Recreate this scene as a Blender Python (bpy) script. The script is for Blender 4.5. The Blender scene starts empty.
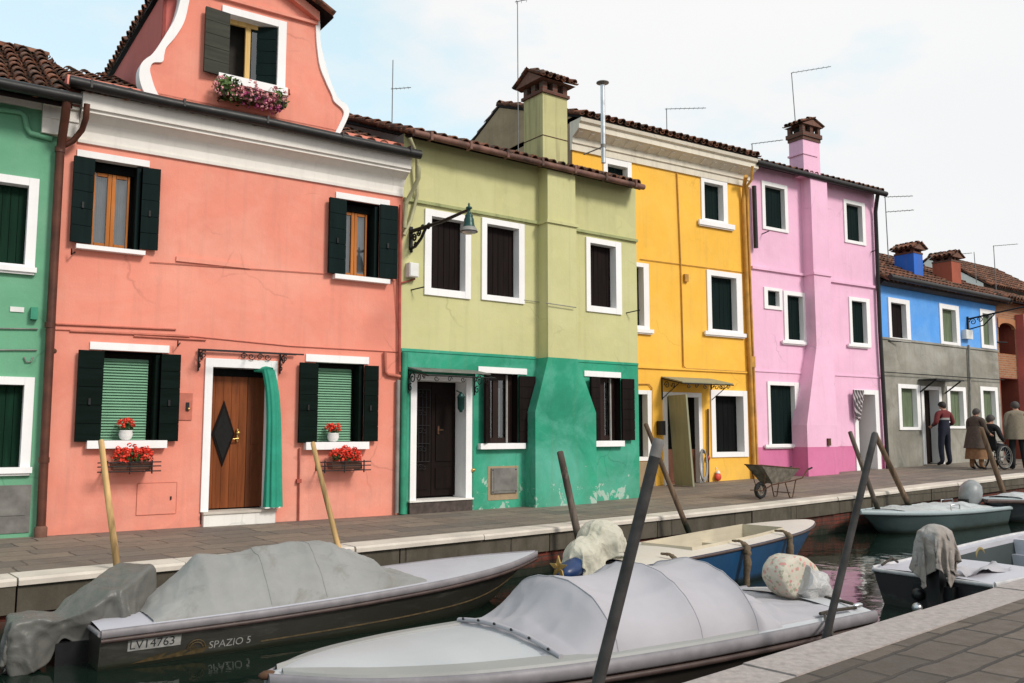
import bpy, bmesh, math, random
import numpy as np
from mathutils import Vector, Matrix, noise as mnoise
random.seed(7)
SC = bpy.context.scene
COL = SC.collection
R = math.radians
PI = math.pi
WZ = -0.53          # water level

# ------------------------------------------------------------------ camera
FPX, CX, CY, CH = 880.0, 512.0, 341.5, 1.15
PITCH = math.atan(90 / 880)
cam_d = bpy.data.cameras.new('camera')
cam = bpy.data.objects.new('camera', cam_d)
COL.objects.link(cam)
cam.location = (0, 0, CH)
cam.rotation_euler = (PI / 2 + PITCH, 0, 0)
cam_d.sensor_width = 36
cam_d.lens = FPX * 36 / 1024
cam_d.clip_start = 0.05
cam_d.clip_end = 2000
SC.camera = cam

def ray(x, y):
    a = (x - CX) / FPX
    b = -(y - CY) / FPX
    return np.array([a, math.cos(PITCH) - b * math.sin(PITCH), math.sin(PITCH) + b * math.cos(PITCH)])
def atz(x, y, z):
    r = ray(x, y)
    return np.array([0, 0, CH]) + r * (z - CH) / r[2]
def atY(x, y, Y):
    r = ray(x, y)
    return np.array([0, 0, CH]) + r * Y / r[1]

# ------------------------------------------------------------------ materials
class NT:
    def __init__(s, name):
        s.m = bpy.data.materials.new(name)
        s.m.use_nodes = True
        s.t = s.m.node_tree
        s.t.nodes.clear()
        s.out = s.n('ShaderNodeOutputMaterial')
        s.b = s.n('ShaderNodeBsdfPrincipled')
        s.l(s.b.outputs[0], s.out.inputs[0])
        s.tc = s.n('ShaderNodeTexCoord')
        s.obj = s.tc.outputs['Object']
    def n(s, k):
        return s.t.nodes.new(k)
    def l(s, a, b):
        s.t.links.new(a, b)
    def mapping(s, scale=(1, 1, 1), rot=(0, 0, 0), src=None):
        q = s.n('ShaderNodeMapping')
        q.inputs['Scale'].default_value = scale
        q.inputs['Rotation'].default_value = rot
        s.l(src or s.obj, q.inputs[0])
        return q.outputs[0]
    def noise(s, scale, detail=4, rough=.55, vec=None, dist=0):
        q = s.n('ShaderNodeTexNoise')
        q.inputs['Scale'].default_value = scale
        q.inputs['Detail'].default_value = detail
        q.inputs['Roughness'].default_value = rough
        q.inputs['Distortion'].default_value = dist
        s.l(vec or s.obj, q.inputs['Vector'])
        return q.outputs['Fac']
    def ramp(s, fac, stops):
        q = s.n('ShaderNodeValToRGB')
        while len(q.color_ramp.elements) < len(stops):
            q.color_ramp.elements.new(.5)
        for e, (p, c) in zip(q.color_ramp.elements, stops):
            e.position = p
            e.color = (c, c, c, 1) if isinstance(c, (int, float)) else (*c, 1)
        s.l(fac, q.inputs[0])
        return q.outputs[0]
    def mix(s, fac, a, b, mode='MIX'):
        q = s.n('ShaderNodeMix')
        q.data_type = 'RGBA'
        q.blend_type = mode
        for v, k in ((fac, 0), (a, 6), (b, 7)):
            if isinstance(v, (int, float)):
                q.inputs[k].default_value = v if k == 0 else (v, v, v, 1)
            elif isinstance(v, tuple):
                q.inputs[k].default_value = (*v, 1)
            else:
                s.l(v, q.inputs[k])
        return q.outputs[2]
    def math(s, op, a, b=0.0, clamp=False):
        q = s.n('ShaderNodeMath')
        q.operation = op
        q.use_clamp = clamp
        for v, k in ((a, 0), (b, 1)):
            if isinstance(v, (int, float)):
                q.inputs[k].default_value = v
            else:
                s.l(v, q.inputs[k])
        return q.outputs[0]
    def sep(s, vec=None):
        q = s.n('ShaderNodeSeparateXYZ')
        s.l(vec or s.obj, q.inputs[0])
        return q.outputs
    def bump(s, h, strength=.3, dist=.01, prev=None):
        q = s.n('ShaderNodeBump')
        q.inputs['Strength'].default_value = strength
        q.inputs['Distance'].default_value = dist
        s.l(h, q.inputs['Height'])
        if prev:
            s.l(prev, q.inputs['Normal'])
        s.l(q.outputs[0], s.b.inputs['Normal'])
        return q.outputs[0]
    def col(s, c):
        if isinstance(c, tuple):
            s.b.inputs['Base Color'].default_value = (*c, 1)
        else:
            s.l(c, s.b.inputs['Base Color'])
    def set(s, **k):
        for a, v in k.items():
            s.b.inputs[a.replace('_', ' ')].default_value = v

def sc(c, f):
    return tuple(min(1, x * f) for x in c)

MATS = {}
def simple(name, c, rough=.6, metal=0.0, var=.25, scale=6.0, bump=.15, spec=.4, bscale=30, bdist=.004):
    t = NT(name)
    f = t.noise(scale, 5)
    t.col(t.mix(t.ramp(f, [(.3, 0), (.7, 1)]), sc(c, 1 - var), sc(c, 1 + var * .6)))
    t.set(Roughness=rough, Metallic=metal, Specular_IOR_Level=spec)
    rr = t.noise(scale * 3, 3)
    t.l(t.math('ADD', t.math('MULTIPLY', rr, .25), rough - .12, True), t.b.inputs['Roughness'])
    if bump:
        t.bump(t.noise(bscale, 4), bump, bdist)
    MATS[name] = t.m
    return t.m

def plaster(name, c, var=.10, streak=.10, grime=(.25, .22, .18), damp=.35, damp_z=.7, peel=None, fade=None, bumpy=.25, ff=.6, cracks=.34):
    """painted render: soft cloudy fading, rain streaks, patchy damp at the foot, optional peeling to the plaster below"""
    t = NT(name)
    z = t.sep()[2]
    big = t.noise(.9, 6, .6, dist=.4)
    col = t.mix(t.ramp(big, [(.32, 0), (.68, 1)]), sc(c, 1 - var), sc(c, 1 + var))
    if fade:
        pf = t.noise(.55, 5, .65, t.mapping((1, 1, 1.5)), .8)
        col = t.mix(t.math('MULTIPLY', t.ramp(pf, [(.45, 0), (.7, 1)]), ff), col, fade)
        pf2 = t.noise(1.9, 6, .7, t.mapping((1, 1, .8)), .5)
        col = t.mix(t.math('MULTIPLY', t.ramp(pf2, [(.5, 0), (.68, 1)]), ff * .55), col, fade)
    mid = t.noise(5, 6, .65)
    col = t.mix(t.math('MULTIPLY', t.ramp(mid, [(.5, 0), (.8, 1)]), .22), col, sc(c, .78))
    st = t.noise(2.2, 5, .6, t.mapping((3.5, 3.5, .22)))
    col = t.mix(t.math('MULTIPLY', t.ramp(st, [(.52, 0), (.8, 1)]), streak * 2.2), col, tuple(a * .5 + b * .5 for a, b in zip(sc(c, .7), grime)))
    dz = t.math('SUBTRACT', 1.0, t.math('DIVIDE', z, damp_z), True)
    dn = t.noise(2.6, 6, .6)
    dm = t.math('MULTIPLY', dz, t.ramp(dn, [(.38, 0), (.62, 1)]))
    col = t.mix(t.math('MULTIPLY', dm, damp), col, tuple(a * .6 + b * .4 for a, b in zip(sc(c, .62), grime)))
    if peel:
        zt, amt, pc = peel
        pz = t.math('SUBTRACT', 1.0, t.math('DIVIDE', z, zt), True)
        pn = t.noise(3.1, 8, .68, dist=.5)
        pm = t.ramp(t.math('ADD', pn, t.math('MULTIPLY', pz, .17)), [(amt, 0), (amt + .02, 1)])
        col = t.mix(pm, col, pc)
        pn2 = t.noise(7.1, 8, .7)
        pm2 = t.ramp(t.math('ADD', pn2, t.math('MULTIPLY', pz, .12)), [(amt + .03, 0), (amt + .05, 1)])
        col = t.mix(pm2, col, sc(pc, .55))
    if cracks:
        cw = t.n('ShaderNodeVectorMath'); cw.operation = 'MULTIPLY_ADD'; cw.inputs[1].default_value = (.35, .35, .35)
        cn = t.n('ShaderNodeTexNoise'); cn.inputs['Scale'].default_value = 2.2; cn.inputs['Detail'].default_value = 5; t.l(t.obj, cn.inputs['Vector'])
        t.l(cn.outputs['Color'], cw.inputs[0]); t.l(t.obj, cw.inputs[2])
        cv = t.n('ShaderNodeTexVoronoi'); cv.feature = 'DISTANCE_TO_EDGE'; cv.inputs['Scale'].default_value = .75; t.l(cw.outputs[0], cv.inputs['Vector'])
        cm = t.math('MULTIPLY', t.ramp(cv.outputs['Distance'], [(.003, 1), (.009, 0)]), t.ramp(t.noise(.8, 4, .6, t.mapping((1, 1, 1), (0, 0, 0))), [(.52, 0), (.62, 1)]))
        col = t.mix(t.math('MULTIPLY', cm, cracks), col, sc(c, .45))
        pt = t.noise(1.3, 3, .4, t.mapping((1, 1, 1.4)), .2)
        col = t.mix(t.math('MULTIPLY', t.ramp(pt, [(.66, 0), (.672, 1)]), .16), col, sc(c, 1.25))
    sp = t.noise(60, 3, .6)
    col = t.mix(t.math('MULTIPLY', t.ramp(sp, [(.55, 0), (.75, 1)]), .10), col, sc(c, .6))
    t.col(col)
    t.set(Roughness=.88, Specular_IOR_Level=.25)
    h = t.math('ADD', t.math('MULTIPLY', t.noise(3.5, 5, .6), 1.0), t.math('MULTIPLY', t.noise(45, 4, .6), .22))
    t.bump(h, bumpy, .03)
    MATS[name] = t.m
    return t.m

plaster('plaster_salmon', (.76, .262, .188), .07, .14, damp=.3, damp_z=.9, fade=(.80, .37, .28))
plaster('plaster_green', (.135, .35, .21), .12, .12, fade=(.21, .42, .28))
plaster('plaster_lime', (.53, .51, .25), .07, .14, fade=(.58, .55, .31))
plaster('plaster_teal', (.028, .285, .168), .26, .14, damp=.3, peel=(1.1, .715, (.36, .48, .40)), fade=(.13, .43, .33), ff=.8)
plaster('plaster_yellow', (.86, .47, .065), .07, .12, fade=(.86, .52, .11))
plaster('plaster_pink', (.80, .46, .61), .06, .10, damp=.12, fade=(.84, .52, .67))
plaster('plaster_pink_plinth', (.60, .17, .32), .10, .06, damp=.2, fade=(.66, .22, .38))
plaster('plaster_blue', (.10, .33, .78), .10, .08, fade=(.20, .43, .80))
plaster('plaster_cement', (.225, .212, .175), .28, .25, damp=.4, fade=(.40, .385, .34), bumpy=.5, ff=.8)
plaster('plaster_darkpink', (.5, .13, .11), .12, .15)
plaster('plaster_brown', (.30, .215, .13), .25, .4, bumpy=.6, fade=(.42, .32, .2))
plaster('plaster_lime_worn', (.47, .44, .22), .14, .6, grime=(.16, .11, .06))
plaster('moulding_worn', (.34, .36, .17), .2, .5, grime=(.08, .10, .05))
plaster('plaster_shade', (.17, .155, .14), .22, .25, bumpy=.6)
plaster('plaster_redbrown', (.22, .055, .035), .2, .2)
plaster('plaster_orange', (.42, .19, .09), .2, .2)
plaster('stone_white', (.74, .71, .66), .07, .18, damp=0, bumpy=.12)
plaster('cornice_cream', (.70, .64, .53), .08, .25, damp=0, bumpy=.2)
plaster('cornice_white', (.80, .76, .70), .05, .12, damp=0, bumpy=.12)
plaster('paint_white', (.84, .82, .81), .04, .08, damp=0, bumpy=.08, cracks=0)
plaster('chim_blue', (.03, .13, .5), .15, .2)
plaster('chim_red', (.32, .085, .05), .2, .2)

def woodm(name, c, axis='z', rough=.55, var=.35, scale=14, spec=.16, tide=False):
    t = NT(name)
    s = {'z': (1, 1, .08), 'x': (.08, 1, 1), 'y': (1, .08, 1)}[axis]
    g = t.noise(scale, 6, .6, t.mapping(s), .6)
    col = t.mix(t.ramp(g, [(.3, 0), (.7, 1)]), sc(c, 1 - var), sc(c, 1 + var))
    w = t.noise(2.5, 4)
    col = t.mix(t.math('MULTIPLY', t.ramp(w, [(.45, 0), (.75, 1)]), .3), col, sc(c, .6))
    if tide:
        zz = t.math('ADD', t.sep()[2], t.math('MULTIPLY', t.noise(6, 5), .25))
        col = t.mix(t.ramp(zz, [(.0, 1), (.16, 0)]), col, (.014, .016, .009))
        sp = t.noise(9, 6, .7, t.mapping((1, 1, .3)))
        col = t.mix(t.math('MULTIPLY', t.ramp(sp, [(.56, 0), (.66, 1)]), .7), col, sc(c, 2.1))
    t.col(col)
    t.set(Roughness=rough, Specular_IOR_Level=spec)
    t.bump(g, .15, .004)
    MATS[name] = t.m
    return t.m
woodm('shutter_green', (.004, .009, .007), 'x', .65, .3, spec=.05)
woodm('shutter_green_light', (.005, .024, .013), 'z', .6, .3, spec=.06)
woodm('shutter_grey', (.042, .042, .032), 'x', .7, .35)
woodm('shutter_brown', (.012, .0075, .007), 'z', .6, .35, spec=.06)
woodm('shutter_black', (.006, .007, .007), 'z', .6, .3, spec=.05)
woodm('shutter_teal', (.005, .013, .012), 'z', .6, .3, spec=.06)
woodm('shutter_sage', (.13, .165, .10), 'z', .6, .25)
woodm('wood_door', (.20, .056, .016), 'z', .42, .35)
woodm('wood_door_dark', (.12, .036, .013), 'z', .42, .3)
woodm('wood_frame', (.46, .15, .028), 'z', .45, .25)
woodm('wood_frame_pale', (.62, .40, .14), 'z', .5, .2)
woodm('wood_frame_dark', (.026, .014, .011), 'z', .5, .3)
woodm('door_dark', (.010, .006, .005), 'z', .55, .3, spec=.08)
woodm('door_sage', (.27, .27, .18), 'z', .65, .12)
woodm('door_red', (.11, .022, .018), 'z', .55, .3)
woodm('door_brown', (.13, .052, .03), 'z', .6, .3)
woodm('pole_pale', (.47, .30, .13), 'z', .7, .75, 7)
woodm('pole_dark', (.105, .082, .066), 'z', .8, .6, 8, tide=True)
woodm('pole_brown', (.13, .085, .055), 'z', .8, .6, 8, tide=True)
simple('dark', (.006, .006, .006), .9, var=.1, bump=0)
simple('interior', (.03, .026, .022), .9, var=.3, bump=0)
simple('iron', (.012, .012, .013), .5, .3, .3, 20)
simple('gutter_black', (.018, .017, .016), .45, .2, .4, 6)
simple('gutter_red', (.17, .08, .058), .65, .1, .75, 4)
simple('pipe_brown', (.105, .035, .02), .5, .2, .4, 5)
simple('pipe_pink', (.50, .15, .10), .7, 0, .2, 8)
simple('pipe_lime', (.40, .38, .22), .6, 0, .25, 6)
simple('pipe_teal', (.03, .26, .15), .55, 0, .25, 6)
simple('pipe_yellow', (.52, .26, .045), .6, 0, .3, 5)
simple('pipe_grey', (.24, .23, .21), .55, .2, .3, 5)
simple('pipe_redoxide', (.36, .075, .05), .6, 0, .3, 8)
simple('steel', (.55, .56, .57), .32, .85, .2, 8, .05)
simple('antenna_metal', (.16, .16, .16), .5, .5, .2, 8, 0)
simple('brass', (.65, .42, .14), .3, .9, .2, 8, 0)
simple('lamp_green', (.012, .06, .05), .35, .2, .2, 8, .05)
simple('lamp_glass', (.55, .5, .47), .15, 0, .2, 8, 0)
simple('plastic_white', (.72, .71, .68), .5, 0, .1, 8, .03)
simple('plastic_grey', (.33, .32, .30), .6, 0, .2, 10, .1)
simple('metal_grey', (.19, .18, .165), .6, .2, .35, 6, .2)
simple('blind_green', (.22, .43, .28), .6, 0, .08, 6, 0)
simple('marble_dark', (.07, .05, .042), .6, 0, .5, 14, .2)
simple('terracotta', (.16, .075, .05), .8, 0, .25, 14, .2)
simple('leaf', (.035, .085, .02), .6, 0, .5, 25, .1)
simple('leaf_light', (.09, .16, .035), .6, 0, .4, 25, .1)
simple('petal_red', (.85, .06, .03), .6, 0, .35, 30, .1)
simple('petal_magenta', (.52, .09, .24), .6, 0, .4, 30, .1)
simple('petal_pink', (.80, .36, .38), .6, 0, .3, 30, .1)
simple('rubber', (.014, .014, .014), .8, 0, .3, 20, .2)
simple('rust', (.10, .05, .028), .85, .2, .5, 12, .3)
simple('barrow_metal', (.19, .165, .13), .6, .3, .5, 9, .3)
simple('rope', (.15, .105, .065), .95, 0, .4, 40, .5)
simple('rope_dark', (.055, .045, .035), .95, 0, .4, 40, .5)
simple('skin', (.42, .22, .15), .6, 0, .1, 12, .05)
simple('hair_dark', (.018, .013, .01), .7, 0, .3, 60, .3)
simple('hair_grey', (.06, .05, .045), .7, 0, .3, 60, .3)
simple('cloth_navy', (.012, .014, .028), .9, 0, .2, 20, .2)
simple('cloth_red', (.14, .018, .02), .85, 0, .2, 20, .2)
simple('cloth_black', (.012, .012, .013), .9, 0, .2, 20, .2)
simple('cloth_brown', (.075, .055, .042), .9, 0, .25, 20, .3)
simple('cloth_ochre', (.20, .105, .05), .9, 0, .25, 20, .3)
simple('cloth_beige', (.235, .195, .14), .9, 0, .15, 20, .3)
simple('curtain_teal', (.02, .28, .18), .75, 0, .15, 8, .2)
simple('curtain_white', (.62, .62, .63), .85, 0, .12, 10, .2)
simple('cardboard', (.52, .32, .2), .85, 0, .15, 8, .1)
simple('buoy_red', (.6, .06, .03), .5, 0, .2, 8, .05)

def tile_mat():
    t = NT('roof_tile')
    g = t.n('ShaderNodeNewGeometry').outputs['Random Per Island']
    c = t.ramp(g, [(0, (.10, .042, .026)), (.3, (.19, .075, .043)), (.55, (.26, .105, .06)), (.8, (.15, .085, .062)), (1, (.33, .15, .09))])
    l = t.noise(7, 6, .65)
    c = t.mix(t.ramp(l, [(.44, 0), (.62, 1)]), c, (.035, .03, .024))
    l2 = t.noise(16, 5, .6)
    c = t.mix(t.math('MULTIPLY', t.ramp(l2, [(.6, 0), (.68, 1)]), .5), c, (.2, .19, .12))
    t.col(c)
    t.set(Roughness=.9, Specular_IOR_Level=.2)
    t.bump(t.noise(30, 4), .4, .008)
    MATS['roof_tile'] = t.m
tile_mat()

def brick_mat(name, c1, c2, mortar, sx=.24, sz=.065, rot=0, dirty=None, swap=True, msize=.012, zone=None, rough=.9, bstr=.5):
    t = NT(name)
    m = t.mapping((1, 1, 1), (PI / 2 if swap else 0, 0, rot))
    if swap:   # wall: use x and z
        q = t.sep()
        cb = t.n('ShaderNodeCombineXYZ')
        t.l(q[0], cb.inputs[0]); t.l(q[2], cb.inputs[1])
        m = cb.outputs[0]
    b = t.n('ShaderNodeTexBrick')
    b.inputs['Scale'].default_value = 1
    b.inputs['Brick Width'].default_value = sx
    b.inputs['Row Height'].default_value = sz
    b.inputs['Mortar Size'].default_value = msize
    b.inputs['Mortar Smooth'].default_value = .3
    b.inputs['Bias'].default_value = 0
    b.inputs['Color1'].default_value = (*c1, 1)
    b.inputs['Color2'].default_value = (*c2, 1)
    b.inputs['Mortar'].default_value = (*mortar, 1)
    wob = t.noise(6, 3)
    wv = t.n('ShaderNodeVectorMath'); wv.operation = 'MULTIPLY_ADD'
    cw = t.n('ShaderNodeCombineXYZ')
    t.l(wob, cw.inputs[0]); t.l(t.noise(5.3, 3, vec=t.mapping((1, 1, 1), (1, .4, .2))), cw.inputs[1])
    wv.inputs[1].default_value = (.02, .02, 0)
    t.l(cw.outputs[0], wv.inputs[0]); t.l(m, wv.inputs[2])
    t.l(wv.outputs[0], b.inputs['Vector'])
    col = b.outputs['Color']
    n1 = t.noise(1.7, 6, .6)
    col = t.mix(t.math('MULTIPLY', t.ramp(n1, [(.35, 0), (.7, 1)]), .5), col, sc(c1, .62))
    n2 = t.noise(22, 5, .6)
    col = t.mix(t.math('MULTIPLY', t.ramp(n2, [(.45, 0), (.75, 1)]), .35), col, sc(c2, 1.35))
    if zone:
        col = zone(t, col)
    t.col(col)
    t.set(Roughness=rough, Specular_IOR_Level=.3)
    h = t.math('ADD', t.math('MULTIPLY', b.outputs['Fac'], -1.0), t.math('MULTIPLY', n2, .5))
    t.bump(h, bstr, .012)
    MATS[name] = t.m
    return t.m

brick_mat('brick_orange', (.40, .17, .07), (.28, .10, .045), (.3, .24, .18))
brick_mat('brick_red', (.16, .062, .042), (.11, .048, .036), (.12, .1, .08))

def quay_zone(t, col):
    z = t.sep()[2]
    f = t.noise(2.2, 6, .6)
    algae = t.ramp(t.math('ADD', t.math('MULTIPLY', z, -1.0), t.math('MULTIPLY', f, .34)), [(.53, 0), (.64, 1)])
    col = t.mix(algae, col, (.012, .017, .009))
    st = t.noise(3.5, 5, .6, t.mapping((4, 4, .3)))
    return t.mix(t.math('MULTIPLY', t.ramp(st, [(.45, 0), (.62, 1)]), .6), col, (.03, .027, .02))
brick_mat('quay_brick', (.20, .045, .028), (.12, .034, .024), (.07, .05, .04), zone=quay_zone)
def stone_zone(t, col):
    st = t.noise(2.0, 7, .65, t.mapping((2, 2, .8)))
    col = t.mix(t.math('MULTIPLY', t.ramp(st, [(.42, 0), (.66, 1)]), .8), col, (.05, .044, .03))
    bl = t.noise(4.5, 7, .7)
    col = t.mix(t.math('MULTIPLY', t.ramp(bl, [(.5, 0), (.62, 1)]), .7), col, (.075, .062, .045))
    return col
brick_mat('quay_stone', (.125, .105, .08), (.095, .08, .06), (.02, .018, .014), 1.1, 3.0, msize=.01, zone=stone_zone)

def paving(name, c1, c2, mortar, w, h, rot, warm=None, ms=.009, bs=.6):
    t = NT(name)
    m = t.mapping((1, 1, 1), (0, 0, rot))
    wn = t.n('ShaderNodeTexNoise'); wn.inputs['Scale'].default_value = 2.1; wn.inputs['Detail'].default_value = 3
    t.l(m, wn.inputs['Vector'])
    wv = t.n('ShaderNodeVectorMath'); wv.operation = 'MULTIPLY_ADD'; wv.inputs[1].default_value = (.11, .09, 0)
    t.l(wn.outputs['Color'], wv.inputs[0]); t.l(m, wv.inputs[2])
    b = t.n('ShaderNodeTexBrick')
    b.offset = .43; b.squash = 1.25; b.squash_frequency = 3
    for k, v in (('Scale', 1), ('Brick Width', w), ('Row Height', h), ('Mortar Size', ms), ('Mortar Smooth', .4), ('Bias', 0)):
        b.inputs[k].default_value = v
    b.inputs['Color1'].default_value = (*c1, 1); b.inputs['Color2'].default_value = (*c2, 1); b.inputs['Mortar'].default_value = (*mortar, 1)
    t.l(wv.outputs[0], b.inputs['Vector'])
    col = b.outputs['Color']
    n1 = t.noise(.8, 6, .6)
    col = t.mix(t.math('MULTIPLY', t.ramp(n1, [(.4, 0), (.7, 1)]), .55), col, warm or sc(c1, .7))
    n2 = t.noise(9, 6, .65)
    col = t.mix(t.math('MULTIPLY', t.ramp(n2, [(.42, 0), (.7, 1)]), .4), col, sc(c2, .6))
    n3 = t.noise(40, 4, .6)
    col = t.mix(t.math('MULTIPLY', t.ramp(n3, [(.55, 0), (.75, 1)]), .3), col, sc(c1, 1.6))
    t.col(col)
    t.set(Specular_IOR_Level=.35)
    t.l(t.ramp(n2, [(.3, .55), (.7, .85)]), t.b.inputs['Roughness'])
    hh = t.math('ADD', t.math('MULTIPLY', b.outputs['Fac'], -1.0), t.math('MULTIPLY', n2, .6))
    t.bump(hh, bs, .012)
    MATS[name] = t.m
paving('paving_far', (.128, .115, .102), (.235, .192, .148), (.045, .04, .036), .62, .36, R(-41), (.19, .135, .10), .011)
paving('paving_near', (.062, .052, .043), (.140, .108, .082), (.022, .02, .017), .44, .21, R(-41), (.095, .072, .055), .014, 1.0)
simple('edge_stone', (.56, .50, .43), .8, 0, .22, 2.2, .35, bscale=18, bdist=.01)
simple('edge_stone_near', (.35, .30, .28), .8, 0, .22, 22, .6, bscale=22, bdist=.01)
simple('ground', (.12, .11, .10), .9, 0, .2, 1, 0)

def water_mat():
    t = NT('canal_water')
    f = t.noise(.5, 3)
    t.col(t.mix(f, (.004, .010, .007), (.008, .016, .011)))
    t.set(Roughness=.035, IOR=1.33, Specular_IOR_Level=.5)
    a = t.noise(1.6, 2, .5, t.mapping((1.0, 1.0, 1), (0, 0, R(40))), .4)
    b = t.noise(6, 3, .5, t.mapping((1, 1.6, 1), (0, 0, R(-25))), .3)
    h = t.math('ADD', a, t.math('MULTIPLY', b, .14))
    t.bump(h, .35, .035)
    MATS['canal_water'] = t.m
water_mat()

def glass_mat():
    t = NT('window_glass')
    tr = t.n('ShaderNodeBsdfTransparent'); tr.inputs[0].default_value = (.62, .66, .68, 1)
    gl = t.n('ShaderNodeBsdfGlossy'); gl.inputs['Roughness'].default_value = .03
    fr = t.n('ShaderNodeFresnel'); fr.inputs[0].default_value = 1.6
    mx = t.n('ShaderNodeMixShader')
    t.l(t.math('ADD', fr.outputs[0], .12, True), mx.inputs[0]); t.l(tr.outputs[0], mx.inputs[1]); t.l(gl.outputs[0], mx.inputs[2])
    t.l(mx.outputs[0], t.out.inputs[0])
    t.t.nodes.remove(t.b)
    MATS['window_glass'] = t.m
glass_mat()

def fabric(name, c, var=.15, fold=0.35, stain=None, rough=.8, sheen=.1, foldscale=3.0, crease=.05, facet=0):
    t = NT(name)
    n1 = t.noise(1.6, 6, .62)
    col = t.mix(t.ramp(n1, [(.32, 0), (.68, 1)]), sc(c, 1 - var), sc(c, 1 + var))
    if stain:
        s = t.noise(2.6, 7, .68, dist=.6)
        col = t.mix(t.math('MULTIPLY', t.ramp(s, [(.52, 0), (.68, 1)]), .7), col, stain)
    t.col(col)
    t.set(Roughness=rough, Specular_IOR_Level=.3, Sheen_Weight=sheen)
    a = t.noise(foldscale, 4, .5, t.mapping((1, 1, 1), (.3, .2, .5)), 1.2)
    w = t.noise(260, 2)
    h = t.math('ADD', a, t.math('MULTIPLY', w, .015))
    if facet:
        v = t.n('ShaderNodeTexVoronoi'); v.inputs['Scale'].default_value = facet
        wd = t.n('ShaderNodeVectorMath'); wd.operation = 'MULTIPLY_ADD'; wd.inputs[1].default_value = (.22, .22, .22)
        nz = t.n('ShaderNodeTexNoise'); nz.inputs['Scale'].default_value = 3; nz.inputs['Detail'].default_value = 3; t.l(t.obj, nz.inputs['Vector'])
        t.l(nz.outputs['Color'], wd.inputs[0]); t.l(t.mapping((1, 1, .6)), wd.inputs[2]); t.l(wd.outputs[0], v.inputs['Vector'])
        h = t.math('ADD', h, t.math('MULTIPLY', v.outputs['Distance'], 1.4))
    t.bump(h, fold, crease)
    MATS[name] = t.m
fabric('cover_grey', (.255, .252, .24), .14, .30, (.15, .14, .115), foldscale=2.6, facet=4)
fabric('cover_tarp', (.125, .122, .11), .2, .3, (.09, .088, .078), .40, .03, 5, .05, 6)
fabric('cover_lilac', (.37, .35, .37), .07, .12, None, .75, foldscale=1.6)
fabric('cover_cream', (.50, .47, .38), .12, .6, (.30, .29, .20), .8, .1, 6, .05, 7)
fabric('cover_plastic', (.42, .41, .40), .1, .6, (.45, .44, .42), .3, 0, 9, .05, 8)
fabric('cover_beige', (.29, .25, .22), .15, .6, (.42, .42, .42), .7, .1, 6)
fabric('cover_net', (.40, .42, .42), .15, .5, (.28, .30, .31), .8, .1, 7)

def floral():
    t = NT('cover_floral')
    base = t.mix(t.noise(2, 4), (.44, .40, .32), (.54, .50, .41))
    def spots(scale, th, rot):
        v = t.n('ShaderNodeTexVoronoi'); v.inputs['Scale'].default_value = scale
        t.l(t.mapping((1, 1, 1), rot), v.inputs['Vector'])
        return t.ramp(t.math('ADD', v.outputs['Distance'], t.math('MULTIPLY', t.noise(scale * 4, 3), .25)), [(th, 1), (th + .05, 0)])
    col = t.mix(t.math('MULTIPLY', spots(22, .40, (.2, .4, .1)), .8), base, (.26, .27, .19))
    col = t.mix(t.math('MULTIPLY', spots(17, .36, (1.2, .7, .3)), .85), col, (.50, .20, .18))
    col = t.mix(t.math('MULTIPLY', spots(26, .36, (.6, 1.7, .9)), .7), col, (.62, .35, .30))
    t.col(col)
    t.set(Roughness=.7)
    t.bump(t.noise(7, 4, .5, None, 1), .5, .04)
    MATS['cover_floral'] = t.m
floral()

def stripes():
    t = NT('striped_cloth')
    q = t.sep()
    w = t.math('SINE', t.math('MULTIPLY', t.math('ADD', q[0], t.math('MULTIPLY', q[2], .25)), 120))
    t.col(t.mix(t.ramp(w, [(.35, 0), (.6, 1)]), (.11, .095, .10), (.60, .53, .53)))
    t.set(Roughness=.9)
    MATS['striped_cloth'] = t.m
stripes()

def boatpaint(name, c, rough=.35, var=.15, scuff=(.12, .12, .1), waterline=True, spec=.5):
    t = NT(name)
    n1 = t.noise(1.5, 5, .6)
    col = t.mix(t.ramp(n1, [(.3, 0), (.7, 1)]), sc(c, 1 - var), sc(c, 1 + var))
    s = t.noise(3, 7, .7, t.mapping((.5, 1, 3)))
    col = t.mix(t.math('MULTIPLY', t.ramp(s, [(.56, 0), (.72, 1)]), .45), col, scuff)
    if waterline:
        z = t.sep()[2]
        k = t.ramp(t.math('ADD', z, t.math('MULTIPLY', t.noise(4, 5), .12)), [(.08, 1), (.15, 0)])
        col = t.mix(t.math('MULTIPLY', k, .8), col, (.02, .025, .014))
    t.col(col)
    t.set(Specular_IOR_Level=spec)
    t.l(t.math('ADD', t.math('MULTIPLY', t.noise(5, 5), .3), rough - .12, True), t.b.inputs['Roughness'])
    t.bump(t.noise(18, 4), .06, .004)
    MATS[name] = t.m
boatpaint('hull_olive', (.022, .020, .015), .38)
boatpaint('hull_brown', (.020, .015, .012), .4)
boatpaint('hull_blue', (.008, .052, .13), .4, .2, (.03, .10, .14))
boatpaint('hull_teal', (.055, .085, .085), .45, .2)
boatpaint('hull_dark', (.016, .014, .017), .4)
boatpaint('hull_navy', (.02, .028, .035), .4)
boatpaint('deck_white', (.47, .46, .50), .42, .05, (.42, .42, .41), False)
boatpaint('deck_warm', (.58, .53, .47), .45, .06, (.42, .38, .33), False)
boatpaint('deck_grey', (.45, .452, .46), .45, .05, (.42, .42, .41), False)
boatpaint('deck_band', (.29, .285, .27), .5, .06, (.3, .3, .29), False)
boatpaint('deck_teal', (.33, .39, .40), .45, .08, (.3, .33, .33), False)
boatpaint('inner_dark', (.035, .045, .047), .55, .2, (.08, .09, .09), False)
boatpaint('inner_cream', (.50, .44, .33), .6, .15, (.28, .22, .15), False)
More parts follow.
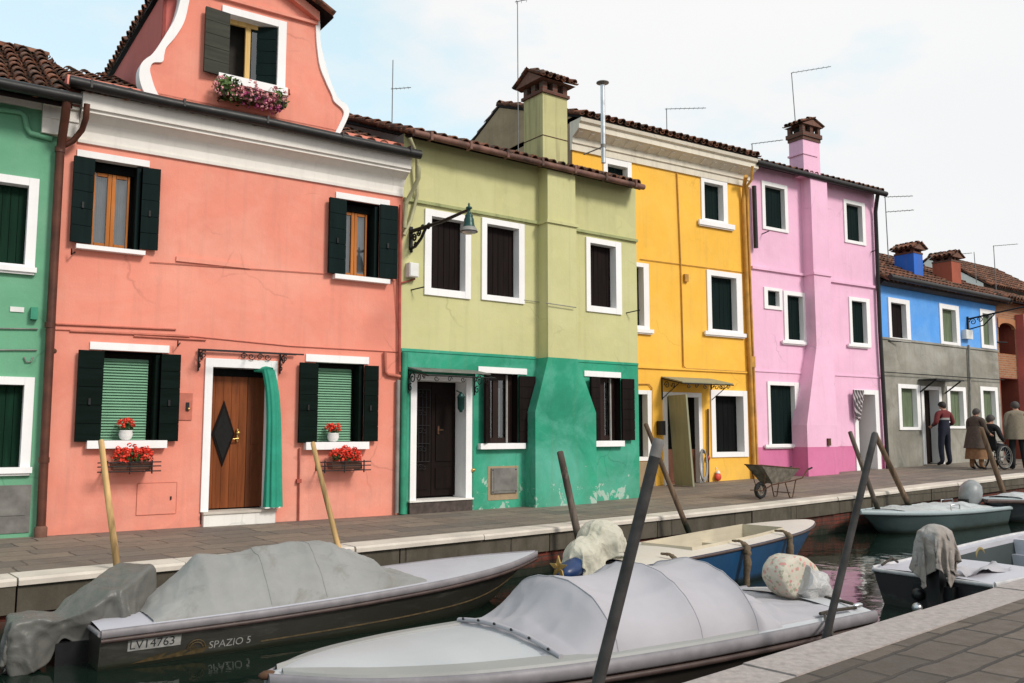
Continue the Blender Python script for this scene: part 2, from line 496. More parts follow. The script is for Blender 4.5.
simple('rail_brown', (.075, .048, .042), .5, 0, .3, 9, .15)
simple('rail_grey', (.22, .20, .21), .5, 0, .2, 9, .1)
simple('rail_white', (.5, .48, .48), .5, 0, .2, 9, .1)
simple('motor_black', (.012, .012, .013), .35, 0, .3, 9, .05)
simple('motor_blue', (.012, .035, .11), .35, 0, .3, 9, .05)
simple('motor_grey', (.23, .24, .24), .4, 0, .25, 7, .06)
simple('plate_white', (.34, .33, .31), .6, 0, .4, 20, .1)
simple('plate_ink', (.02, .02, .02), .6, 0, .2, 20, 0)
simple('letter_silver', (.33, .32, .30), .5, 0, .3, 25, 0)
simple('letter_gold', (.085, .058, .024), .55, 0, .45, 25, 0)
simple('life_ring', (.22, .17, .07), .7, 0, .3, 8, .1)
simple('pole_metal', (.042, .038, .036), .65, 0, .6, 9, .5)
simple('pole_cap', (.17, .155, .145), .7, 0, .25, 14, .3)
def M(n):
    return MATS[n]

# ------------------------------------------------------------------ mesh builder
class MB:
    def __init__(s):
        s.v, s.f, s.m, s.sm = [], [], [], []
        s.slots = []
        s.cur = 0
        s.smooth = False
    def mat(s, name):
        if name not in s.slots:
            s.slots.append(name)
        s.cur = s.slots.index(name)
        return s
    def add(s, vs, fs, smooth=None):
        o = len(s.v)
        s.v += [tuple(map(float, p)) for p in vs]
        for f in fs:
            s.f.append([o + i for i in f]); s.m.append(s.cur); s.sm.append(s.smooth if smooth is None else smooth)
    def box(s, x0, x1, y0, y1, z0, z1, tf=None):
        x0, x1 = min(x0, x1), max(x0, x1); y0, y1 = min(y0, y1), max(y0, y1); z0, z1 = min(z0, z1), max(z0, z1)
        v = [(x, y, z) for z in (z0, z1) for y in (y0, y1) for x in (x0, x1)]
        if tf:
            v = [tf(p) for p in v]
        s.add(v, [(0, 2, 3, 1), (4, 5, 7, 6), (0, 1, 5, 4), (2, 6, 7, 3), (0, 4, 6, 2), (1, 3, 7, 5)], False)
    def quad(s, *p):
        s.add(p, [tuple(range(len(p)))], False)
    def prism(s, poly, d):
        """closed polygon (3-D points) pushed along d"""
        n = len(poly)
        d = np.array(d, float)
        v = [np.array(p, float) for p in poly]
        v += [p + d for p in v]
        s.add(v, [tuple(range(n))[::-1], tuple(range(n, 2 * n))] + [(i, (i + 1) % n, n + (i + 1) % n, n + i) for i in range(n)], False)
    def rings(s, rg, closed=True, cap=True, smooth=True):
        n = len(rg[0])
        v = [p for r in rg for p in r]
        f = []
        for i in range(len(rg) - 1):
            for k in range(n if closed else n - 1):
                a, b = i * n + k, i * n + (k + 1) % n
                f.append((a, b, b + n, a + n))
        s.add(v, f, smooth)
        if cap and closed:
            s.add(rg[0], [tuple(range(n))[::-1]], False)
            s.add(rg[-1], [tuple(range(n))], False)
    def tube(s, path, r, seg=8, cap=True, smooth=True):
        path = [np.array(p, float) for p in path]
        rs = r if isinstance(r, (list, tuple)) else [r] * len(path)
        rg = []
        pn = None
        for i, p in enumerate(path):
            t = (path[min(i + 1, len(path) - 1)] - path[max(i - 1, 0)])
            t = t / (np.linalg.norm(t) + 1e-9)
            if pn is None:
                a = np.array([0, 0, 1.0]) if abs(t[2]) < .9 else np.array([1.0, 0, 0])
                pn = np.cross(t, a)
            pn = pn - t * pn.dot(t)
            pn = pn / (np.linalg.norm(pn) + 1e-9)
            b = np.cross(t, pn)
            rg.append([p + rs[i] * (math.cos(q) * pn + math.sin(q) * b) for q in np.linspace(0, 2 * PI, seg, endpoint=False)])
        s.rings(rg, True, cap, smooth)
    def bar(s, a, b, r=.01, seg=6):
        s.tube([a, b], r, seg)
    def lathe(s, c, prof, seg=16, axis=2):
        rg = []
        for r, h in prof:
            rg.append([(c[0] + r * math.cos(q), c[1] + r * math.sin(q), c[2] + h) for q in np.linspace(0, 2 * PI, seg, endpoint=False)])
        s.rings(rg, True, True)
    def ball(s, c, r, seg=8, rg=6, nz=0.0, sd=0):
        rx, ry, rz = r if isinstance(r, tuple) else (r, r, r)
        rr = []
        for i in range(rg + 1):
            th = PI * i / rg
            row = []
            for k in range(seg):
                q = 2 * PI * k / seg
                d = np.array([math.sin(th) * math.cos(q), math.sin(th) * math.sin(q), math.cos(th)])
                f = 1 + (nz * mnoise.noise(Vector((d * 2.3 + sd).tolist())) if nz else 0)
                row.append((c[0] + d[0] * rx * f, c[1] + d[1] * ry * f, c[2] + d[2] * rz * f))
            rr.append(row)
        s.rings(rr, True, False)
    def build(s, name, parent=None, mats=None):
        me = bpy.data.meshes.new(name)
        me.from_pydata(s.v, [], s.f)
        for n in (mats or s.slots):
            me.materials.append(MATS[n])
        if s.slots:
            me.polygons.foreach_set('material_index', s.m)
        me.polygons.foreach_set('use_smooth', s.sm)
        me.update()
        o = bpy.data.objects.new(name, me)
        COL.objects.link(o)
        if parent:
            o.parent = parent
        return o

def mb(mat):
    return MB().mat(mat)
def tag(o, label=None, cat=None, group=None, kind=None):
    for k, v in (('label', label), ('category', cat), ('group', group), ('kind', kind)):
        if v:
            o[k] = v
    return o
def empty(name, loc, rz=0, label=None, cat=None, group=None):
    o = bpy.data.objects.new(name, None)
    COL.objects.link(o)
    o.location = loc
    o.rotation_euler = (0, 0, rz)
    return tag(o, label, cat, group)
def copy_tree(o, parent=None):
    c = o.copy()
    COL.objects.link(c)
    c.parent = parent
    for ch in [q for q in bpy.data.objects if q.parent == o]:
        copy_tree(ch, c)
    return c

def crom(xs, ys, n):
    """smooth curve through control points, n samples of the parameter"""
    xs = np.array(xs, float); ys = np.array(ys, float)
    t = np.linspace(xs[0], xs[-1], n)
    m = np.gradient(ys, xs)
    out = []
    for q in t:
        i = min(max(np.searchsorted(xs, q) - 1, 0), len(xs) - 2)
        h = xs[i + 1] - xs[i]; u = (q - xs[i]) / h
        out.append((2*u**3-3*u**2+1)*ys[i] + (u**3-2*u**2+u)*h*m[i] + (-2*u**3+3*u**2)*ys[i+1] + (u**3-u**2)*h*m[i+1])
    return t, np.array(out)

def tilefield(b, o, ud, sd, w, L, sp=.19, row=.36, jit=.012, thick=.014, seg=6, chan=True):
    """curved roof tiles: o = lower left corner, ud along the eave, sd up the slope"""
    o = np.array(o, float); ud = np.array(ud, float); sd = np.array(sd, float)
    ud /= np.linalg.norm(ud); sd /= np.linalg.norm(sd)
    nr = np.cross(ud, sd)
    nc = max(1, int(round(w / sp))); spx = w / nc
    nr_ = max(1, int(math.ceil(L / row)))
    b.mat('roof_tile')
    for i in range(nc + 1):
        for kind in ((0, 1) if chan else (0,)):
            if kind == 0 and i == nc:
                continue
            for j in range(nr_):
                c = o + ud * ((i + (.5 if kind == 0 else 0)) * spx + random.uniform(-jit, jit)) + sd * (j * row + random.uniform(-jit, jit) * 1.5)
                ln = min(row * 1.18, L - j * row + .05)
                r0, r1 = spx * .40, spx * .33
                if kind:
                    r0, r1 = spx * .33, spx * .38
                lift = .022 if j else .02
                tw = random.uniform(-.03, .03)
                a0, a1, inn = [], [], []
                for k in range(seg + 1):
                    q = PI * k / seg + tw
                    cu, su = math.cos(q), math.sin(q)
                    if kind:
                        a0.append(c + ud * cu * r0 + nr * (.03 - su * r0 * .7 + lift * .4)); a1.append(c + sd * ln + ud * cu * r1 + nr * (.03 - su * r1 * .7))
                        inn.append(c + ud * cu * (r0 - thick) + nr * (.03 + thick - su * r0 * .7 + lift * .4))
                    else:
                        a0.append(c + ud * cu * r0 + nr * (su * r0 + lift + .02)); a1.append(c + sd * ln + ud * cu * r1 + nr * (su * r1 + .012))
                        inn.append(c + ud * cu * (r0 - thick) + nr * (su * (r0 - thick) + lift + .02))
                n = seg + 1
                f = [(k, k + 1, n + k + 1, n + k) for k in range(seg)] + [(k + 1, k, 2 * n + k, 2 * n + k + 1) for k in range(seg)]
                b.add(a0 + a1 + inn, f, False)

# ------------------------------------------------------------------ houses
class House:
    def __init__(s, A, B, name, label, z0=0.0, left=0.0, cat='house'):
        A = np.array(A[:2], float); B = np.array(B[:2], float)
        s.u = (B - A) / np.linalg.norm(B - A)
        s.v = np.array([-s.u[1], s.u[0]])
        s.A = A - s.u * left
        s.W = float((B - s.A).dot(s.u))
        s.rz = math.atan2(s.u[1], s.u[0])
        s.root = empty(name, (*s.A, 0), s.rz, label, cat)
        s.ops = []
        s.z0 = z0
    def p(s, x, y, n=0.0):
        r = ray(x, y)
        c = np.array([0, 0, CH])
        k = (n - (c[:2] - s.A).dot(s.v)) / r[:2].dot(s.v)
        P = c + r * k
        return (float((P[:2] - s.A).dot(s.u)), n, float(P[2]))
    def rect(s, x0, y0, x1, y1, n=0.0):
        xm, ym = (x0 + x1) / 2, (y0 + y1) / 2
        return s.p(x0, ym, n)[0], s.p(x1, ym, n)[0], s.p(xm, y1, n)[2], s.p(xm, y0, n)[2]
    def world(s, u, n, z):
        q = s.A + s.u * u + s.v * n
        return (q[0], q[1], z)
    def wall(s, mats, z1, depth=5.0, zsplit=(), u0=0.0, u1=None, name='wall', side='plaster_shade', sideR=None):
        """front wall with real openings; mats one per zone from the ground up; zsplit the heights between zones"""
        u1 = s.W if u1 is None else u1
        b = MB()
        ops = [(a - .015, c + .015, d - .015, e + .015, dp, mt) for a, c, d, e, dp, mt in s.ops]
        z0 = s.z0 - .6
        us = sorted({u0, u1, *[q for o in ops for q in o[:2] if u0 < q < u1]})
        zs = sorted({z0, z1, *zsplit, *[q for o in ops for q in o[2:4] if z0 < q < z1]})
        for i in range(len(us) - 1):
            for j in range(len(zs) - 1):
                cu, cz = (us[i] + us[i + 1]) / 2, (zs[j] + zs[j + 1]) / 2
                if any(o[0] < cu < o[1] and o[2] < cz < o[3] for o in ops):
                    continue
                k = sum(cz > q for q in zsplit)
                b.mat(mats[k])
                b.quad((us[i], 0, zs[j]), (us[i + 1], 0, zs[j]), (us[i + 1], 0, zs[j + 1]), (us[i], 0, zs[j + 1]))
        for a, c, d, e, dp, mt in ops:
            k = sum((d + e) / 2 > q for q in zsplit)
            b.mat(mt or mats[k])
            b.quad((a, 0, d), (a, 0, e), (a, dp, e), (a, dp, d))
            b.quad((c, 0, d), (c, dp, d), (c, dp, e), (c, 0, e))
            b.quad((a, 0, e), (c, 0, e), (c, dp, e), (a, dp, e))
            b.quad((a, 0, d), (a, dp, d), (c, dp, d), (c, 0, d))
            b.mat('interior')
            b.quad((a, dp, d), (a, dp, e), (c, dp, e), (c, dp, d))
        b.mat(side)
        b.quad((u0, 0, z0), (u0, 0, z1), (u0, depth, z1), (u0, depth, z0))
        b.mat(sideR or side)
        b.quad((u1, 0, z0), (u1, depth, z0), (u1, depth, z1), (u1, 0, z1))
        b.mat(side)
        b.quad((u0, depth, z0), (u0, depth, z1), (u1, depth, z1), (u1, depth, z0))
        return b.build(name, s.root)
    def roof(s, z, over=.3, rise=.9, half=2.5, u0=0.0, u1=None, tiles=True, sp=.19, gable=None, back=True):
        u1 = s.W if u1 is None else u1
        b = mb('roof_tile')
        sl = rise / half
        ze = z - over * sl
        th = .05
        b.mat('shutter_brown')
        b.prism([(u0, -over, ze), (u0, half, z + rise), (u0, half, z + rise + th), (u0, -over, ze + th)], (u1 - u0, 0, 0))
        if back:
            b.prism([(u0, half + .002, z + rise), (u0, half * 2 + over, ze), (u0, half * 2 + over, ze + th), (u0, half + .002, z + rise + th)], (u1 - u0, 0, 0))
        if gable:
            b.mat(gable)
            for uu in (u0 + .02, u1 - .04):
                b.prism([(uu, 0, z - .01), (uu, half * 2, z - .01), (uu, half, z + rise - .01)], (.02, 0, 0))
        sd = np.array([0, half + over, rise + over * sl])
        Ls = float(np.linalg.norm(sd))
        if tiles:
            tilefield(b, (u0, -over - .03, ze + th), (1, 0, 0), sd, u1 - u0, Ls, sp)
            if back:
                tilefield(b, (u1, half * 2 + over, ze + th), (-1, 0, 0), (0, -sd[1], sd[2]), u1 - u0, Ls, sp, seg=4, chan=False)
            # ridge tiles
            k = int((u1 - u0) / .38)
            for i in range(k):
                c0, c1 = u0 + i * (u1 - u0) / k, u0 + (i + 1.12) * (u1 - u0) / k
                b.mat('roof_tile')
                b.add([(c0, half + .12 * math.cos(q), z + rise + .06 + .10 * math.sin(q)) for q in np.linspace(0, PI, 6)] +
                      [(c1, half + .10 * math.cos(q), z + rise + .055 + .085 * math.sin(q)) for q in np.linspace(0, PI, 6)],
                      [(q, q + 1, q + 7, q + 6) for q in range(5)], False)
        return b.build('roof', s.root)
    def pipe(s, pts, r, mat, name='drainpipe', parent=None, n=-.07, seg=8):
        b = mb(mat)
        b.tube([s.p(x, y, q[0] if q else n) for x, y, *q in pts], r, seg)
        return b.build(name, parent or s.root)

def leaf_board(b, u0, u1, n0, n1, z0, z1, planks=4, horiz=True, gap=.006, tf=None):
    """a boarded shutter leaf: boards with shadow gaps on a thin backing"""
    b.box(u0 + .004, u1 - .004, n0 + .012, n1, z0 + .004, z1 - .004, tf)
    for i in range(planks):
        k = random.uniform(-.002, .002)
        if horiz:
            a, c = z0 + (z1 - z0) * i / planks, z0 + (z1 - z0) * (i + 1) / planks
            b.box(u0, u1, n0 + k, n0 + .0135, a + gap / 2, c - gap / 2, tf)
        else:
            a, c = u0 + (u1 - u0) * i / planks, u0 + (u1 - u0) * (i + 1) / planks
            b.box(a + gap / 2, c - gap / 2, n0 + k, n0 + .0135, z0, z1, tf)

def hinge_tf(uh, nh, ang):
    """swing about a vertical hinge at (uh, nh): ang 0 keeps the leaf in the wall plane"""
    c, s_ = math.cos(ang), math.sin(ang)
    def f(p):
        x, y = p[0] - uh, p[1] - nh
        return (uh + x * c - y * s_, nh + x * s_ + y * c, p[2])
    return f

def framed_window(h, outer, inner, leafmat='shutter_teal', rec=.13, sill=None, frame='paint_white', leaves=2, planks=3, glass=False, curtain=False, dark=None, sw=0):
    """window with a painted stone surround; closed boarded leaves set back in the opening"""
    o = h.rect(*outer); i = h.rect(*inner)
    b = mb(frame)
    f0, f1 = -.03, rec + .03
    b.box(o[0], i[0], f0, f1, o[2], o[3]); b.box(i[1], o[1], f0, f1, o[2], o[3])
    b.box(i[0] + .001, i[1] - .001, f0 + .002, f1, i[3], o[3]); b.box(i[0] + .001, i[1] - .001, f0 + .002, f1, o[2], i[2])
    w = b.build('window', h.root)
    h.ops.append((o[0] + .02, o[1] - .02, o[2] + .02, o[3] - .02, rec + .14, None))
    if sill:
        q = h.rect(*sill, n=-.07)
        s2 = mb(frame)
        s2.box(q[0], q[1], -.075, -.028, q[2] + .015, q[3]); s2.box(q[0] + .02, q[1] - .02, -.05, -.028, q[2] - .01, q[2] + .014)
        s2.build('sill', w)
    wid = (i[1] - i[0]) / leaves
    if glass:
        g = mb('wood_frame_dark')
        for k in range(leaves):
            a, c = i[0] + k * wid, i[0] + (k + 1) * wid
            g.box(a, a + .05, rec, rec + .04, i[2], i[3]); g.box(c - .05, c, rec, rec + .04, i[2], i[3])
            g.box(a + .05, c - .05, rec, rec + .04, i[2], i[2] + .06); g.box(a + .05, c - .05, rec, rec + .04, i[3] - .06, i[3])
        g.build('sash', w)
        p = mb('window_glass'); p.quad((i[0], rec + .02, i[2]), (i[1], rec + .02, i[2]), (i[1], rec + .02, i[3]), (i[0], rec + .02, i[3])); p.build('pane', w)
    else:
        for k in range(leaves):
            s2 = mb(leafmat)
            tf = hinge_tf(i[0] if k == 0 else i[1], rec, 0)
            leaf_board(s2, i[0] + k * wid + .004, i[0] + (k + 1) * wid - .004, rec + (.006 if k else 0), rec + .045, i[2] + .004, i[3] - .004, planks, False, tf=tf)
            s2.build('shutter', w)
    return w, i
# ================================================================== plan of the row
salL = atY(43, 537, 9.9); salR = atY(399, 514, 12.4); grR = atY(640, 498, 15.2)
pkL = atY(757, 482, 19.2); pkR = atY(886, 471, 21.7); blR = atY(1004, 461, 25.4)
ztop_y = float(atY(753, 162, 19.2)[2])
yeL = atz(572, 121, ztop_y)
uR = (blR - pkR)[:2] / np.linalg.norm((blR - pkR)[:2])

def scroll(b, c, r, turns=1.3, tr=.006, a0=0, dirn=1, ax=(1, 0, 0), ay=(0, 0, 1)):
    c = np.array(c, float); ax = np.array(ax, float); ay = np.array(ay, float)
    pts = []
    for k in range(15):
        q = k / 14
        a = a0 + dirn * q * turns * 2 * PI
        rr = r * (1 - .8 * q)
        pts.append(c + ax * math.cos(a) * rr + ay * math.sin(a) * rr)
    b.tube(pts, tr, 5)

def profile_u(b, prof, u0, u1):
    """(n, z) outline run along the facade"""
    b.prism([(u0, n, z) for n, z in prof], (u1 - u0, 0, 0))

def tile_cap(ch, u0, u1, n0, n1, z, rise=.16, hgt=.17, along='u', over=.09, name='chimney_cap'):
    """little tiled roof on brick stubs over the flue"""
    b = mb('brick_red')
    b.box(u0 - .03, u1 + .03, n0 - .03, n1 + .03, z, z + .05)
    w = .09
    for a in (u0, u1 - w):
        for c in (n0, n1 - w):
            b.box(a, a + w, c, c + w, z + .051, z + hgt)
    if u1 - u0 > .45:
        b.box((u0 + u1) / 2 - .05, (u0 + u1) / 2 + .05, n0, n0 + w, z + .051, z + hgt)
    if n1 - n0 > .45:
        b.box(u0, u0 + w, (n0 + n1) / 2 - .05, (n0 + n1) / 2 + .05, z + .051, z + hgt)
    b.mat('interior'); b.box(u0 + .1, u1 - .1, n0 + .1, n1 - .1, z + .051, z + hgt - .02)
    b.mat('terracotta')
    U0, U1, N0, N1 = u0 - over, u1 + over, n0 - over, n1 + over
    zt = z + hgt
    if along == 'u':      # ridge along the facade
        nm = (N0 + N1) / 2
        b.prism([(U0, N0, zt + .002), (U0, nm, zt + rise), (U0, N1, zt + .002)], (U1 - U0, 0, 0))
        for s_, o in ((1, (U0, N0 - .02, zt + .01)), (-1, (U1, N1 + .02, zt + .01))):
            sd = np.array([0, s_ * (nm - N0 + .02), rise])
            tilefield(b, o, (s_, 0, 0), sd, U1 - U0, float(np.linalg.norm(sd)), .15, .3, .012)
    else:
        um = (U0 + U1) / 2
        b.prism([(U0, N0, zt + .002), (um, N0, zt + rise), (U1, N0, zt + .002)], (0, N1 - N0, 0))
        for s_, o in ((1, (U0 - .02, N1, zt + .01)), (-1, (U1 + .02, N0, zt + .01))):
            sd = np.array([s_ * (um - U0 + .02), 0, rise])
            tilefield(b, o, (0, -s_, 0), sd, N1 - N0, float(np.linalg.norm(sd)), .15, .3, .012)
    return b.build(name, ch)

# ------------------------------------------------------------------ 1 green house at the far left
HG = House(salL, salR, 'green_house', 'green house with white cornice left of the salmon house, brown downpipe on its corner', 0, left=4.3)
HG.W = 4.3
zc0 = HG.p(20, 104)[2]; zgut = HG.p(60, 96, -.4)[2]
for out, inn, sl in (((-52, 173, 37, 270), (-42, 181, 27, 262), (-55, 263.5, 37, 270)), ((-58, 376, 32, 475), (-48, 384, 22, 468), (-60, 468, 32, 475.5))):
    framed_window(HG, out, inn, 'shutter_green_light', .10, sl, planks=4)
pr = HG.rect(-60, 486, 30, 537)
b = mb('metal_grey'); b.box(pr[0], pr[1], -.012, .0, .05, pr[3]); b.box(pr[0] + .05, pr[1] - .05, -.02, -.0125, .24, pr[3] - .05)
b.build('service_panel', HG.root)
HG.wall(['plaster_green'], zgut + .05, 5)
b = mb('cornice_white')
zc0 = HG.p(20, 106.5)[2]
profile_u(b, [(.02, zc0), (-.04, zc0), (-.06, zgut), (.02, zgut)], 0, HG.p(42, 110)[0] - .002)
b.build('cornice', HG.root)
u_ = HG.p(42, 120)[0]
b = mb('cornice_white')
zk_ = HG.p(50, 133, -.1)[2]
profile_u(b, [(.02, zk_), (-.09, zk_), (-.10, zk_ + .17), (-.12, zk_ + .172), (-.12, zk_ + .31), (-.15, zk_ + .312), (-.15, zgut - .005), (.02, zgut - .005)], HG.p(42, 110)[0], HG.W + .13)
b.build('corbel', HG.root)
b = mb('plaster_green')
pts = [(-30, 105), (20, 112), (25, 116), (27, 128), (30, 133), (52, 139)]
b.tube([HG.p(x, y, -.03) for x, y in pts], .032, 8)
b.build('conduit', HG.root)
b = mb('pipe_grey'); b.tube([HG.p(x, y, -.02) for x, y in ((-30, 328), (38, 329))], .008, 5); b.tube([HG.p(x, y, -.02) for x, y in ((-30, 350), (37, 350))], .008, 5)
b.tube([HG.p(x, y, -.02) for x, y in ((24, 357), (26, 362), (31, 362), (33, 357))], .008, 5)
b.build('cable', HG.root)
b = mb('pipe_teal'); q = HG.rect(30, 308, 37, 320); b.box(q[0], q[1], -.08, .0, q[2], q[3]); b.build('junction_box', HG.root)
b = mb('plastic_white'); q = HG.rect(10, 307, 24, 312); b.box(q[0], q[1], -.012, .0, q[2], q[3]); b.build('house_plate', HG.root)
HG.roof(zgut + .09, .36, 1.42, 2.6, 0, HG.W + .02)
b = mb('gutter_black'); b.tube([(0, -.42, zgut + .02), (HG.W + .1, -.42, zgut)], .065, 10); b.build('gutter', HG.root)
b = mb('pipe_brown')
pp = [HG.p(67, 101, -.40), HG.p(65, 118, -.34), HG.p(62.5, 135, -.16), HG.p(60, 152, -.1), HG.p(52, 300, -.1), HG.p(43, 480, -.1), HG.p(40.5, 537, -.1)]
b.tube(pp, .048, 10)
for x, y in ((60, 150), (50, 325), (44, 460)):
    q = HG.p(x, y, -.1); b.lathe((q[0], q[1], q[2] - .03), [(.056, 0), (.056, .06)], 10)
b.mat('terracotta'); q = HG.p(40.5, 536, -.1); b.lathe((q[0], q[1], .0), [(.065, 0), (.065, .1), (.05, .12)], 10)
b.build('downpipe', HG.root)

# ------------------------------------------------------------------ 2 salmon house
HS = House(salL, salR, 'salmon_house', 'salmon pink house with curved white edged gable and orange wooden front door')
zct = HS.p(250, 119, -.30)[2]; zcb = HS.p(250, 170)[2]
zgu = HS.p(250, 118, -.42)[2]

def open_window(h, lintel, op, sill, left, right, leafmat, inside='wood', rec=.16, la=9, ra=6):
    i = h.rect(*op)
    q = h.rect(*lintel, n=-.02)
    b = mb('paint_white'); b.box(q[0], q[1], -.022, .10, q[2], q[3]); w = b.build('window', h.root)
    q = h.rect(*sill, n=-.09); s2 = mb('paint_white'); s2.box(q[0], q[1], -.10, .12, q[2], q[3]); s2.build('sill', w)
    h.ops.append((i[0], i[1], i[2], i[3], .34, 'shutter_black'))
    for side, px in ((0, left), (1, right)):
        if not px:
            continue
        l = h.rect(*px, n=-.06)
        wd = l[1] - l[0]
        s2 = mb(leafmat)
        if side == 0:
            tf = hinge_tf(i[0], -.02, R(la))
            leaf_board(s2, i[0] - (i[0] - l[0]), i[0] - .004, -.065, -.022, l[2], l[3], 5, True, tf=tf)
        else:
            tf = hinge_tf(i[1], -.02, -R(ra))
            leaf_board(s2, i[1] + .004, l[1], -.065, -.022, l[2], l[3], 5, True, tf=tf)
        s2.mat('iron'); zz = (l[2] + l[3]) / 2 - .1; mid = (l[0] + l[1]) / 2
        s2.box(mid - .012, mid + .012, -.085, -.06, zz, zz + .07, tf)
        s2.build('shutter', w)
    # folded inner leaf against the right reveal
    s2 = mb(leafmat); s2.box(i[1] - .05, i[1] - .006, .01, rec + .04, i[2] + .01, i[3] - .01); s2.build('folded_leaf', w)
    a, c, d, e = i[0] + .03, i[1] - .10, i[2] + .01, i[3] - .06
    if inside == 'wood':
        s2 = mb('shutter_black'); s2.box(i[0], i[1], rec - .02, rec + .02, i[3] - .10, i[3] - .002); s2.build('head_rail', w)
        e = i[3] - .105
        g = mb('wood_frame')
        m = (a + c) / 2
        for x0, x1 in ((a, a + .022), (m - .045, m - .003), (m + .003, m + .045), (c - .022, c)):
            g.box(x0, x1, rec, rec + .045, d, e)
        g.box(a + .036, m - .051, rec + .003, rec + .045, d, d + .06); g.box(m + .051, c - .036, rec + .003, rec + .045, d, d + .06)
        g.box(a + .036, m - .051, rec + .003, rec + .045, e - .04, e); g.box(m + .051, c - .036, rec + .003, rec + .045, e - .04, e)
        g.build('sash', w)
        p = mb('window_glass'); p.quad((a, rec + .022, d), (c, rec + .022, d), (c, rec + .022, e), (a, rec + .022, e)); p.build('pane', w)
        for x0, x1 in ((a, m - .04), (m + .03, c)):
            k = MB().mat('curtain_white'); n = 24
            k.rings([[(x0 + (x1 - x0) * j / n, rec + .085 + .018 * math.sin(j * 1.9 + x0), zz) for j in range(n + 1)] for zz in (d, e)], False, False)
            k.build('curtain', w)
    else:
        k = mb('blind_green'); n = int((e - d) / .033)
        for j in range(n):
            zz = d + (e - d) * j / n
            k.quad((a, rec - .012, zz), (c, rec - .012, zz), (c, rec + .022, zz + .030), (a, rec + .022, zz + .030))
        k.mat('blind_green'); k.quad((a, rec + .03, d), (c, rec + .03, d), (c, rec + .03, e), (a, rec + .03, e)); k.mat('paint_white'); k.box(a - .025, a - .002, rec - .01, rec + .03, d, e)
        k.build('blind', w)
    return w, i

open_window(HS, (77, 155, 150, 161.5), (92, 163, 140.5, 248), (76, 247.2, 145.5, 251.5), (71, 157, 92, 243), (140.5, 168, 159.5, 250), 'shutter_teal')
open_window(HS, (336, 196, 390, 202), (344, 203.5, 378, 277), (335, 276.5, 390, 281), (327.5, 198.5, 344, 274), (378, 205, 397, 278.5), 'shutter_teal')
w3, i3 = open_window(HS, (90, 343.6, 169.5, 351), (101.5, 353, 159, 441), (87, 440.5, 167, 448.3), (76, 350, 101.5, 442), (159, 354, 179.5, 441.5), 'shutter_green', 'blind', la=4, ra=5)
w4, i4 = open_window(HS, (306, 355.5, 369, 362.8), (316, 363.5, 362.5, 442), (306, 442, 369, 449.4), (298.5, 362.5, 316, 443), (362.5, 365.5, 378, 441.5), 'shutter_green', 'blind', la=5, ra=5)

# front door
do = HS.rect(202.5, 359.5, 275, 510); di = HS.rect(210, 368, 268.5, 508.5)
b = mb('paint_white')
b.box(do[0], di[0], -.03, .26, do[2], do[3]); b.box(di[1], do[1], -.03, .26, do[2], do[3]); b.box(di[0] + .001, di[1] - .001, -.028, .26, di[3], do[3])
door = b.build('door', HS.root)
HS.ops.append((do[0] + .02, do[1] - .02, .04, do[3] - .02, .34, None))
st = HS.rect(203.5, 510, 273.5, 526, n=-.06)
b = mb('stone_white'); b.box(st[0], st[1] + .02, -.07, .30, -.1, do[2] - .002); b.mat('edge_stone'); b.box(st[0] - .01, st[1] + .03, -.09, .30, do[2] - .03, do[2] - .001); b.build('doorstep', HS.root)
dm = HS.p(246, 440, .2)[0]
b = mb('wood_door'); lw = (dm - di[0])
for k in range(5):      # the boarded leaf with slanting boards towards the foot
    x0, x1 = di[0] + lw * k / 5, di[0] + lw * (k + 1) / 5
    b.box(x0 + .003, x1 - .003, .195 + random.uniform(0, .003), .235, di[2], di[3] - .10)
b.box(di[0], dm, .203, .24, di[2] + .002, di[3] - .10)
b.build('door_leaf', door)
b = mb('wood_door_dark'); b.box(dm + .006, di[1], .20, .24, di[2], di[3] - .10)
for z0_, z1_ in ((.12, .42), (.48, .78)):
    H_ = di[3] - .1 - di[2]
    b.box(dm + .06, di[1] - .05, .19, .1995, di[2] + H_ * z0_, di[2] + H_ * z1_)
b.build('door_leaf', door)
b = mb('shutter_black'); b.box(di[0], di[1], .17, .24, di[3] - .098, di[3] - .001); b.build('door_head', door)
dc = HS.p(223, 433.5, .19); hw = (HS.p(234.5, 433, .19)[0] - HS.p(211.5, 433, .19)[0]) / 2; hh = (HS.p(223, 400.5, .19)[2] - HS.p(223, 466.5, .19)[2]) / 2
b = mb('door_dark'); b.prism([(dc[0] - hw, .18, dc[2]), (dc[0], .18, dc[2] - hh), (dc[0] + hw, .18, dc[2]), (dc[0], .18, dc[2] + hh)], (0, .013, 0))
b.mat('dark'); g_ = .80; b.prism([(dc[0] - hw * g_, .174, dc[2]), (dc[0], .174, dc[2] - hh * g_), (dc[0] + hw * g_, .174, dc[2]), (dc[0], .174, dc[2] + hh * g_)], (0, .0055, 0))
b.build('door_light', door)
b = mb('brass'); hx = HS.p(237.5, 436, .16); b.lathe((hx[0], .165, hx[2] - .07), [(.014, 0), (.014, .16)], 8); b.ball((hx[0], .14, hx[2] + .04), .028); b.bar((hx[0], .2, hx[2] - .03), (hx[0], .12, hx[2] - .03), .01); b.bar((hx[0], .12, hx[2] - .03), (hx[0] - .07, .12, hx[2] - .04), .01)
b.build('handle', door)
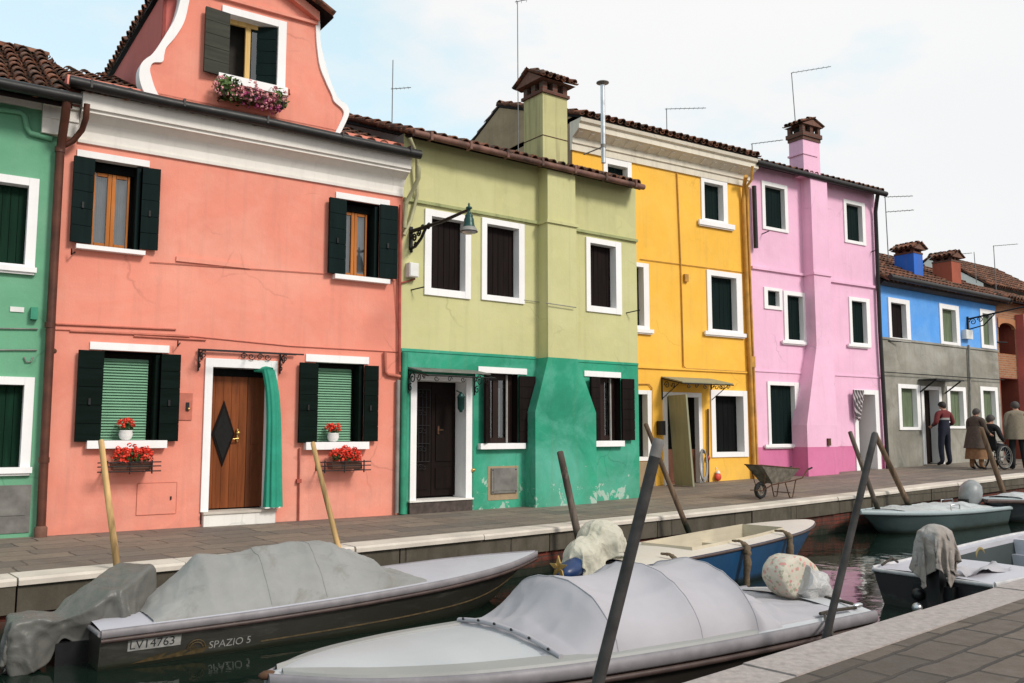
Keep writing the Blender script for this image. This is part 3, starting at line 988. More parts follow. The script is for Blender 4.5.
# iron rail over the door
b = mb('iron'); a_ = HS.p(198, 349, -.05); c_ = HS.p(296, 355, -.05)
zr = (a_[2] + c_[2]) / 2
b.box(a_[0], c_[0], -.06, -.04, zr - .012, zr + .012); b.box(a_[0], c_[0], -.33, -.31, zr - .03, zr - .012)
for uu in (a_[0] + .02, c_[0] - .2, (a_[0] + c_[0]) / 2):
    b.bar((uu, -.05, zr), (uu, -.32, zr - .02), .009)
for uu in (a_[0] + .02, c_[0] - .2):
    b.bar((uu, -.02, zr), (uu, -.02, zr - .26), .011)
    scroll(b, (uu, -.13, zr - .09), .07, 1.3, .008, 0, 1, (0, 1, 0)); scroll(b, (uu, -.07, zr - .19), .045, 1.2, .008, 2, -1, (0, 1, 0))
    scroll(b, (uu + .05, -.05, zr - .06), .05, 1.2, .007, 1)
um = (a_[0] + c_[0]) / 2 + .1
for k, s_ in ((-.16, 1), (-.06, -1), (.05, 1), (.15, -1)):
    scroll(b, (um + k, -.05, zr - .055), .045, 1.3, .006, 0, s_)
b.build('canopy_rail', HS.root)

# gable window
gi = HS.rect(228, 20.5, 277.5, 83.4); go = HS.rect(219, 13.5, 285.5, 90)
gz = HS.rect(216.5, 82, 285.5, 90)
zec = HS.p(250, 112)[2]      # where the gable starts behind the gutter
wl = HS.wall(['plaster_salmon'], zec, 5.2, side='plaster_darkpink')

def curve_pts(px):
    q = [HS.p(x, y) for x, y in px]
    return [(a[0], a[2]) for a in q]
BAND = {'l': ([(152, 105), (144, 93.5), (139.5, 82), (138.8, 72), (141, 64), (146, 59), (151, 55.5), (157, 48), (165, 35.5), (174, 20), (179, 4), (180.5, -7)],
              [(162, 103), (155, 90), (151, 78), (149.5, 69.5), (153, 63.3), (162, 62.5), (163.8, 55), (166, 48), (174.5, 38), (183.5, 23), (188, 5), (190, -7)]),
        'r': ([(338, 137), (345, 123), (348.5, 113), (346, 105.5), (340, 101), (335, 94.5), (330, 82), (325, 66), (320, 44), (319.5, 30), (319, 16)],
              [(333, 136), (340, 122), (343, 114), (341, 109), (333.5, 102), (331, 95), (325, 82), (319, 66), (316, 44), (315.3, 30), (315, 19)])}
def smooth(pts, n=44):
    t = list(range(len(pts)))
    a = crom(t, [p[0] for p in pts], n)[1]; c = crom(t, [p[1] for p in pts], n)[1]
    return list(zip(a, c))
BS = {k: [smooth(curve_pts(q)) for q in v] for k, v in BAND.items()}
GL = [((a[0] + c[0]) / 2, (a[1] + c[1]) / 2) for a, c in zip(*BS['l'])]
GR = [((a[0] + c[0]) / 2, (a[1] + c[1]) / 2) for a, c in zip(*BS['r'])]
GL[0] = (GL[0][0], zec - .02); GR[0] = (GR[0][0], zec - .02)
ztl = GL[-1][1]; ztr = GR[-1][1]; zt_ = (ztl + ztr) / 2
GL[-1] = (GL[-1][0], zt_); GR[-1] = (GR[-1][0], zt_)
uc = (GL[-1][0] + GR[-1][0]) / 2; gw = GR[-1][0] - GL[-1][0]
zap = zt_ + gw / 2 * math.tan(R(27))
# gable wall built as strips around the window opening
gb = mb('plaster_salmon')
zs = sorted({round(z, 4) for z in np.linspace(zec - .02, zt_, 60)} | {round(gi[2] - .015, 4), round(gi[3] + .015, 4)})
def edge_at(C, z):
    zz = [p[1] for p in C]; uu = [p[0] for p in C]
    # walk along the curve and take the first crossing
    for k in range(len(C) - 1):
        if (zz[k] - z) * (zz[k + 1] - z) <= 0 and zz[k] != zz[k + 1]:
            f = (z - zz[k]) / (zz[k + 1] - zz[k]); return uu[k] + f * (uu[k + 1] - uu[k])
    return uu[-1] if z > zz[-1] else uu[0]
for k in range(len(zs) - 1):
    a, c = zs[k], zs[k + 1]
    la, lc, ra, rc = edge_at(GL, a), edge_at(GL, c), edge_at(GR, a), edge_at(GR, c)
    m = (a + c) / 2
    if gi[2] - .015 < m < gi[3] + .015:
        gb.quad((la, 0, a), (gi[0] - .015, 0, a), (gi[0] - .015, 0, c), (lc, 0, c)); gb.quad((gi[1] + .015, 0, a), (ra, 0, a), (rc, 0, c), (gi[1] + .015, 0, c))
    else:
        gb.quad((la, 0, a), (ra, 0, a), (rc, 0, c), (lc, 0, c))
gb.quad((GL[-1][0], 0, zt_), (GR[-1][0], 0, zt_), (uc, 0, zap))
gb.mat('interior'); gb.quad((gi[0] - .02, .35, gi[2]), (gi[1] + .02, .35, gi[2]), (gi[1] + .02, .35, gi[3]), (gi[0] - .02, .35, gi[3]))
# dormer behind: side walls and back edge of the frontispiece
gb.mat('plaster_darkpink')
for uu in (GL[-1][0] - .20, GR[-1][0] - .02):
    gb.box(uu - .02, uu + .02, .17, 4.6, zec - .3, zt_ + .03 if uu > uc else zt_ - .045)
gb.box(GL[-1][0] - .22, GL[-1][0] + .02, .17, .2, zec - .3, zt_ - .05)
gable = gb.build('gable', HS.root)
for kk in 'lr':
    b = mb('paint_white'); o_, i_ = BS[kk]
    b.rings([[(i[0], -.03, i[1]), (o[0], -.03, o[1]), (o[0], .165, o[1]), (i[0], .165, i[1])] for o, i in zip(o_, i_)], True, True, False)
    b.build('gable_band', HS.root)
# pediment mouldings and dormer roof
b = mb('plaster_salmon')
b.box(GL[-1][0], GR[-1][0], -.05, .0, zt_ - .04, zt_ - .001)
for s_ in (-1, 1):
    e = np.array([uc + s_ * gw / 2, zt_]); t = np.array([uc, zap]) - e; L_ = np.linalg.norm(t); t /= L_
    nn = np.array([-t[1] * (1 if s_ < 0 else -1), t[0] * (1 if s_ < 0 else -1)])
    e0 = e; e1 = np.array([uc, zap])
    b.prism([(e0[0], -.10, e0[1]), (e1[0], -.10, e1[1]), (e1[0], -.10, e1[1] + .12), (e0[0], -.10, e0[1] + .12)], (0, .0995, 0))
b.build('pediment', HS.root)
b = mb('shutter_brown')
for s_ in (-1, 1):
    ov = .16 if s_ > 0 else .27
    e = np.array([uc + s_ * (gw / 2 + ov), zt_ - ov * math.tan(R(27)) + .10]); a_ = np.array([uc, zap + .10])
    b.mat('shutter_brown')
    y0_ = -.2 if s_ > 0 else -.02
    b.prism([(e[0], y0_, e[1] + .02), (a_[0], y0_, a_[1] + .02), (a_[0], y0_, a_[1] + .04), (e[0], y0_, e[1] + .04)], (0, 4.6 - y0_, 0))
    sd = np.array([a_[0] - e[0], 0, a_[1] - e[1]])
    o_ = (e[0], 4.6, e[1] + .04) if s_ < 0 else (e[0], -.22, e[1] + .04)
    tilefield(b, o_, (0, -1 if s_ < 0 else 1, 0), sd, 4.8, float(np.linalg.norm(sd)), .19, .36)
b.build('dormer_roof', HS.root)
# window in the gable
b = mb('paint_white')
b.box(go[0] + .02, gi[0], -.025, .16, gz[3], go[3]); b.box(gi[1], go[1], -.025, .16, gz[3], go[3]); b.box(gi[0] + .001, gi[1] - .001, -.023, .16, gi[3], go[3])
gwn = b.build('window', HS.root)
b = mb('paint_white'); b.box(gz[0], gz[1], -.09, .2, gz[2], gz[3] - .002); b.build('sill', gwn)
l = HS.rect(203.5, 10, 228, 75, n=-.06)
b = mb('shutter_grey'); leaf_board(b, l[0], gi[0] - .01, -.075, -.032, l[2], l[3], 5, True, tf=hinge_tf(gi[0], -.03, R(6))); b.build('shutter', gwn)
q = HS.rect(264, 18, 276, 84)
b = mb('shutter_teal'); leaf_board(b, gi[1] - .40, gi[1] - .005, .0, .04, gi[2] + .01, gi[3] - .01, 5, True, tf=hinge_tf(gi[1], .02, R(-28) + 0)); b.build('shutter', gwn)
b = mb('wood_frame_pale')
m = HS.p(247.5, 55, .12)[0]
b.box(gi[0], gi[1], .12, .16, gi[3] - .06, gi[3]); b.box(m - .03, m + .035, .12, .16, gi[2], gi[3] - .061)
b.box(gi[0], gi[0] + .015, .12, .16, gi[2], gi[3] - .061)
b.build('sash', gwn)
b = mb('shutter_teal'); b.box(m + .05, m + .17, .13, .17, gi[2], gi[3] - .1); b.build('sash', gwn)
b = mb('window_glass'); b.quad((m + .05, .125, gi[2]), (gi[1], .125, gi[2]), (gi[1], .125, gi[3] - .1), (m + .05, .125, gi[3] - .1)); b.build('pane', gwn)

# eaves cornice, gutter, roof
b = mb('cornice_white')
profile_u(b, [(.02, zcb - .02), (-.03, zcb - .02), (-.035, zcb + .02), (-.02, zcb + .022), (-.03, zcb + .12), (-.08, zcb + .22), (-.19, zcb + .29), (-.22, zcb + .292), (-.22, zcb + .33), (-.25, zcb + .332), (-.27, zct + .0), (.02, zct)], .14, HS.W - .005)
b.build('cornice', HS.root)
b = mb('gutter_black')
b.tube([(-.02, -.36, zgu + .03), (HS.W * .25, -.36, zgu + .005), (HS.W * .5, -.36, zgu + .012), (HS.W * .78, -.365, zgu - .008), (HS.W + .08, -.36, zgu - .01)], .064, 10)
for k in range(5):
    uu = .2 + k * (HS.W - .3) / 4; b.lathe((uu, -.36, zgu), [(.0, 0)], 4) if 0 else b.box(uu - .012, uu + .012, -.430, -.25, zgu - .02, zgu + .075)
b.build('gutter', HS.root)
b = MB(); rr = 1.12; sd = np.array([0, 2.6 + .3, rr + .3 * rr / 2.6])
z_r = zct + .03
b.mat('shutter_brown')
# low front slope either side of and below the gable, then the main slopes behind
b.prism([(0, -.3, z_r - .1), (0, -.004, z_r - .0), (0, -.004, z_r + .05), (0, -.3, z_r - .05)], (HS.W, 0, 0))
tilefield(b, (0, -.31, z_r - .105), (1, 0, 0), (0, .31, .14), HS.W, .36, .19, .36, jit=.02)
for a, c in ((0, GL[0][0] - .02), (GR[0][0] + .02, HS.W)):
    b.mat('shutter_brown')
    b.prism([(a, .0, z_r), (a, 2.6, z_r + rr), (a, 2.6, z_r + rr + .05), (a, 0, z_r + .05)], (c - a, 0, 0))
    tilefield(b, (a, .02, z_r + .05), (1, 0, 0), (0, 2.6, rr), c - a, 2.7, .19, .36)
b.mat('shutter_brown')
b.prism([(0, 2.61, z_r + rr), (0, 5.5, z_r - .1), (0, 5.5, z_r - .05), (0, 2.61, z_r + rr + .05)], (HS.W, 0, 0))
b.prism([(GL[0][0], .2, z_r + .07), (GL[0][0], 2.6, z_r + rr), (GL[0][0], 2.6, z_r + rr + .05), (GL[0][0], .2, z_r + .12)], (GR[0][0] - GL[0][0], 0, 0))
b.build('roof', HS.root)

# pipes, conduits and small fittings
HS.pipe([(87, 104, -.36), (86, 118, -.34), (82, 130, -.2), (73, 141, -.14), (63, 146, -.1)], .034, 'pipe_brown', 'branch_pipe')
HS.pipe([(419, 166, -.36), (418.5, 178, -.34), (413, 190, -.18), (406, 203, -.08), (404.5, 228, -.06)], .032, 'pipe_lime', 'downpipe')
HS.pipe([(400.5, 205, -.05), (399.5, 300, -.05), (399.5, 372, -.05)], .022, 'pipe_redoxide', 'conduit')
HS.pipe([(385, 352, -.04), (385.5, 372, -.04), (388, 374.5, -.04), (400, 376.5, -.04)], .025, 'pipe_pink', 'conduit')
HS.pipe([(398.3, 380, -.05), (396.5, 513, -.05)], .03, 'pipe_grey', 'drainpipe')
HS.pipe([(299.5, 448, -.025), (298.5, 522, -.025)], .012, 'pipe_redoxide', 'gas_pipe')
b = mb('pipe_redoxide'); q = HS.p(298.8, 481, -.03); b.box(q[0] - .03, q[0] + .03, -.05, .0, q[2] - .025, q[2] + .025); b.build('gas_tap', HS.root)
b = mb('pipe_pink')
for px in ([(56, 324), (176, 329.5)], [(70, 331), (190, 336.5)], [(134, 336), (206, 340)]):
    b.tube([HS.p(x, y, -.014) for x, y in px], .012, 6)
b.mat('pipe_pink')
b.tube([HS.p(x, y, -.012) for x, y in ((45, 329), (180, 335), (290, 346), (398, 352))], .006, 5)
b.tube([HS.p(x, y, -.015) for x, y in ((150, 262), (330, 274), (395, 281))], .005, 5)
b.tube([HS.p(x, y, -.015) for x, y in ((394, 282), (396, 310), (398, 330))], .004, 5)
b.build('conduit', HS.root)
b = mb('plaster_salmon'); q = HS.rect(177, 258, 252, 266, n=-.06); b.box(q[0], q[1], -.025, .0, (q[2] + q[3]) / 2 - .03, (q[2] + q[3]) / 2 + .03); b.build('stone_ledge', HS.root)
b = mb('pipe_pink'); q = HS.rect(179, 393, 192, 420); b.box(q[0], q[1], -.015, .0, q[2], q[3]); b.mat('iron'); b.box((q[0] + q[1]) / 2 - .0, q[1] - .04, -.03, -.0155, (q[2] + q[3]) / 2 - .05, (q[2] + q[3]) / 2 + .05); b.mat('brass'); b.ball(((q[0] + q[1]) / 2 + .03, -.035, (q[2] + q[3]) / 2 - .03), .018); b.build('bell_panel', HS.root)
b = mb('plaster_salmon'); q = HS.rect(137, 483, 176, 514)
b.box(q[0], q[1], -.006, .0, q[2], q[3]); b.mat('pipe_pink')
for e in ((q[0] - .006, q[0], q[2], q[3]), (q[1], q[1] + .006, q[2], q[3]), (q[0], q[1], q[3], q[3] + .006), (q[0], q[1], q[2] - .006, q[2])):
    b.box(e[0], e[1], -.009, .0, e[2], e[3])
b.mat('iron'); b.box(q[1] - .07, q[1] - .055, -.02, -.006, (q[2] + q[3]) / 2 - .02, (q[2] + q[3]) / 2 + .02)
b.build('meter_door', HS.root)
for x, y in ((75, 252), (290, 94), (180, 343)):
    b = mb('iron'); q = HS.p(x, y, 0); b.tube([q, (q[0] - .05, -.10, q[2] - .05), (q[0] - .05, -.10, q[2] + .02)], .008, 6); b.build('wall_hook', HS.root)
b = mb('rust'); q = HS.p(54, 351, 0); b.ball((q[0], -.002, q[2]), (.03, .012, .03), 10, 6); b.build('wall_plug', HS.root)

# ------------------------------------------------------------------ 3 lime and teal house
HL = House(salR, grR, 'lime_and_teal_house', 'pale lime house with teal ground floor, chimney breast and big tiled chimney')
zsp = HL.p(520, 357)[2]; zel = HL.p(520, 158, -.3)[2]
zel = (HL.p(430, 139, -.34)[2] + HL.p(630, 182, -.34)[2]) / 2
for o_, i_ in (((424, 212.5, 470, 297), (430.5, 219, 464.5, 290)), ((481, 221, 523.5, 302), (486, 226.5, 518, 296.5)), ((585.5, 240, 620.5, 313), (589.5, 245, 615, 307))):
    framed_window(HL, o_, i_, 'shutter_brown', .11, None, planks=3)
def lower_window(h, lintel, op, sill, left, right, la, ra):
    i = h.rect(*op)
    q = h.rect(*lintel, n=-.02)
    b = mb('paint_white'); b.box(q[0], q[1], -.022, .10, q[2], q[3]); w = b.build('window', h.root)
    q = h.rect(*sill, n=-.08); s2 = mb('paint_white'); s2.box(q[0], q[1], -.09, .12, q[2], q[3]); s2.build('sill', w)
    h.ops.append((i[0], i[1], i[2], i[3], .30, 'shutter_brown'))
    for side, wd, ang in ((0, left, la), (1, right, ra)):
        s2 = mb('shutter_brown')
        if side == 0:
            leaf_board(s2, i[0] - wd, i[0] - .004, -.065, -.022, i[2] + .0, i[3] - .01, 6, True, tf=hinge_tf(i[0], -.02, R(ang)))
        else:
            leaf_board(s2, i[1] + .004, i[1] + wd, -.065, -.022, i[2] + .0, i[3] - .01, 6, True, tf=hinge_tf(i[1], -.02, -R(ang)))
        s2.build('shutter', w)
    g = mb('wood_frame_dark'); rec = .13; m = (i[0] + i[1]) / 2 - .03
    for x0, x1 in ((i[0], i[0] + .06), (m - .05, m + .05), (i[1] - .12, i[1])):
        g.box(x0, x1, rec, rec + .05, i[2], i[3])
    for x0, x1 in ((i[0] + .061, m - .051), (m + .051, i[1] - .121)):
        g.box(x0, x1, rec + .003, rec + .05, i[2], i[2] + .08); g.box(x0, x1, rec + .003, rec + .05, i[3] - .08, i[3])
    g.build('sash', w)
    g = mb('plastic_grey'); g.box(i[1] - .13, i[1] - .105, .10, rec - .001, i[2], i[3]); g.build('blind_rail', w)
    p = mb('window_glass'); p.quad((i[0], rec + .02, i[2]), (i[1], rec + .02, i[2]), (i[1], rec + .02, i[3]), (i[0], rec + .02, i[3])); p.build('pane', w)
    k = mb('curtain_white'); x0, x1 = m + .06, i[1] - .17
    k.rings([[(x0 + (x1 - x0) * j / 16, rec + .09 + .012 * math.sin(j * 1.9), zz) for j in range(17)] for zz in (i[2] + .1, i[3] - .2)], False, False); k.build('curtain', w)
lower_window(HL, (478.5, 367.5, 527, 373.5), (487, 374.5, 517, 443), (480.5, 443.3, 525.5, 449), .15, .30, 30, 4)
lower_window(HL, (584.5, 371.5, 621, 377), (597.5, 377.5, 620, 440.5), (596, 440.8, 624.5, 446.5), .26, .27, 14, 4)
do = HL.rect(409.5, 375, 471, 499); di = HL.rect(415.5, 381, 465, 497)
b = mb('paint_white')
b.box(do[0], di[0], -.03, .32, do[2], do[3]); b.box(di[1], do[1], -.03, .32, do[2], do[3]); b.box(di[0] + .001, di[1] - .001, -.028, .32, di[3], do[3])
door = b.build('door', HL.root)
HL.ops.append((do[0] + .02, do[1] - .02, .05, do[3] - .02, .36, None))
b = mb('door_dark'); wd = (di[1] - di[0]) / 2
for k in range(2):
    x0 = di[0] + k * wd; b.box(x0 + .004, x0 + wd - .004, .26, .31, di[2], di[3])
    for za, zb_ in ((.06, .24), (.30, .9)):
        Hd = di[3] - di[2]; b.box(x0 + .07, x0 + wd - .07, .245, .2595, di[2] + Hd * za, di[2] + Hd * zb_)
b.build('door_leaf', door)
b = mb('iron')
for k in range(6):
    uu = di[0] + .05 + k * (wd - .1) / 5; b.bar((uu, .22, di[2] + .5), (uu, .22, di[3] - .12), .006)
for k in range(5):
    zz = di[2] + .5 + k * (di[3] - di[2] - .62) / 4; b.bar((di[0] + .05, .22, zz), (di[0] + wd - .05, .22, zz), .006)
    for j in range(3):
        scroll(b, (di[0] + .14 + j * (wd - .28) / 2, .218, zz - .08), .045, 1.1, .005, j)
b.build('door_grille', door)
b = mb('rust'); q = HL.p(438, 430, .24); b.box(q[0] - .014, q[0] + .014, .225, .2445, q[2] - .06, q[2] + .06); b.bar((q[0], .19, q[2]), (q[0] + .06, .19, q[2]), .008); b.build('handle', door)
st = HL.rect(410, 500, 471, 512.5, n=-.04)
b = mb('marble_dark'); b.box(st[0] - .01, st[1] + .02, -.05, .3, -.1, do[2] - .025); b.mat('stone_white'); b.box(st[0] - .02, st[1] + .03, -.07, .3, do[2] - .024, do[2] - .001); b.build('doorstep', HL.root)
HL.wall(['plaster_teal', 'plaster_lime'], zel + .1, 3.4, (zsp,), side='plaster_shade', sideR='plaster_lime')
# string mouldings
zm = (HL.p(440, 209)[2] + HL.p(600, 232)[2]) / 2
br = [HL.p(x, 300, -.25)[0] for x in (548, 577)]
b = mb('moulding_worn'); b.box(.0, br[0] - .001, -.045, .0, zm - .022, zm + .022); b.build('string_moulding', HL.root)
b = mb('moulding_worn'); b.box(br[1] + .001, HL.W, -.045, .0, zm - .022, zm + .022)
b.build('string_moulding', HL.root)
b = mb('plaster_teal'); b.box(.0, br[0] - .06, -.012, .0, zsp - .02, zsp + .02); b.build('string_moulding', HL.root)
b = mb('plaster_teal'); b.box(br[1] + .08, HL.W, -.012, .0, zsp - .02, zsp + .02); b.build('string_moulding', HL.root)
# chimney breast: straight above, flared at the foot
zf0 = HL.p(536, 409, -.27)[2]
bf = [HL.p(x, 450, -.27)[0] for x in (535.5, 596.5)]
zz = [(-.3, bf[0], bf[1], -.27), (zf0 - .04, bf[0], bf[1], -.268), (zsp - .0, br[0], br[1], -.25)]
b = mb('plaster_teal')
b.rings([[(a, 0, z), (a, n, z), (c, n, z), (c, 0, z)] for z, a, c, n in zz], False, False, False)
b.mat('plaster_lime')
b.rings([[(a, 0, z), (a, n, z), (c, n, z), (c, 0, z)] for z, a, c, n in ((zsp - .0, br[0], br[1], -.25), (zm - .03, br[0], br[1], -.25))], False, False, False)
b.box(br[0] - .03, br[1] + .03, -.28, .0, zm - .03, zm + .02)
b.rings([[(a, 0, z), (a, n, z), (c, n, z), (c, 0, z)] for z, a, c, n in ((zm + .02, br[0] + .01, br[1] - .01, -.24), (zel + .03, br[0] + .01, br[1] - .01, -.24))], False, False, False)
b.build('chimney_breast', HL.root)
ck0, ck1 = HL.p(543, 130, -.24)[0], HL.p(567.5, 130, -.24)[0]
zck = HL.p(556, 96, -.24)[2]
b = mb('plaster_lime_worn'); b.box(ck0, ck1, -.235, .26, zel + .05, zck)
b.mat('rust'); zb1 = zel + (zck - zel) * .42; b.box(ck0 - .004, ck1 + .004, -.239, .264, zb1 - .008, zb1 + .008)
ch = b.build('chimney', HL.root)
tile_cap(ch, ck0 - .0, ck1 + .0, -.24, .27, zck, .20, .20, 'u', .10)
HL.roof(zel + .06, .26, 1.0, 2.55, 0.02, HL.W - .14, gable='plaster_shade')
b = mb('gutter_red'); b.tube([(-.02, -.32, zel + .02), (HL.W * .5, -.33, zel + .0), (HL.W - .12, -.32, zel - .0)], .048, 10)
for k in range(7):
    uu = .25 + k * (HL.W - .6) / 6; b.box(uu - .02, uu + .02, -.380, -.25, zel - .045, zel + .075)
b.build('gutter', HL.root)
HL.pipe([(410, 138, -.3), (414, 148, -.28), (417, 160, -.12), (417, 196, -.06), (411, 220, -.06), (404, 235, -.06)], .026, 'pipe_lime', 'downpipe')
HL.pipe([(404.5, 352, -.05), (402.5, 514, -.05)], .05, 'pipe_teal', 'downpipe', n=-.05)
b = mb('steel'); s0 = HL.p(603.5, 163, .35); s1 = HL.p(605.5, 86, .35)
b.tube([s0, (s0[0], .35, s1[2])], .042, 12); b.mat('pipe_grey'); b.lathe((s0[0], .35, s0[2] + .28), [(.05, 0), (.05, .06)], 12)
b.lathe((s0[0], .35, s1[2]), [(.03, -.02), (.03, .03), (.115, .035), (.115, .05), (.02, .075)], 14)
b.bar((s0[0], .35, s0[2] + .3), (s0[0] + .02, .9, s0[2] + .3), .012)
b.build('stovepipe', HL.root)
# canopy over the door: thin sheet on scrolled iron brackets
cn = HL.rect(407, 366, 473, 370); zc = HL.p(440, 371, 0)[2]
b = mb('metal_grey'); b.prism([(cn[0], -.02, zc + .02), (cn[0], -.42, zc - .05), (cn[0], -.42, zc - .038), (cn[0], -.02, zc + .035)], (cn[1] - cn[0] + .03, 0, 0))
cano = b.build('door_canopy', HL.root)
b = mb('iron')
for uu in (cn[0] + .01, cn[1] + .02):
    b.bar((uu, -.02, zc - .005), (uu, -.56, zc - .115), .011); b.bar((uu, -.015, zc), (uu, -.015, zc - .34), .011)
    scroll(b, (uu, -.14, zc - .13), .09, 1.4, .008, 0, 1, (0, 1, 0)); scroll(b, (uu, -.08, zc - .26), .06, 1.2, .008, 2, -1, (0, 1, 0)); scroll(b, (uu, -.32, zc - .12), .06, 1.2, .008, 0, -1, (0, 1, 0)); scroll(b, (uu, -.45, zc - .125), .04, 1.2, .007, 0, 1, (0, 1, 0))
b.bar((cn[0], -.55, zc - .11), (cn[1] + .03, -.55, zc - .11), .01)
for k in range(4):
    scroll(b, (cn[0] + .15 + k * .22, -.55, zc - .15), .04, 1.2, .006, 0, 1 if k % 2 else -1)
b.build('bracket', cano)
b = mb('metal_grey'); q = HL.rect(490.5, 468, 516, 493); b.box(q[0], q[1], -.03, .0, q[2], q[3]); b.box(q[0] + .04, q[1] - .04, -.036, -.0305, q[2] + .04, q[3] - .04)
b.mat('iron')
for sx in (q[0] + .025, q[1] - .025):
    for sz in (q[2] + .025, q[3] - .025):
        b.ball((sx, -.031, sz), .011, 6, 4)
b.mat('plaster_brown'); b.box(q[0] - .05, q[1] + .04, -.006, .0, q[2] - .10, q[3] + .03); b.build('meter_cover', HL.root)
b = mb('plastic_white'); q = HL.rect(409, 263, 418, 277, n=-.1); b.box(q[0], q[1], -.12, .0, q[2], q[3]); b.box(q[0] + .01, q[1] - .01, -.13, -.1205, q[2] + .01, q[3] - .01); b.build('electric_box', HL.root)
HL.pipe([(400, 283), (409, 281), (415, 279)], .012, 'pipe_redoxide', 'conduit', n=-.03)
for x, y, dx in ((411, 290, 13), (626, 313, 14)):
    b = mb('iron'); q = HL.p(x, y, -.0); r_ = HL.p(x + dx, y - 3, -.2); b.bar(q, r_, .010); b.build('wall_hook', HL.root)
b = mb('pipe_grey'); b.tube([HL.p(x, y, -.03) for x, y in ((524, 300), (546, 303))], .006, 5); b.tube([HL.p(x, y, -.3) for x, y in ((546, 303), (576, 307.5))], .008, 5); b.build('cable', HL.root)
b = mb('pipe_teal'); q = HL.p(472.5, 470, -.02); b.tube([HL.p(473, 375, -.02), HL.p(472.5, 505, -.02)], .012, 6); b.mat('brass'); b.ball((q[0], -.04, q[2]), .03); b.build('gas_pipe', HL.root)

# ------------------------------------------------------------------ 4 yellow house
HY = House(yeL, pkL, 'yellow_house', 'yellow house with ornate cream cornice and open door under a small awning', .05)
WY = HY.W
for o_, i_, s_ in (((603, 160, 631, 212), (607, 166, 627, 206), None), ((700.7, 180.3, 726.7, 223), (703.7, 184, 722.5, 220), (699.5, 222, 735, 227.5)),
                   ((616, 262, 648.3, 329), (620, 266, 643, 325), (612, 328, 654, 332.5)), ((706.7, 272, 741.5, 333), (710.8, 277, 736, 330), (705.5, 332.2, 746.5, 336.5)),
                   ((618, 390, 651.5, 461), (622, 394, 647, 457), None)):
    framed_window(HY, o_, i_, 'shutter_teal', .12, s_, planks=3)
w6, i6 = framed_window(HY, (710.7, 390.5, 747, 457), (715, 396, 743, 452), 'shutter_black', .17, None, planks=3)
do = HY.rect(663, 392.5, 701.7, 487); di = HY.rect(667, 397, 698.5, 486)
b = mb('paint_white')
b.box(do[0], di[0], -.03, .10, do[2] - .1, do[3]); b.box(di[1], do[1], -.03, .10, do[2] - .1, do[3]); b.box(di[0] + .001, di[1] - .001, -.028, .10, di[3], do[3])
door = b.build('door', HY.root)
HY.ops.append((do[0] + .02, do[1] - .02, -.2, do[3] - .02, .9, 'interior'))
b = mb('door_brown'); zh = HY.p(692, 449, .1)[2]; b.box(di[0], di[1], .10, .14, .02, zh); b.box(di[0] + .1, di[1] - .08, .09, .0995, .15, zh - .1); b.build('half_door', door)
b = mb('door_sage'); hx = di[0] + .05
tf = hinge_tf(hx, -.04, R(-98)); lw = .60
zd0, zd1 = .09, di[3] + .02
def lean_tf(p):
    q = tf(p); return (q[0] + .05 * (1 - (p[2] - zd0) / (zd1 - zd0)), q[1] - .10 * (1 - (p[2] - zd0) / (zd1 - zd0)), p[2])
b.box(hx, hx + lw, -.075, -.035, zd0, zd1, lean_tf); b.mat('rust'); b.box(hx + lw * .45, hx + lw * .55, -.034, -.015, (zd0 + zd1) / 2 + .1, (zd0 + zd1) / 2 + .17, lean_tf)
b.build('door_leaf', door)
b = mb('iron'); q = HY.p(662, 428, -.12); b.box(q[0] - .06, q[0] + .04, -.18, -.03, q[2] - .14, q[2] + .14); b.build('letter_box', HY.root)
HY.wall(['plaster_yellow'], ztop_y - .02, 5.4, side='plaster_brown')
zst = (HY.p(640, 368)[2] + HY.p(745, 371.5)[2]) / 2
b = mb('plaster_yellow'); b.box(0, WY - .2, -.035, .0, zst - .02, zst + .02)
zcb_ = (HY.p(690, 263)[2] + HY.p(660, 259)[2]) / 2
b.build('string_moulding', HY.root)
# ornate cornice with modillions
zt = ztop_y; zb_ = HY.p(745, 186, -.05)[2]; ht = zt - zb_
b = mb('cornice_cream')
profile_u(b, [(.02, zb_), (-.04, zb_), (-.04, zb_ + ht * .22), (-.07, zb_ + ht * .24), (-.07, zb_ + ht * .42), (-.24, zb_ + ht * .60), (-.28, zb_ + ht * .62), (-.28, zb_ + ht * .80), (-.33, zb_ + ht * .84), (-.35, zt - .03), (.02, zt - .03)], -.04, WY + .02)
nm = int(WY / .30)
for k in range(nm + 1):
    uu = .05 + k * (WY - .1) / nm
    b.prism([(uu - .045, -.0705, zb_ + ht * .43), (uu - .045, -.11, zb_ + ht * .42), (uu - .045, -.16, zb_ + ht * .48), (uu - .045, -.215, zb_ + ht * .54), (uu - .045, -.22, zb_ + ht * .60), (uu - .045, -.0705, zb_ + ht * .60)], (.09, 0, 0))
b.build('cornice', HY.root)
HY.roof(zt + .09, .30, 1.05, 2.7, -.02, WY, gable='plaster_brown')
HY.pipe([(746, 176, -.3), (744.5, 184, -.12), (743.5, 200, -.07), (749, 340, -.07), (755, 484, -.07)], .045, 'pipe_yellow', 'downpipe')
HY.pipe([(752.5, 166, -.38), (751.5, 180, -.30), (747, 186, -.2), (747, 205, -.06), (758, 484, -.06)], .03, 'pipe_yellow', 'downpipe')
b = mb('pipe_yellow')
b.tube([HY.p(x, y, -.025) for x, y in ((677, 173), (681, 270), (683.5, 366), (686, 368.5), (752, 372))], .014, 6)
b.tube([HY.p(x, y, -.025) for x, y in ((636, 384), (649, 384), (652, 388), (652, 460))], .012, 6)
b.tube([HY.p(x, y, -.02) for x, y in ((640, 259), (748, 273))], .008, 5)
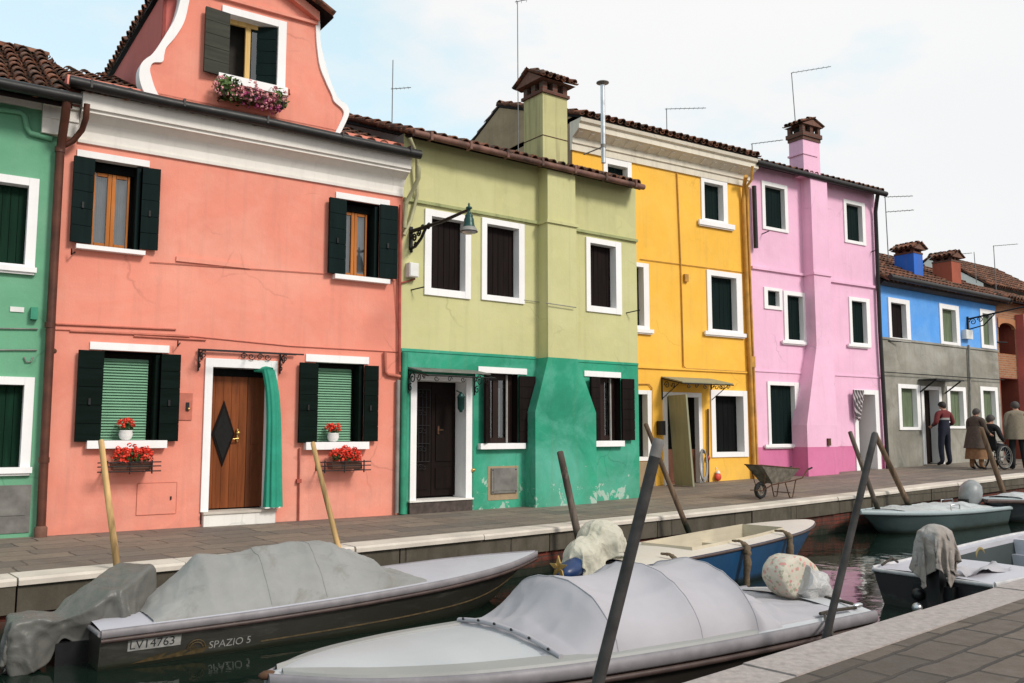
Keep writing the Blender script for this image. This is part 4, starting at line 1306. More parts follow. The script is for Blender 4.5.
q = HY.p(686, 278, -.03); b.box(q[0] - .05, q[0] + .05, -.06, .0, q[2] - .08, q[2] + .08)
q = HY.p(750.5, 362, -.03); b.box(q[0] - .08, q[0] + .08, -.1, .0, q[2] - .12, q[2] + .12)
b.build('conduit', HY.root)
b = mb('rust'); b.tube([HY.p(708, 409, -.04), HY.p(708.5, 486, -.04)], .02, 7); b.mat('pipe_redoxide'); q = HY.p(708, 458, -.05); b.ball(q, .05); b.build('gas_pipe', HY.root)
# plinth patch under the lower left window
b = mb('plaster_brown'); q = HY.rect(610, 462, 655, 492); b.box(q[0], q[1], -.02, .0, q[2] - .2, q[3]); b.build('plinth', HY.root)
# awning: sloped sheet on little iron brackets
a_ = HY.p(661, 379, 0); c_ = HY.p(711, 381, 0); za = (a_[2] + c_[2]) / 2
b = mb('door_sage'); b.prism([(a_[0], -.01, za + .03), (a_[0], -.62, za - .10), (a_[0], -.62, za - .08), (a_[0], -.01, za + .05)], (c_[0] - a_[0], 0, 0)); aw = b.build('awning', HY.root)
b = mb('iron')
for uu in (a_[0] + .01, c_[0] - .01):
    b.bar((uu, -.01, za + .01), (uu, -.64, za - .12), .014); b.bar((uu, -.015, za + .02), (uu, -.015, za - .42), .014); b.bar((uu, -.015, za - .4), (uu, -.5, za - .11), .009)
    scroll(b, (uu, -.16, za - .13), .08, 1.3, .009, 0, 1, (0, 1, 0)); scroll(b, (uu, -.34, za - .13), .06, 1.3, .009, 0, -1, (0, 1, 0))
for k in range(6):
    scroll(b, (a_[0] + .15 + k * (c_[0] - a_[0] - .3) / 5, -.63, za - .16), .05, 1.2, .008, 0, 1 if k % 2 else -1)
b.bar((a_[0], -.63, za - .115), (c_[0], -.63, za - .115), .013)
b.build('bracket', aw)

# ------------------------------------------------------------------ 5 pink house
HP = House(pkL, pkR, 'pink_house', 'tall pink house with darker pink base, chimney breast and brick capped chimney', .08)
zpl = HP.p(780, 447)[2]; zep = HP.p(815, 178, -.25)[2]
for o_, i_, s_ in (((761.5, 183.5, 787, 231), (764.5, 187.5, 784, 228), None), ((843.5, 201.5, 864.5, 244), (846, 205, 861.5, 241), None), ((763.5, 288, 781.5, 309.5), (767, 291, 778.5, 306), None),
                   ((783.5, 292, 806, 343.5), (787, 296, 802.5, 340), (783, 341, 807, 344.5)), ((849, 298, 869.5, 346.5), (851.5, 301.5, 866, 343), (849, 344.5, 870.5, 347.5)), ((767.5, 382, 799, 447), (770, 385.5, 794.5, 444), (766, 444.5, 800.5, 448))):
    framed_window(HP, o_, i_, 'shutter_teal', .08, s_, leaves=2 if o_[2] - o_[0] > 19 else 1, planks=3)
do = HP.rect(854.5, 390, 879, 471); di = HP.rect(858, 394.5, 875.5, 470)
b = mb('paint_white')
b.box(do[0], di[0], -.03, .6, do[2] - .2, do[3]); b.box(di[1], do[1], -.03, .6, do[2] - .2, do[3]); b.box(di[0] + .001, di[1] - .001, -.028, .6, di[3], do[3])
door = b.build('door', HP.root)
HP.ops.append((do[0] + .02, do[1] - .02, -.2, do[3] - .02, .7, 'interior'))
b = mb('door_red'); b.box(di[0], di[1] - .1, .42, .46, .1, di[3]); b.mat('wood_frame_dark'); b.box(di[0] + .1, di[1] - .22, .405, .4195, .4, 1.1); b.build('door_leaf', door)
HP.wall(['plaster_pink_plinth', 'plaster_pink'], zep + .1, 5, (zpl,), side='plaster_pink', sideR='plaster_pink')
zm1 = HP.p(790, 273)[2]; zm2 = (HP.p(763, 370)[2] + HP.p(850, 377)[2]) / 2
br = [HP.p(x, 230, -.3)[0] for x in (812.5, 829)]
bf = [HP.p(x, 470, -.42)[0] for x in (808.5, 839)]
for a_, c_, n_, z_, h_ in ((0, br[0] - .001, -.05, zm1, .03), (br[1] + .001, HP.W, -.05, zm1 - .05, .03), (0, br[0], -.02, zm2, .015), (br[1] + .12, HP.W, -.02, zm2, .015)):
    b = mb('plaster_pink'); b.box(a_, c_, n_, .0, z_ - h_, z_ + h_); b.build('string_moulding', HP.root)
zfa = HP.p(816, 345, -.36)[2]; zfb = HP.p(808, 425, -.4)[2]
b = mb('plaster_pink_plinth')
def R4(z, a, c, n): return [(a, 0, z), (a, n, z), (c, n, z), (c, 0, z)]
b.rings([R4(-.5, *bf, -.42), R4(zpl, *bf, -.42)], False, False, False)
b.mat('plaster_pink')
b.rings([R4(zpl, *bf, -.42), R4(zfb, *bf, -.42), R4(zfa, br[0], br[1], -.3), R4(zm1 - .03, br[0], br[1], -.3)], False, False, False)
b.box(br[0] - .03, br[1] + .03, -.33, .0, zm1 - .03, zm1 + .03)
b.rings([R4(zm1 + .03, br[0], br[1], -.29), R4(zep + .03, br[0], br[1], -.29)], False, False, False)
b.build('chimney_breast', HP.root)
c0 = HP.p(803.5, 160, -.28)[0]; c1 = HP.p(820, 160, -.28)[0]; zck = HP.p(811, 141, -.28)[2]
b = mb('plaster_pink'); b.box(c0, c1, -.28, .12, zep, zck); b.box(c0 - .03, c1 - .1, -.30, .15, zep + .50, zep + .54); ch = b.build('chimney', HP.root)
b = mb('brick_red'); b.box(c0 - .02, c1 + .02, -.30, .14, zck, zck + .08); b.box(c0 - .05, c1 + .05, -.33, .17, zck + .081, zck + .13); b.build('brick_collar', ch)
tile_cap(ch, c0 - .02, c1 + .02, -.30, .14, zck + .13, .15, .22, 'v', .05)
HP.roof(zep + .06, .25, .9, 2.6, 0, HP.W, gable='plaster_pink')
b = mb('gutter_black'); b.tube([(-.05, -.30, zep + .02), (HP.W + .05, -.30, zep)], .065, 10); b.build('gutter', HP.root)
HP.pipe([(754, 186, -.09), (756, 248, -.09)], .05, 'gutter_black', 'drainpipe')
HP.pipe([(878, 193, -.28), (876.5, 203, -.15), (875.5, 212, -.09), (880, 330, -.09), (888, 470, -.09)], .05, 'gutter_black', 'downpipe')
HP.pipe([(800, 393, -.03), (801, 476, -.03)], .02, 'pipe_grey', 'gas_pipe')
b = mb('rust'); q = HP.p(829, 442, -.44); b.box(q[0] - .05, q[0] + .05, -.46, -.42, q[2] - .08, q[2] + .08); b.build('vent_plate', HP.root)
for x, y in ((762, 234), (871, 252)):
    b = mb('iron'); q = HP.p(x, y, 0); b.bar(q, (q[0], -.2, q[2] + .03), .012); b.build('wall_hook', HP.root)

# ------------------------------------------------------------------ 6 blue and grey house
HB = House(pkR, blR, 'blue_and_grey_house', 'low house, bright blue above and bare grey cement below, with two chimneys', .2)
zsb = (HB.p(889, 342)[2] + HB.p(1001, 349)[2]) / 2; zeb = (HB.p(890, 279, -.25)[2] + HB.p(1000, 299, -.25)[2]) / 2
for k, (o_, i_) in enumerate((((888, 299, 909.3, 341), (890.6, 303.5, 905.5, 338)), ((939.3, 305, 958.6, 345.5), (942, 309.5, 955.3, 342)), ((980, 310, 994.7, 348.5), (982.3, 314, 992, 345)),
                  ((898, 384.5, 919.6, 430), (901, 388.5, 916.3, 427)), ((946.8, 387, 965.6, 428.5), (949.8, 391, 962.8, 426)), ((980.3, 387, 997.6, 428), (983, 390.8, 995, 425.5)))):
    framed_window(HB, o_, i_, 'shutter_brown' if k in (0,) else 'shutter_sage', .09, None, leaves=2)
do = HB.rect(921.8, 386.5, 942, 464); di = HB.rect(924.3, 390, 939.6, 463)
b = mb('paint_white')
b.box(do[0], di[0], -.03, .3, do[2], do[3]); b.box(di[1], do[1], -.03, .3, do[2], do[3]); b.box(di[0] + .001, di[1] - .001, -.028, .3, di[3], do[3]); door = b.build('door', HB.root)
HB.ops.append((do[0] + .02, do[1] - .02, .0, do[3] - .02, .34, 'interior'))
b = mb('door_dark'); b.box(di[0], di[1], .24, .29, di[2], di[3]); b.box(di[0] + .15, di[1] - .15, .228, .2395, di[2] + .2, di[2] + .9); b.build('door_leaf', door)
b = mb('iron'); za = HB.p(932, 381, -.1)[2]; b.box(do[0] - .1, do[1] + .3, -.5, -.02, za, za + .03)
for uu in (do[0] - .05, do[1] + .2):
    b.bar((uu, -.02, za - .3), (uu, -.45, za), .02)
b.build('door_canopy', HB.root)
HB.wall(['plaster_cement', 'plaster_blue'], zeb + .1, 5, (zsb,), side='plaster_cement', sideR='plaster_blue')
b = mb('plaster_cement'); b.box(0, HB.W, -.03, .0, zsb - .02, zsb + .03); b.build('string_moulding', HB.root)
HB.roof(zeb + .04, .28, 1.5, 2.7, 0, HB.W + .3, sp=.2, gable='plaster_shade')
b = mb('gutter_black'); b.tube([(0, -.33, zeb + .02), (HB.W + .1, -.33, zeb)], .07, 8)
profile_u(b, [(0, zeb - .14), (-.05, zeb - .14), (-.22, zeb - .01), (0, zeb - .01)], 0, HB.W); b.build('gutter', HB.root)
HB.pipe([(968.5, 345), (970, 384), (972, 455)], .03, 'pipe_grey', 'conduit', n=-.05)
HB.pipe([(884, 372), (945, 376), (1004, 380)], .012, 'iron', 'cable', n=-.1)
b = mb('plastic_white'); q = HB.rect(965, 330, 971.5, 339, n=-.1); b.box(q[0], q[1], -.14, .0, q[2], q[3]); b.build('electric_box', HB.root)
b = mb('iron'); q = HB.p(997, 342, 0); b.bar(q, (q[0] + .4, -.1, q[2]), .02); b.build('wall_hook', HB.root); b = mb('iron'); q = HB.p(888, 341, 0); b.bar(q, (q[0] + .4, -.12, q[2]), .015); b.build('wall_hook', HB.root)
for mat, px, n_, zt_p, nm in (('chim_blue', (914, 923), .55, 254, 'chimney'), ('chim_red', (951.5, 960.5), .45, 262, 'chimney')):
    a = HB.p(px[0], 265, n_)[0]; c = HB.p(px[1], 265, n_)[0]; zk = HB.p((px[0] + px[1]) / 2, zt_p, n_)[2]
    b = mb(mat); b.box(a, c, n_, n_ + .56, zeb, zk); ch = b.build(nm, HB.root)
    tile_cap(ch, a + .02, c - .02, n_ + .02, n_ + .54, zk, .17, .12, 'v', .09)

# ------------------------------------------------------------------ 7 brick house with loggia at the right edge
e2 = np.array([blR[0], blR[1]]) + uR * 5.2
HR_ = House(blR, e2, 'brick_house', 'reddish brick house with arched loggia past the blue house at the right edge', .3)
zr1 = HR_.p(1012, 303, 0)[2]; zA, zB, zC = HR_.p(1012, 354)[2], HR_.p(1012, 376)[2], HR_.p(1012, 324)[2]
u1 = HR_.p(1015.5, 340)[0]
HR_.ops.append((.12, u1 - .05, zA, zC, 1.2, 'plaster_redbrown'))
HR_.ops.append((.08, u1 - .02, .32, zB - .1, 1.6, 'plaster_redbrown'))
HR_.ops.append((u1 + .8, u1 + 1.7, zA, zC, .2, None))
HR_.wall(['plaster_redbrown', 'brick_orange', 'brick_orange'], zr1, 5, (zB - .06, zA + .02), side='brick_orange')
b = mb('plaster_orange')
um = (.12 + u1 - .05) / 2; rw = (u1 - .05 - .12) / 2
arc = [(um + (rw + .0) * math.cos(q), -.03, zC - .16 + .16 * math.sin(q)) for q in np.linspace(PI, 0, 13)]
b.prism(arc + [(u1 + .02, -.03, zC - .16), (u1 + .02, -.03, zC + .12), (.06, -.03, zC + .12), (.06, -.03, zC - .16)], (0, .1, 0)); b.build('arch', HR_.root)
b = mb('plaster_darkpink'); b.box(u1 + .03, HR_.W, -.25, .0, -.2, zr1 - .35); b.build('side_bay', HR_.root)
HR_.roof(zr1 + .05, .3, 1.0, 2.6, 0, HR_.W, sp=.2, gable='brick_orange')
# a higher house behind, only its tiled roof and pale gable show
q0 = np.array([blR[0], blR[1]]) + HB.v * 5.6 + uR * 11.5
HK = House(q0, q0 + uR * 6, 'pale_house', 'house behind the brick house, only its tiled roof and pale wall showing', .3)
zk = float(atY(990, 287, q0[1] + 1)[2])
HK.wall(['plaster_cement'], zk, 4, side='stone_white')
HK.roof(zk, .3, 1.5, 2.2, 0, HK.W, sp=.2, gable='stone_white')
# ================================================================== setting: quays, paving, water, sky
E_PX = [(-420, 622, 0), (-200, 600, 0), (0, 580, 0), (128, 568, 0), (250, 557, 0), (400, 543, 0), (520, 531, 0), (656, 517, .0), (750, 507, .02), (856, 495, .07), (1024, 475, .20)]
EP = [np.append(atz(x, y, z)[:2], z) for x, y, z in E_PX]
d_ = EP[-1][:2] - EP[-2][:2]; d_ /= np.linalg.norm(d_)
EP += [np.append(EP[-1][:2] + d_ * k, z) for k, z in ((5, .26), (12, .28), (40, .28), (120, .28))]
d0 = EP[0][:2] - EP[1][:2]; d0 /= np.linalg.norm(d0)
EP = [np.append(EP[0][:2] + d0 * 60, 0)] + EP
# even resampling
def resample(P, step=.5, far=40):
    out = [P[0]]
    for a, b in zip(P[:-1], P[1:]):
        L_ = np.linalg.norm((b - a)[:2]); n = max(1, int(L_ / (step if L_ < 12 else 6)))
        for k in range(1, n + 1):
            out.append(a + (b - a) * k / n)
    return np.array(out)
ES = resample(EP)
tg = np.gradient(ES[:, :2], axis=0)
for _ in range(12):
    tg[1:-1] = (tg[:-2] + tg[1:-1] * 2 + tg[2:]) / 4
    ES[1:-1] = (ES[:-2] + ES[1:-1] * 2 + ES[2:]) / 4 if _ < 4 else ES[1:-1]
tg /= np.linalg.norm(tg, axis=1)[:, None]
NI = np.stack([-tg[:, 1], tg[:, 0]], 1)        # towards the houses
def off(d, dz=0.0, tilt=0.0):
    return [(ES[i, 0] + NI[i, 0] * d, ES[i, 1] + NI[i, 1] * d, ES[i, 2] * (1 + .10 * max(d, 0)) + dz) for i in range(len(ES))]
def strip(b, A, B, smooth=False):
    n = len(A)
    b.add(list(A) + list(B), [(i, i + 1, n + i + 1, n + i) for i in range(n - 1)], smooth)
def pav_z(x, y):
    d = np.hypot(ES[:, 0] - x, ES[:, 1] - y); i = int(np.argmin(d))
    k = (np.array([x, y]) - ES[i, :2]).dot(NI[i])
    return float(ES[i, 2] * (1 + .10 * max(k, 0)))
def foot(px, py):
    """where the pixel's ray meets the far pavement"""
    best = None
    for Y in np.arange(6, 40, .02):
        q = atY(px, py, Y)
        e = abs(q[2] - pav_z(q[0], q[1]))
        if best is None or e < best[0]:
            best = (e, q)
    q = best[1]
    return (float(q[0]), float(q[1]), pav_z(q[0], q[1]))

b = mb('paving_far')
strip(b, off(.29), off(4.5)); strip(b, off(4.5), off(9))
tag(b.build('pavement'), kind='structure')
b = mb('edge_stone')
i = 0
while i < len(ES) - 2:
    L_ = 0; j = i
    want = random.uniform(1.1, 1.9)
    while j < len(ES) - 1 and L_ < want:
        L_ += np.linalg.norm(ES[j + 1, :2] - ES[j, :2]); j += 1
    dz = random.uniform(-.004, .006); fo = random.uniform(-.012, .012)
    sec = []
    for k in range(i, j + 1):
        p = ES[k]; n = NI[k]
        sh = .006 * (tg[k] if k == i else (-tg[k] if k == j else tg[k] * 0))
        row = []
        for dd, zz in ((-.03 + fo, -.052), (-.03 + fo, -.015), (-.015 + fo, .006), (.29, .008), (.29, -.052)):
            row.append((p[0] + n[0] * dd + sh[0], p[1] + n[1] * dd + sh[1], p[2] * (1 + .10 * max(dd, 0)) + zz + dz))
        sec.append(row)
    b.rings(sec, True, True, False)
    i = j
tag(b.build('quay_edge'), kind='structure')
b = mb('quay_stone')
i = 0
while i < len(ES) - 2:
    j = min(i + random.randint(2, 4), len(ES) - 1)
    fo = random.uniform(-.01, .015)
    sec = []
    for k in range(i, j + 1):
        p = ES[k]; n = NI[k]; sh = .008 * (tg[k] if k == i else (-tg[k] if k == j else tg[k] * 0))
        sec.append([(p[0] + n[0] * dd + sh[0], p[1] + n[1] * dd + sh[1], p[2] + zz) for dd, zz in ((fo, -.27), (fo - .005, -.054), (.28, -.054), (.28, -.27))])
    b.rings(sec, True, True, False)
    i = j
tag(b.build('quay_coping'), kind='structure')
b = mb('quay_brick')
strip(b, off(.05, -.262), off(.07, -.262 - 1.0))
tag(b.build('quay_wall'), kind='structure')

n0 = atz(677, 683, 0)[:2]; n1 = atz(1024, 578, 0)[:2]
dn = (n1 - n0) / np.linalg.norm(n1 - n0); nn = np.array([dn[1], -dn[0]])    # towards the camera side
NQ = [n0 + dn * k for k in np.arange(-60, 90, .25)]
random.seed(11)
b = mb('edge_stone_near')
i = 0
while i < len(NQ) - 2:
    j = min(i + random.randint(5, 8), len(NQ) - 1)
    dz = random.uniform(-.004, .004)
    sec = []
    for k in range(i, j + 1):
        p = NQ[k]; sh = .004 * (dn if k == i else (-dn if k == j else dn * 0))
        sec.append([(p[0] + nn[0] * dd + sh[0], p[1] + nn[1] * dd + sh[1], zz + dz) for dd, zz in ((0, -.16), (0, -.02), (.018, .004), (.31, .005), (.31, -.16))])
    b.rings(sec, True, True, False)
    i = j
tag(b.build('quay_edge'), kind='structure')
b = mb('quay_brick')
b.quad(*[(p[0] + nn[0] * .03, p[1] + nn[1] * .03, z) for p, z in ((NQ[0], -.15), (NQ[-1], -.15), (NQ[-1], -1.4), (NQ[0], -1.4))])
tag(b.build('quay_wall'), kind='structure')
b = mb('paving_near')
b.quad(*[(p[0] + nn[0] * d, p[1] + nn[1] * d, 0) for p, d in ((NQ[0], .305), (NQ[-1], .305), (NQ[-1], 60), (NQ[0], 60))])
tag(b.build('pavement'), kind='structure')
b = mb('canal_water'); b.quad((-80, -40, WZ), (160, -40, WZ), (160, 140, WZ), (-80, 140, WZ)); tag(b.build('canal_water'), kind='structure')
b = mb('ground')
b.add(off(8.9, -.02) + off(400, -.6), [(i, i + 1, len(ES) + i + 1, len(ES) + i) for i in range(len(ES) - 1)])
tag(b.build('ground'), kind='structure')

w = bpy.data.worlds.new('World'); SC.world = w; w.use_nodes = True
t = w.node_tree; t.nodes.clear()
SUN_AZ, SUN_EL = math.atan2(.80, -.60), R(37)       # sun direction over the ground as (x, y) = (sin, cos)
def wn(k): return t.nodes.new(k)
sky = wn('ShaderNodeTexSky'); sky.sky_type = 'NISHITA'; sky.sun_disc = False; sky.sun_elevation = SUN_EL; sky.sun_rotation = SUN_AZ; sky.air_density = 1.2; sky.dust_density = 1.5
tc = wn('ShaderNodeTexCoord'); mp = wn('ShaderNodeMapping'); mp.inputs['Scale'].default_value = (1, 1, 2.2); mp.inputs['Location'].default_value = (.35, .1, .2)
t.links.new(tc.outputs['Generated'], mp.inputs[0])
nz = wn('ShaderNodeTexNoise'); nz.inputs['Scale'].default_value = 2.3; nz.inputs['Detail'].default_value = 8; nz.inputs['Roughness'].default_value = .55
t.links.new(mp.outputs[0], nz.inputs['Vector'])
rp = wn('ShaderNodeValToRGB'); rp.color_ramp.elements[0].position = .36; rp.color_ramp.elements[0].color = (.30, .30, .30, 1); rp.color_ramp.elements[1].position = .49; rp.color_ramp.elements[1].color = (1, 1, 1, 1)
dp = wn('ShaderNodeVectorMath'); dp.operation = 'DOT_PRODUCT'; dp.inputs[1].default_value = (.30, -.05, -.08)
t.links.new(tc.outputs['Generated'], dp.inputs[0])
ad = wn('ShaderNodeMath'); ad.operation = 'ADD'
t.links.new(nz.outputs['Fac'], ad.inputs[0]); t.links.new(dp.outputs['Value'], ad.inputs[1])
t.links.new(ad.outputs[0], rp.inputs[0])
nz2 = wn('ShaderNodeTexNoise'); nz2.inputs['Scale'].default_value = 1.4; nz2.inputs['Detail'].default_value = 6
t.links.new(mp.outputs[0], nz2.inputs['Vector'])
cr = wn('ShaderNodeValToRGB'); cr.color_ramp.elements[0].position = .35; cr.color_ramp.elements[0].color = (10.0, 10.2, 10.4, 1); cr.color_ramp.elements[1].position = .65; cr.color_ramp.elements[1].color = (10.8, 10.8, 10.8, 1)
t.links.new(nz2.outputs['Fac'], cr.inputs[0])
sk2 = wn('ShaderNodeMix'); sk2.data_type = 'RGBA'; sk2.blend_type = 'ADD'; sk2.inputs[0].default_value = 1; sk2.inputs[7].default_value = (4.8, 7.2, 7.4, 1)
t.links.new(sky.outputs[0], sk2.inputs[6])
mx = wn('ShaderNodeMix'); mx.data_type = 'RGBA'
t.links.new(rp.outputs[0], mx.inputs[0]); t.links.new(sk2.outputs[2], mx.inputs[6]); t.links.new(cr.outputs[0], mx.inputs[7])
bg = wn('ShaderNodeBackground'); bg.inputs[1].default_value = .1
t.links.new(mx.outputs[2], bg.inputs[0])
wo = wn('ShaderNodeOutputWorld'); t.links.new(bg.outputs[0], wo.inputs[0])
sd_ = bpy.data.lights.new('sun', 'SUN'); sd_.energy = 3.0; sd_.angle = R(13); sd_.color = (1, .95, .88)
so = bpy.data.objects.new('sun', sd_); COL.objects.link(so)
sv = Vector((math.sin(SUN_AZ) * math.cos(SUN_EL), math.cos(SUN_AZ) * math.cos(SUN_EL), math.sin(SUN_EL)))
so.rotation_euler = sv.to_track_quat('Z', 'Y').to_euler()
so.location = (0, -5, 20)
vs = SC.view_settings
vs.view_transform = 'Standard'; vs.look = 'None'; vs.gamma = 1; vs.use_curve_mapping = False; vs.exposure = -.18
# ================================================================== boats
class Boat:
    """hull lofted through stations; x runs from the stern (0) to the bow, z from the water"""
    def __init__(s, name, label, S, Bw, beam, bg, zg, z_in=.12, chine=.8, group='boats moored in the canal', n=40, flare=.0):
        S = np.array(S); Bw = np.array(Bw)
        d = (Bw - S)[:2]
        s.L = float(np.linalg.norm(d)); s.hd = math.atan2(d[1], d[0])
        s.root = empty(name, (S[0], S[1], WZ), s.hd, label, 'boat', group)
        s.S = S
        s.n = n
        s.ss = np.linspace(0, 1, n)
        s.bgc = bg; s.zgc = zg
        s.beam = beam; s.chine = chine; s.z_in = z_in
        xs = [q[0] for q in bg]
        s.B = np.maximum(np.array(crom(xs, [q[1] for q in bg], 200)[1]), .004) * beam / 2
        xs2 = [q[0] for q in zg]
        s.Z = np.array(crom(xs2, [q[1] for q in zg], 200)[1])
        s.T = np.linspace(0, 1, 200)
    def b(s, q): return float(np.interp(q, s.T, s.B))
    def z(s, q): return float(np.interp(q, s.T, s.Z))
    def local(s, P):
        d = np.array(P[:2]) - s.S[:2]; c, k = math.cos(s.hd), math.sin(s.hd)
        return (d[0] * c + d[1] * k, -d[0] * k + d[1] * c, P[2] - WZ)
    def pix(s, x, y, z=None, ly=0.0):
        """boat-frame point under a pixel: on height z, or on the fore-and-aft plane ly"""
        if z is not None:
            return s.local(atz(x, y, z + WZ))
        r = ray(x, y); c, k = math.cos(s.hd), math.sin(s.hd); nv = np.array([-k, c])
        o = np.array([0, 0, CH])
        tt = (ly - (o[:2] - s.S[:2]).dot(nv)) / r[:2].dot(nv)
        return s.local(o + r * tt)
    def rake(s, q):
        return s.L * q
    def side(s, q, t, sg):
        """t = 0 gunwale, 1 chine"""
        bo = s.b(q); bc = bo * (s.chine - .35 * max(0, q - .55) / .45)
        zc = -.04 + (s.z(q) * .55) * max(0, (q - .7) / .3) ** 2
        xo = s.L * q; xc = s.L * (q - .085 * max(0, (q - .6) / .4) ** 1.5)
        y = bo + (bc - bo) * (t ** 1.15); zz = s.z(q) + (zc - s.z(q)) * t
        return np.array([xo + (xc - xo) * t, sg * y, zz])
    def hull(s, mat, name='hull'):
        b = mb(mat)
        rg = []
        for q in s.ss:
            row = [s.side(q, t, 1) for t in (0, .25, .5, .75, 1)]
            k = s.side(q, 1, 1); zk = -.16 + (k[2] + .16) * max(0, (q - .6) / .4) ** 2
            row.append(np.array([k[0], 0, zk]))
            row += [s.side(q, t, -1) for t in (1, .75, .5, .25, 0)]
            rg.append(row)
        b.rings(rg, False, False, True)
        b.add(rg[0], [tuple(range(len(rg[0])))], False)
        b.add(rg[-1], [tuple(range(len(rg[-1])))], False)
        return b.build(name, s.root)
    def rail(s, mat, r=.022, name='rub_rail', dz=-.03, out=.006, flat=1.8):
        b = mb(mat)
        for sg in (1, -1):
            rg = []
            for q in s.ss:
                c = s.side(q, 0, sg) + np.array([0, sg * out, dz])
                rg.append([c + np.array([0, sg * r * math.cos(a) * .8, r * flat * math.sin(a)]) for a in np.linspace(0, 2 * PI, 8, endpoint=False)])
            b.rings(rg, True, True, True)
        c0, c1 = s.side(0, 0, 1), s.side(0, 0, -1)
        b.tube([c0 + np.array([-.006, 0, dz]), c1 + np.array([-.006, 0, dz])], r, 8)
        return b.build(name, s.root)
    def deck(s, mat, holes, crown=.03, lip=.0, inner='inner_dark', floor=.02, name='deck', lipmat=None, thick=.03):
        """deck with an open cockpit between the stations holes=(s0, s1), side decks w wide"""
        s0, s1, w = holes
        b = mb(mat)
        ts = np.linspace(-1, 1, 13)
        def pt(q, y):
            bo = s.b(q)
            return (s.L * q, y, s.z(q) + crown * (1 - (y / max(bo, .01)) ** 2) * min(1, bo / .3))
        def sheet(qs, lo, hi):
            b.rings([[pt(q, lo(q) + (hi(q) - lo(q)) * (t + 1) / 2) for t in ts] for q in qs], False, False, True)
        if s0 > 0.001:
            sheet(np.linspace(0, s0, 6), lambda q: -s.b(q), lambda q: s.b(q))
        sheet(np.linspace(s1, 1, 18), lambda q: -s.b(q), lambda q: s.b(q))
        qs = np.linspace(s0, s1, 18)
        inn = lambda q: max(s.b(q) - w, .02)
        sheet(qs, lambda q: -s.b(q), lambda q: -inn(q))
        sheet(qs, lambda q: inn(q), lambda q: s.b(q))
        # coaming lips
        b.mat(lipmat or mat)
        ring = [pt(q, inn(q)) for q in qs] + [pt(q, -inn(q)) for q in qs[::-1]]
        ring = [np.array(p) for p in ring]
        m = len(ring)
        up = [p + np.array([0, 0, lip + .004]) for p in ring]; dn_ = [p + np.array([0, 0, -.05]) for p in ring]
        b.add(up + dn_, [(i, (i + 1) % m, m + (i + 1) % m, m + i) for i in range(m)], False)
        b.mat(inner)
        lo = [np.array([p[0], p[1] * .92, floor]) for p in ring]
        b.add(dn_ + lo, [(i, (i + 1) % m, m + (i + 1) % m, m + i) for i in range(m)], False)
        b.add(lo, [tuple(range(m))], False)
        return b.build(name, s.root)
    def text(s, txt, q0, t0, size, mat, sg=-1, name='lettering', slant=0.0):
        c = bpy.data.curves.new('lettering', 'FONT'); c.body = txt; c.size = size; c.resolution_u = 3; c.shear = slant
        o = bpy.data.objects.new('tmp_text', c); COL.objects.link(o)
        bpy.context.view_layer.update()
        me = bpy.data.meshes.new_from_object(o.evaluated_get(bpy.context.evaluated_depsgraph_get()))
        bpy.data.objects.remove(o)
        bpy.data.curves.remove(c)
        hgt = abs(s.z(q0) + .04)
        for v in me.vertices:
            x, y = v.co.x, v.co.y
            q = q0 + (x if sg < 0 else -x) / s.L
            p = s.side(q, t0 - y / hgt, sg)
            v.co = (p[0], p[1] + sg * .004, p[2])
        me.materials.clear(); me.materials.append(MATS[mat])
        o = bpy.data.objects.new(name, me); COL.objects.link(o); o.parent = s.root
        return o

def wr(p, f=3.0, sd=0.0):
    v = Vector((p[0] * f + sd, p[1] * f, p[2] * f))
    return mnoise.noise(v) + .5 * mnoise.noise(v * 2.3)

def crease(p, sd=0.0):
    """sharp-backed cloth folds running down and outwards"""
    v = Vector((p[0] * 2.6 + sd, p[1] * 1.1 + p[2] * .8, p[2] * 1.5 + sd))
    a = 1 - 2.2 * abs(mnoise.noise(v)); v2 = Vector((p[0] * 5.5 - p[1] * 2 + sd * 2, p[1] * 2.2 + p[0], p[2] * 2))
    return a * .7 + (1 - 2.2 * abs(mnoise.noise(v2))) * .5

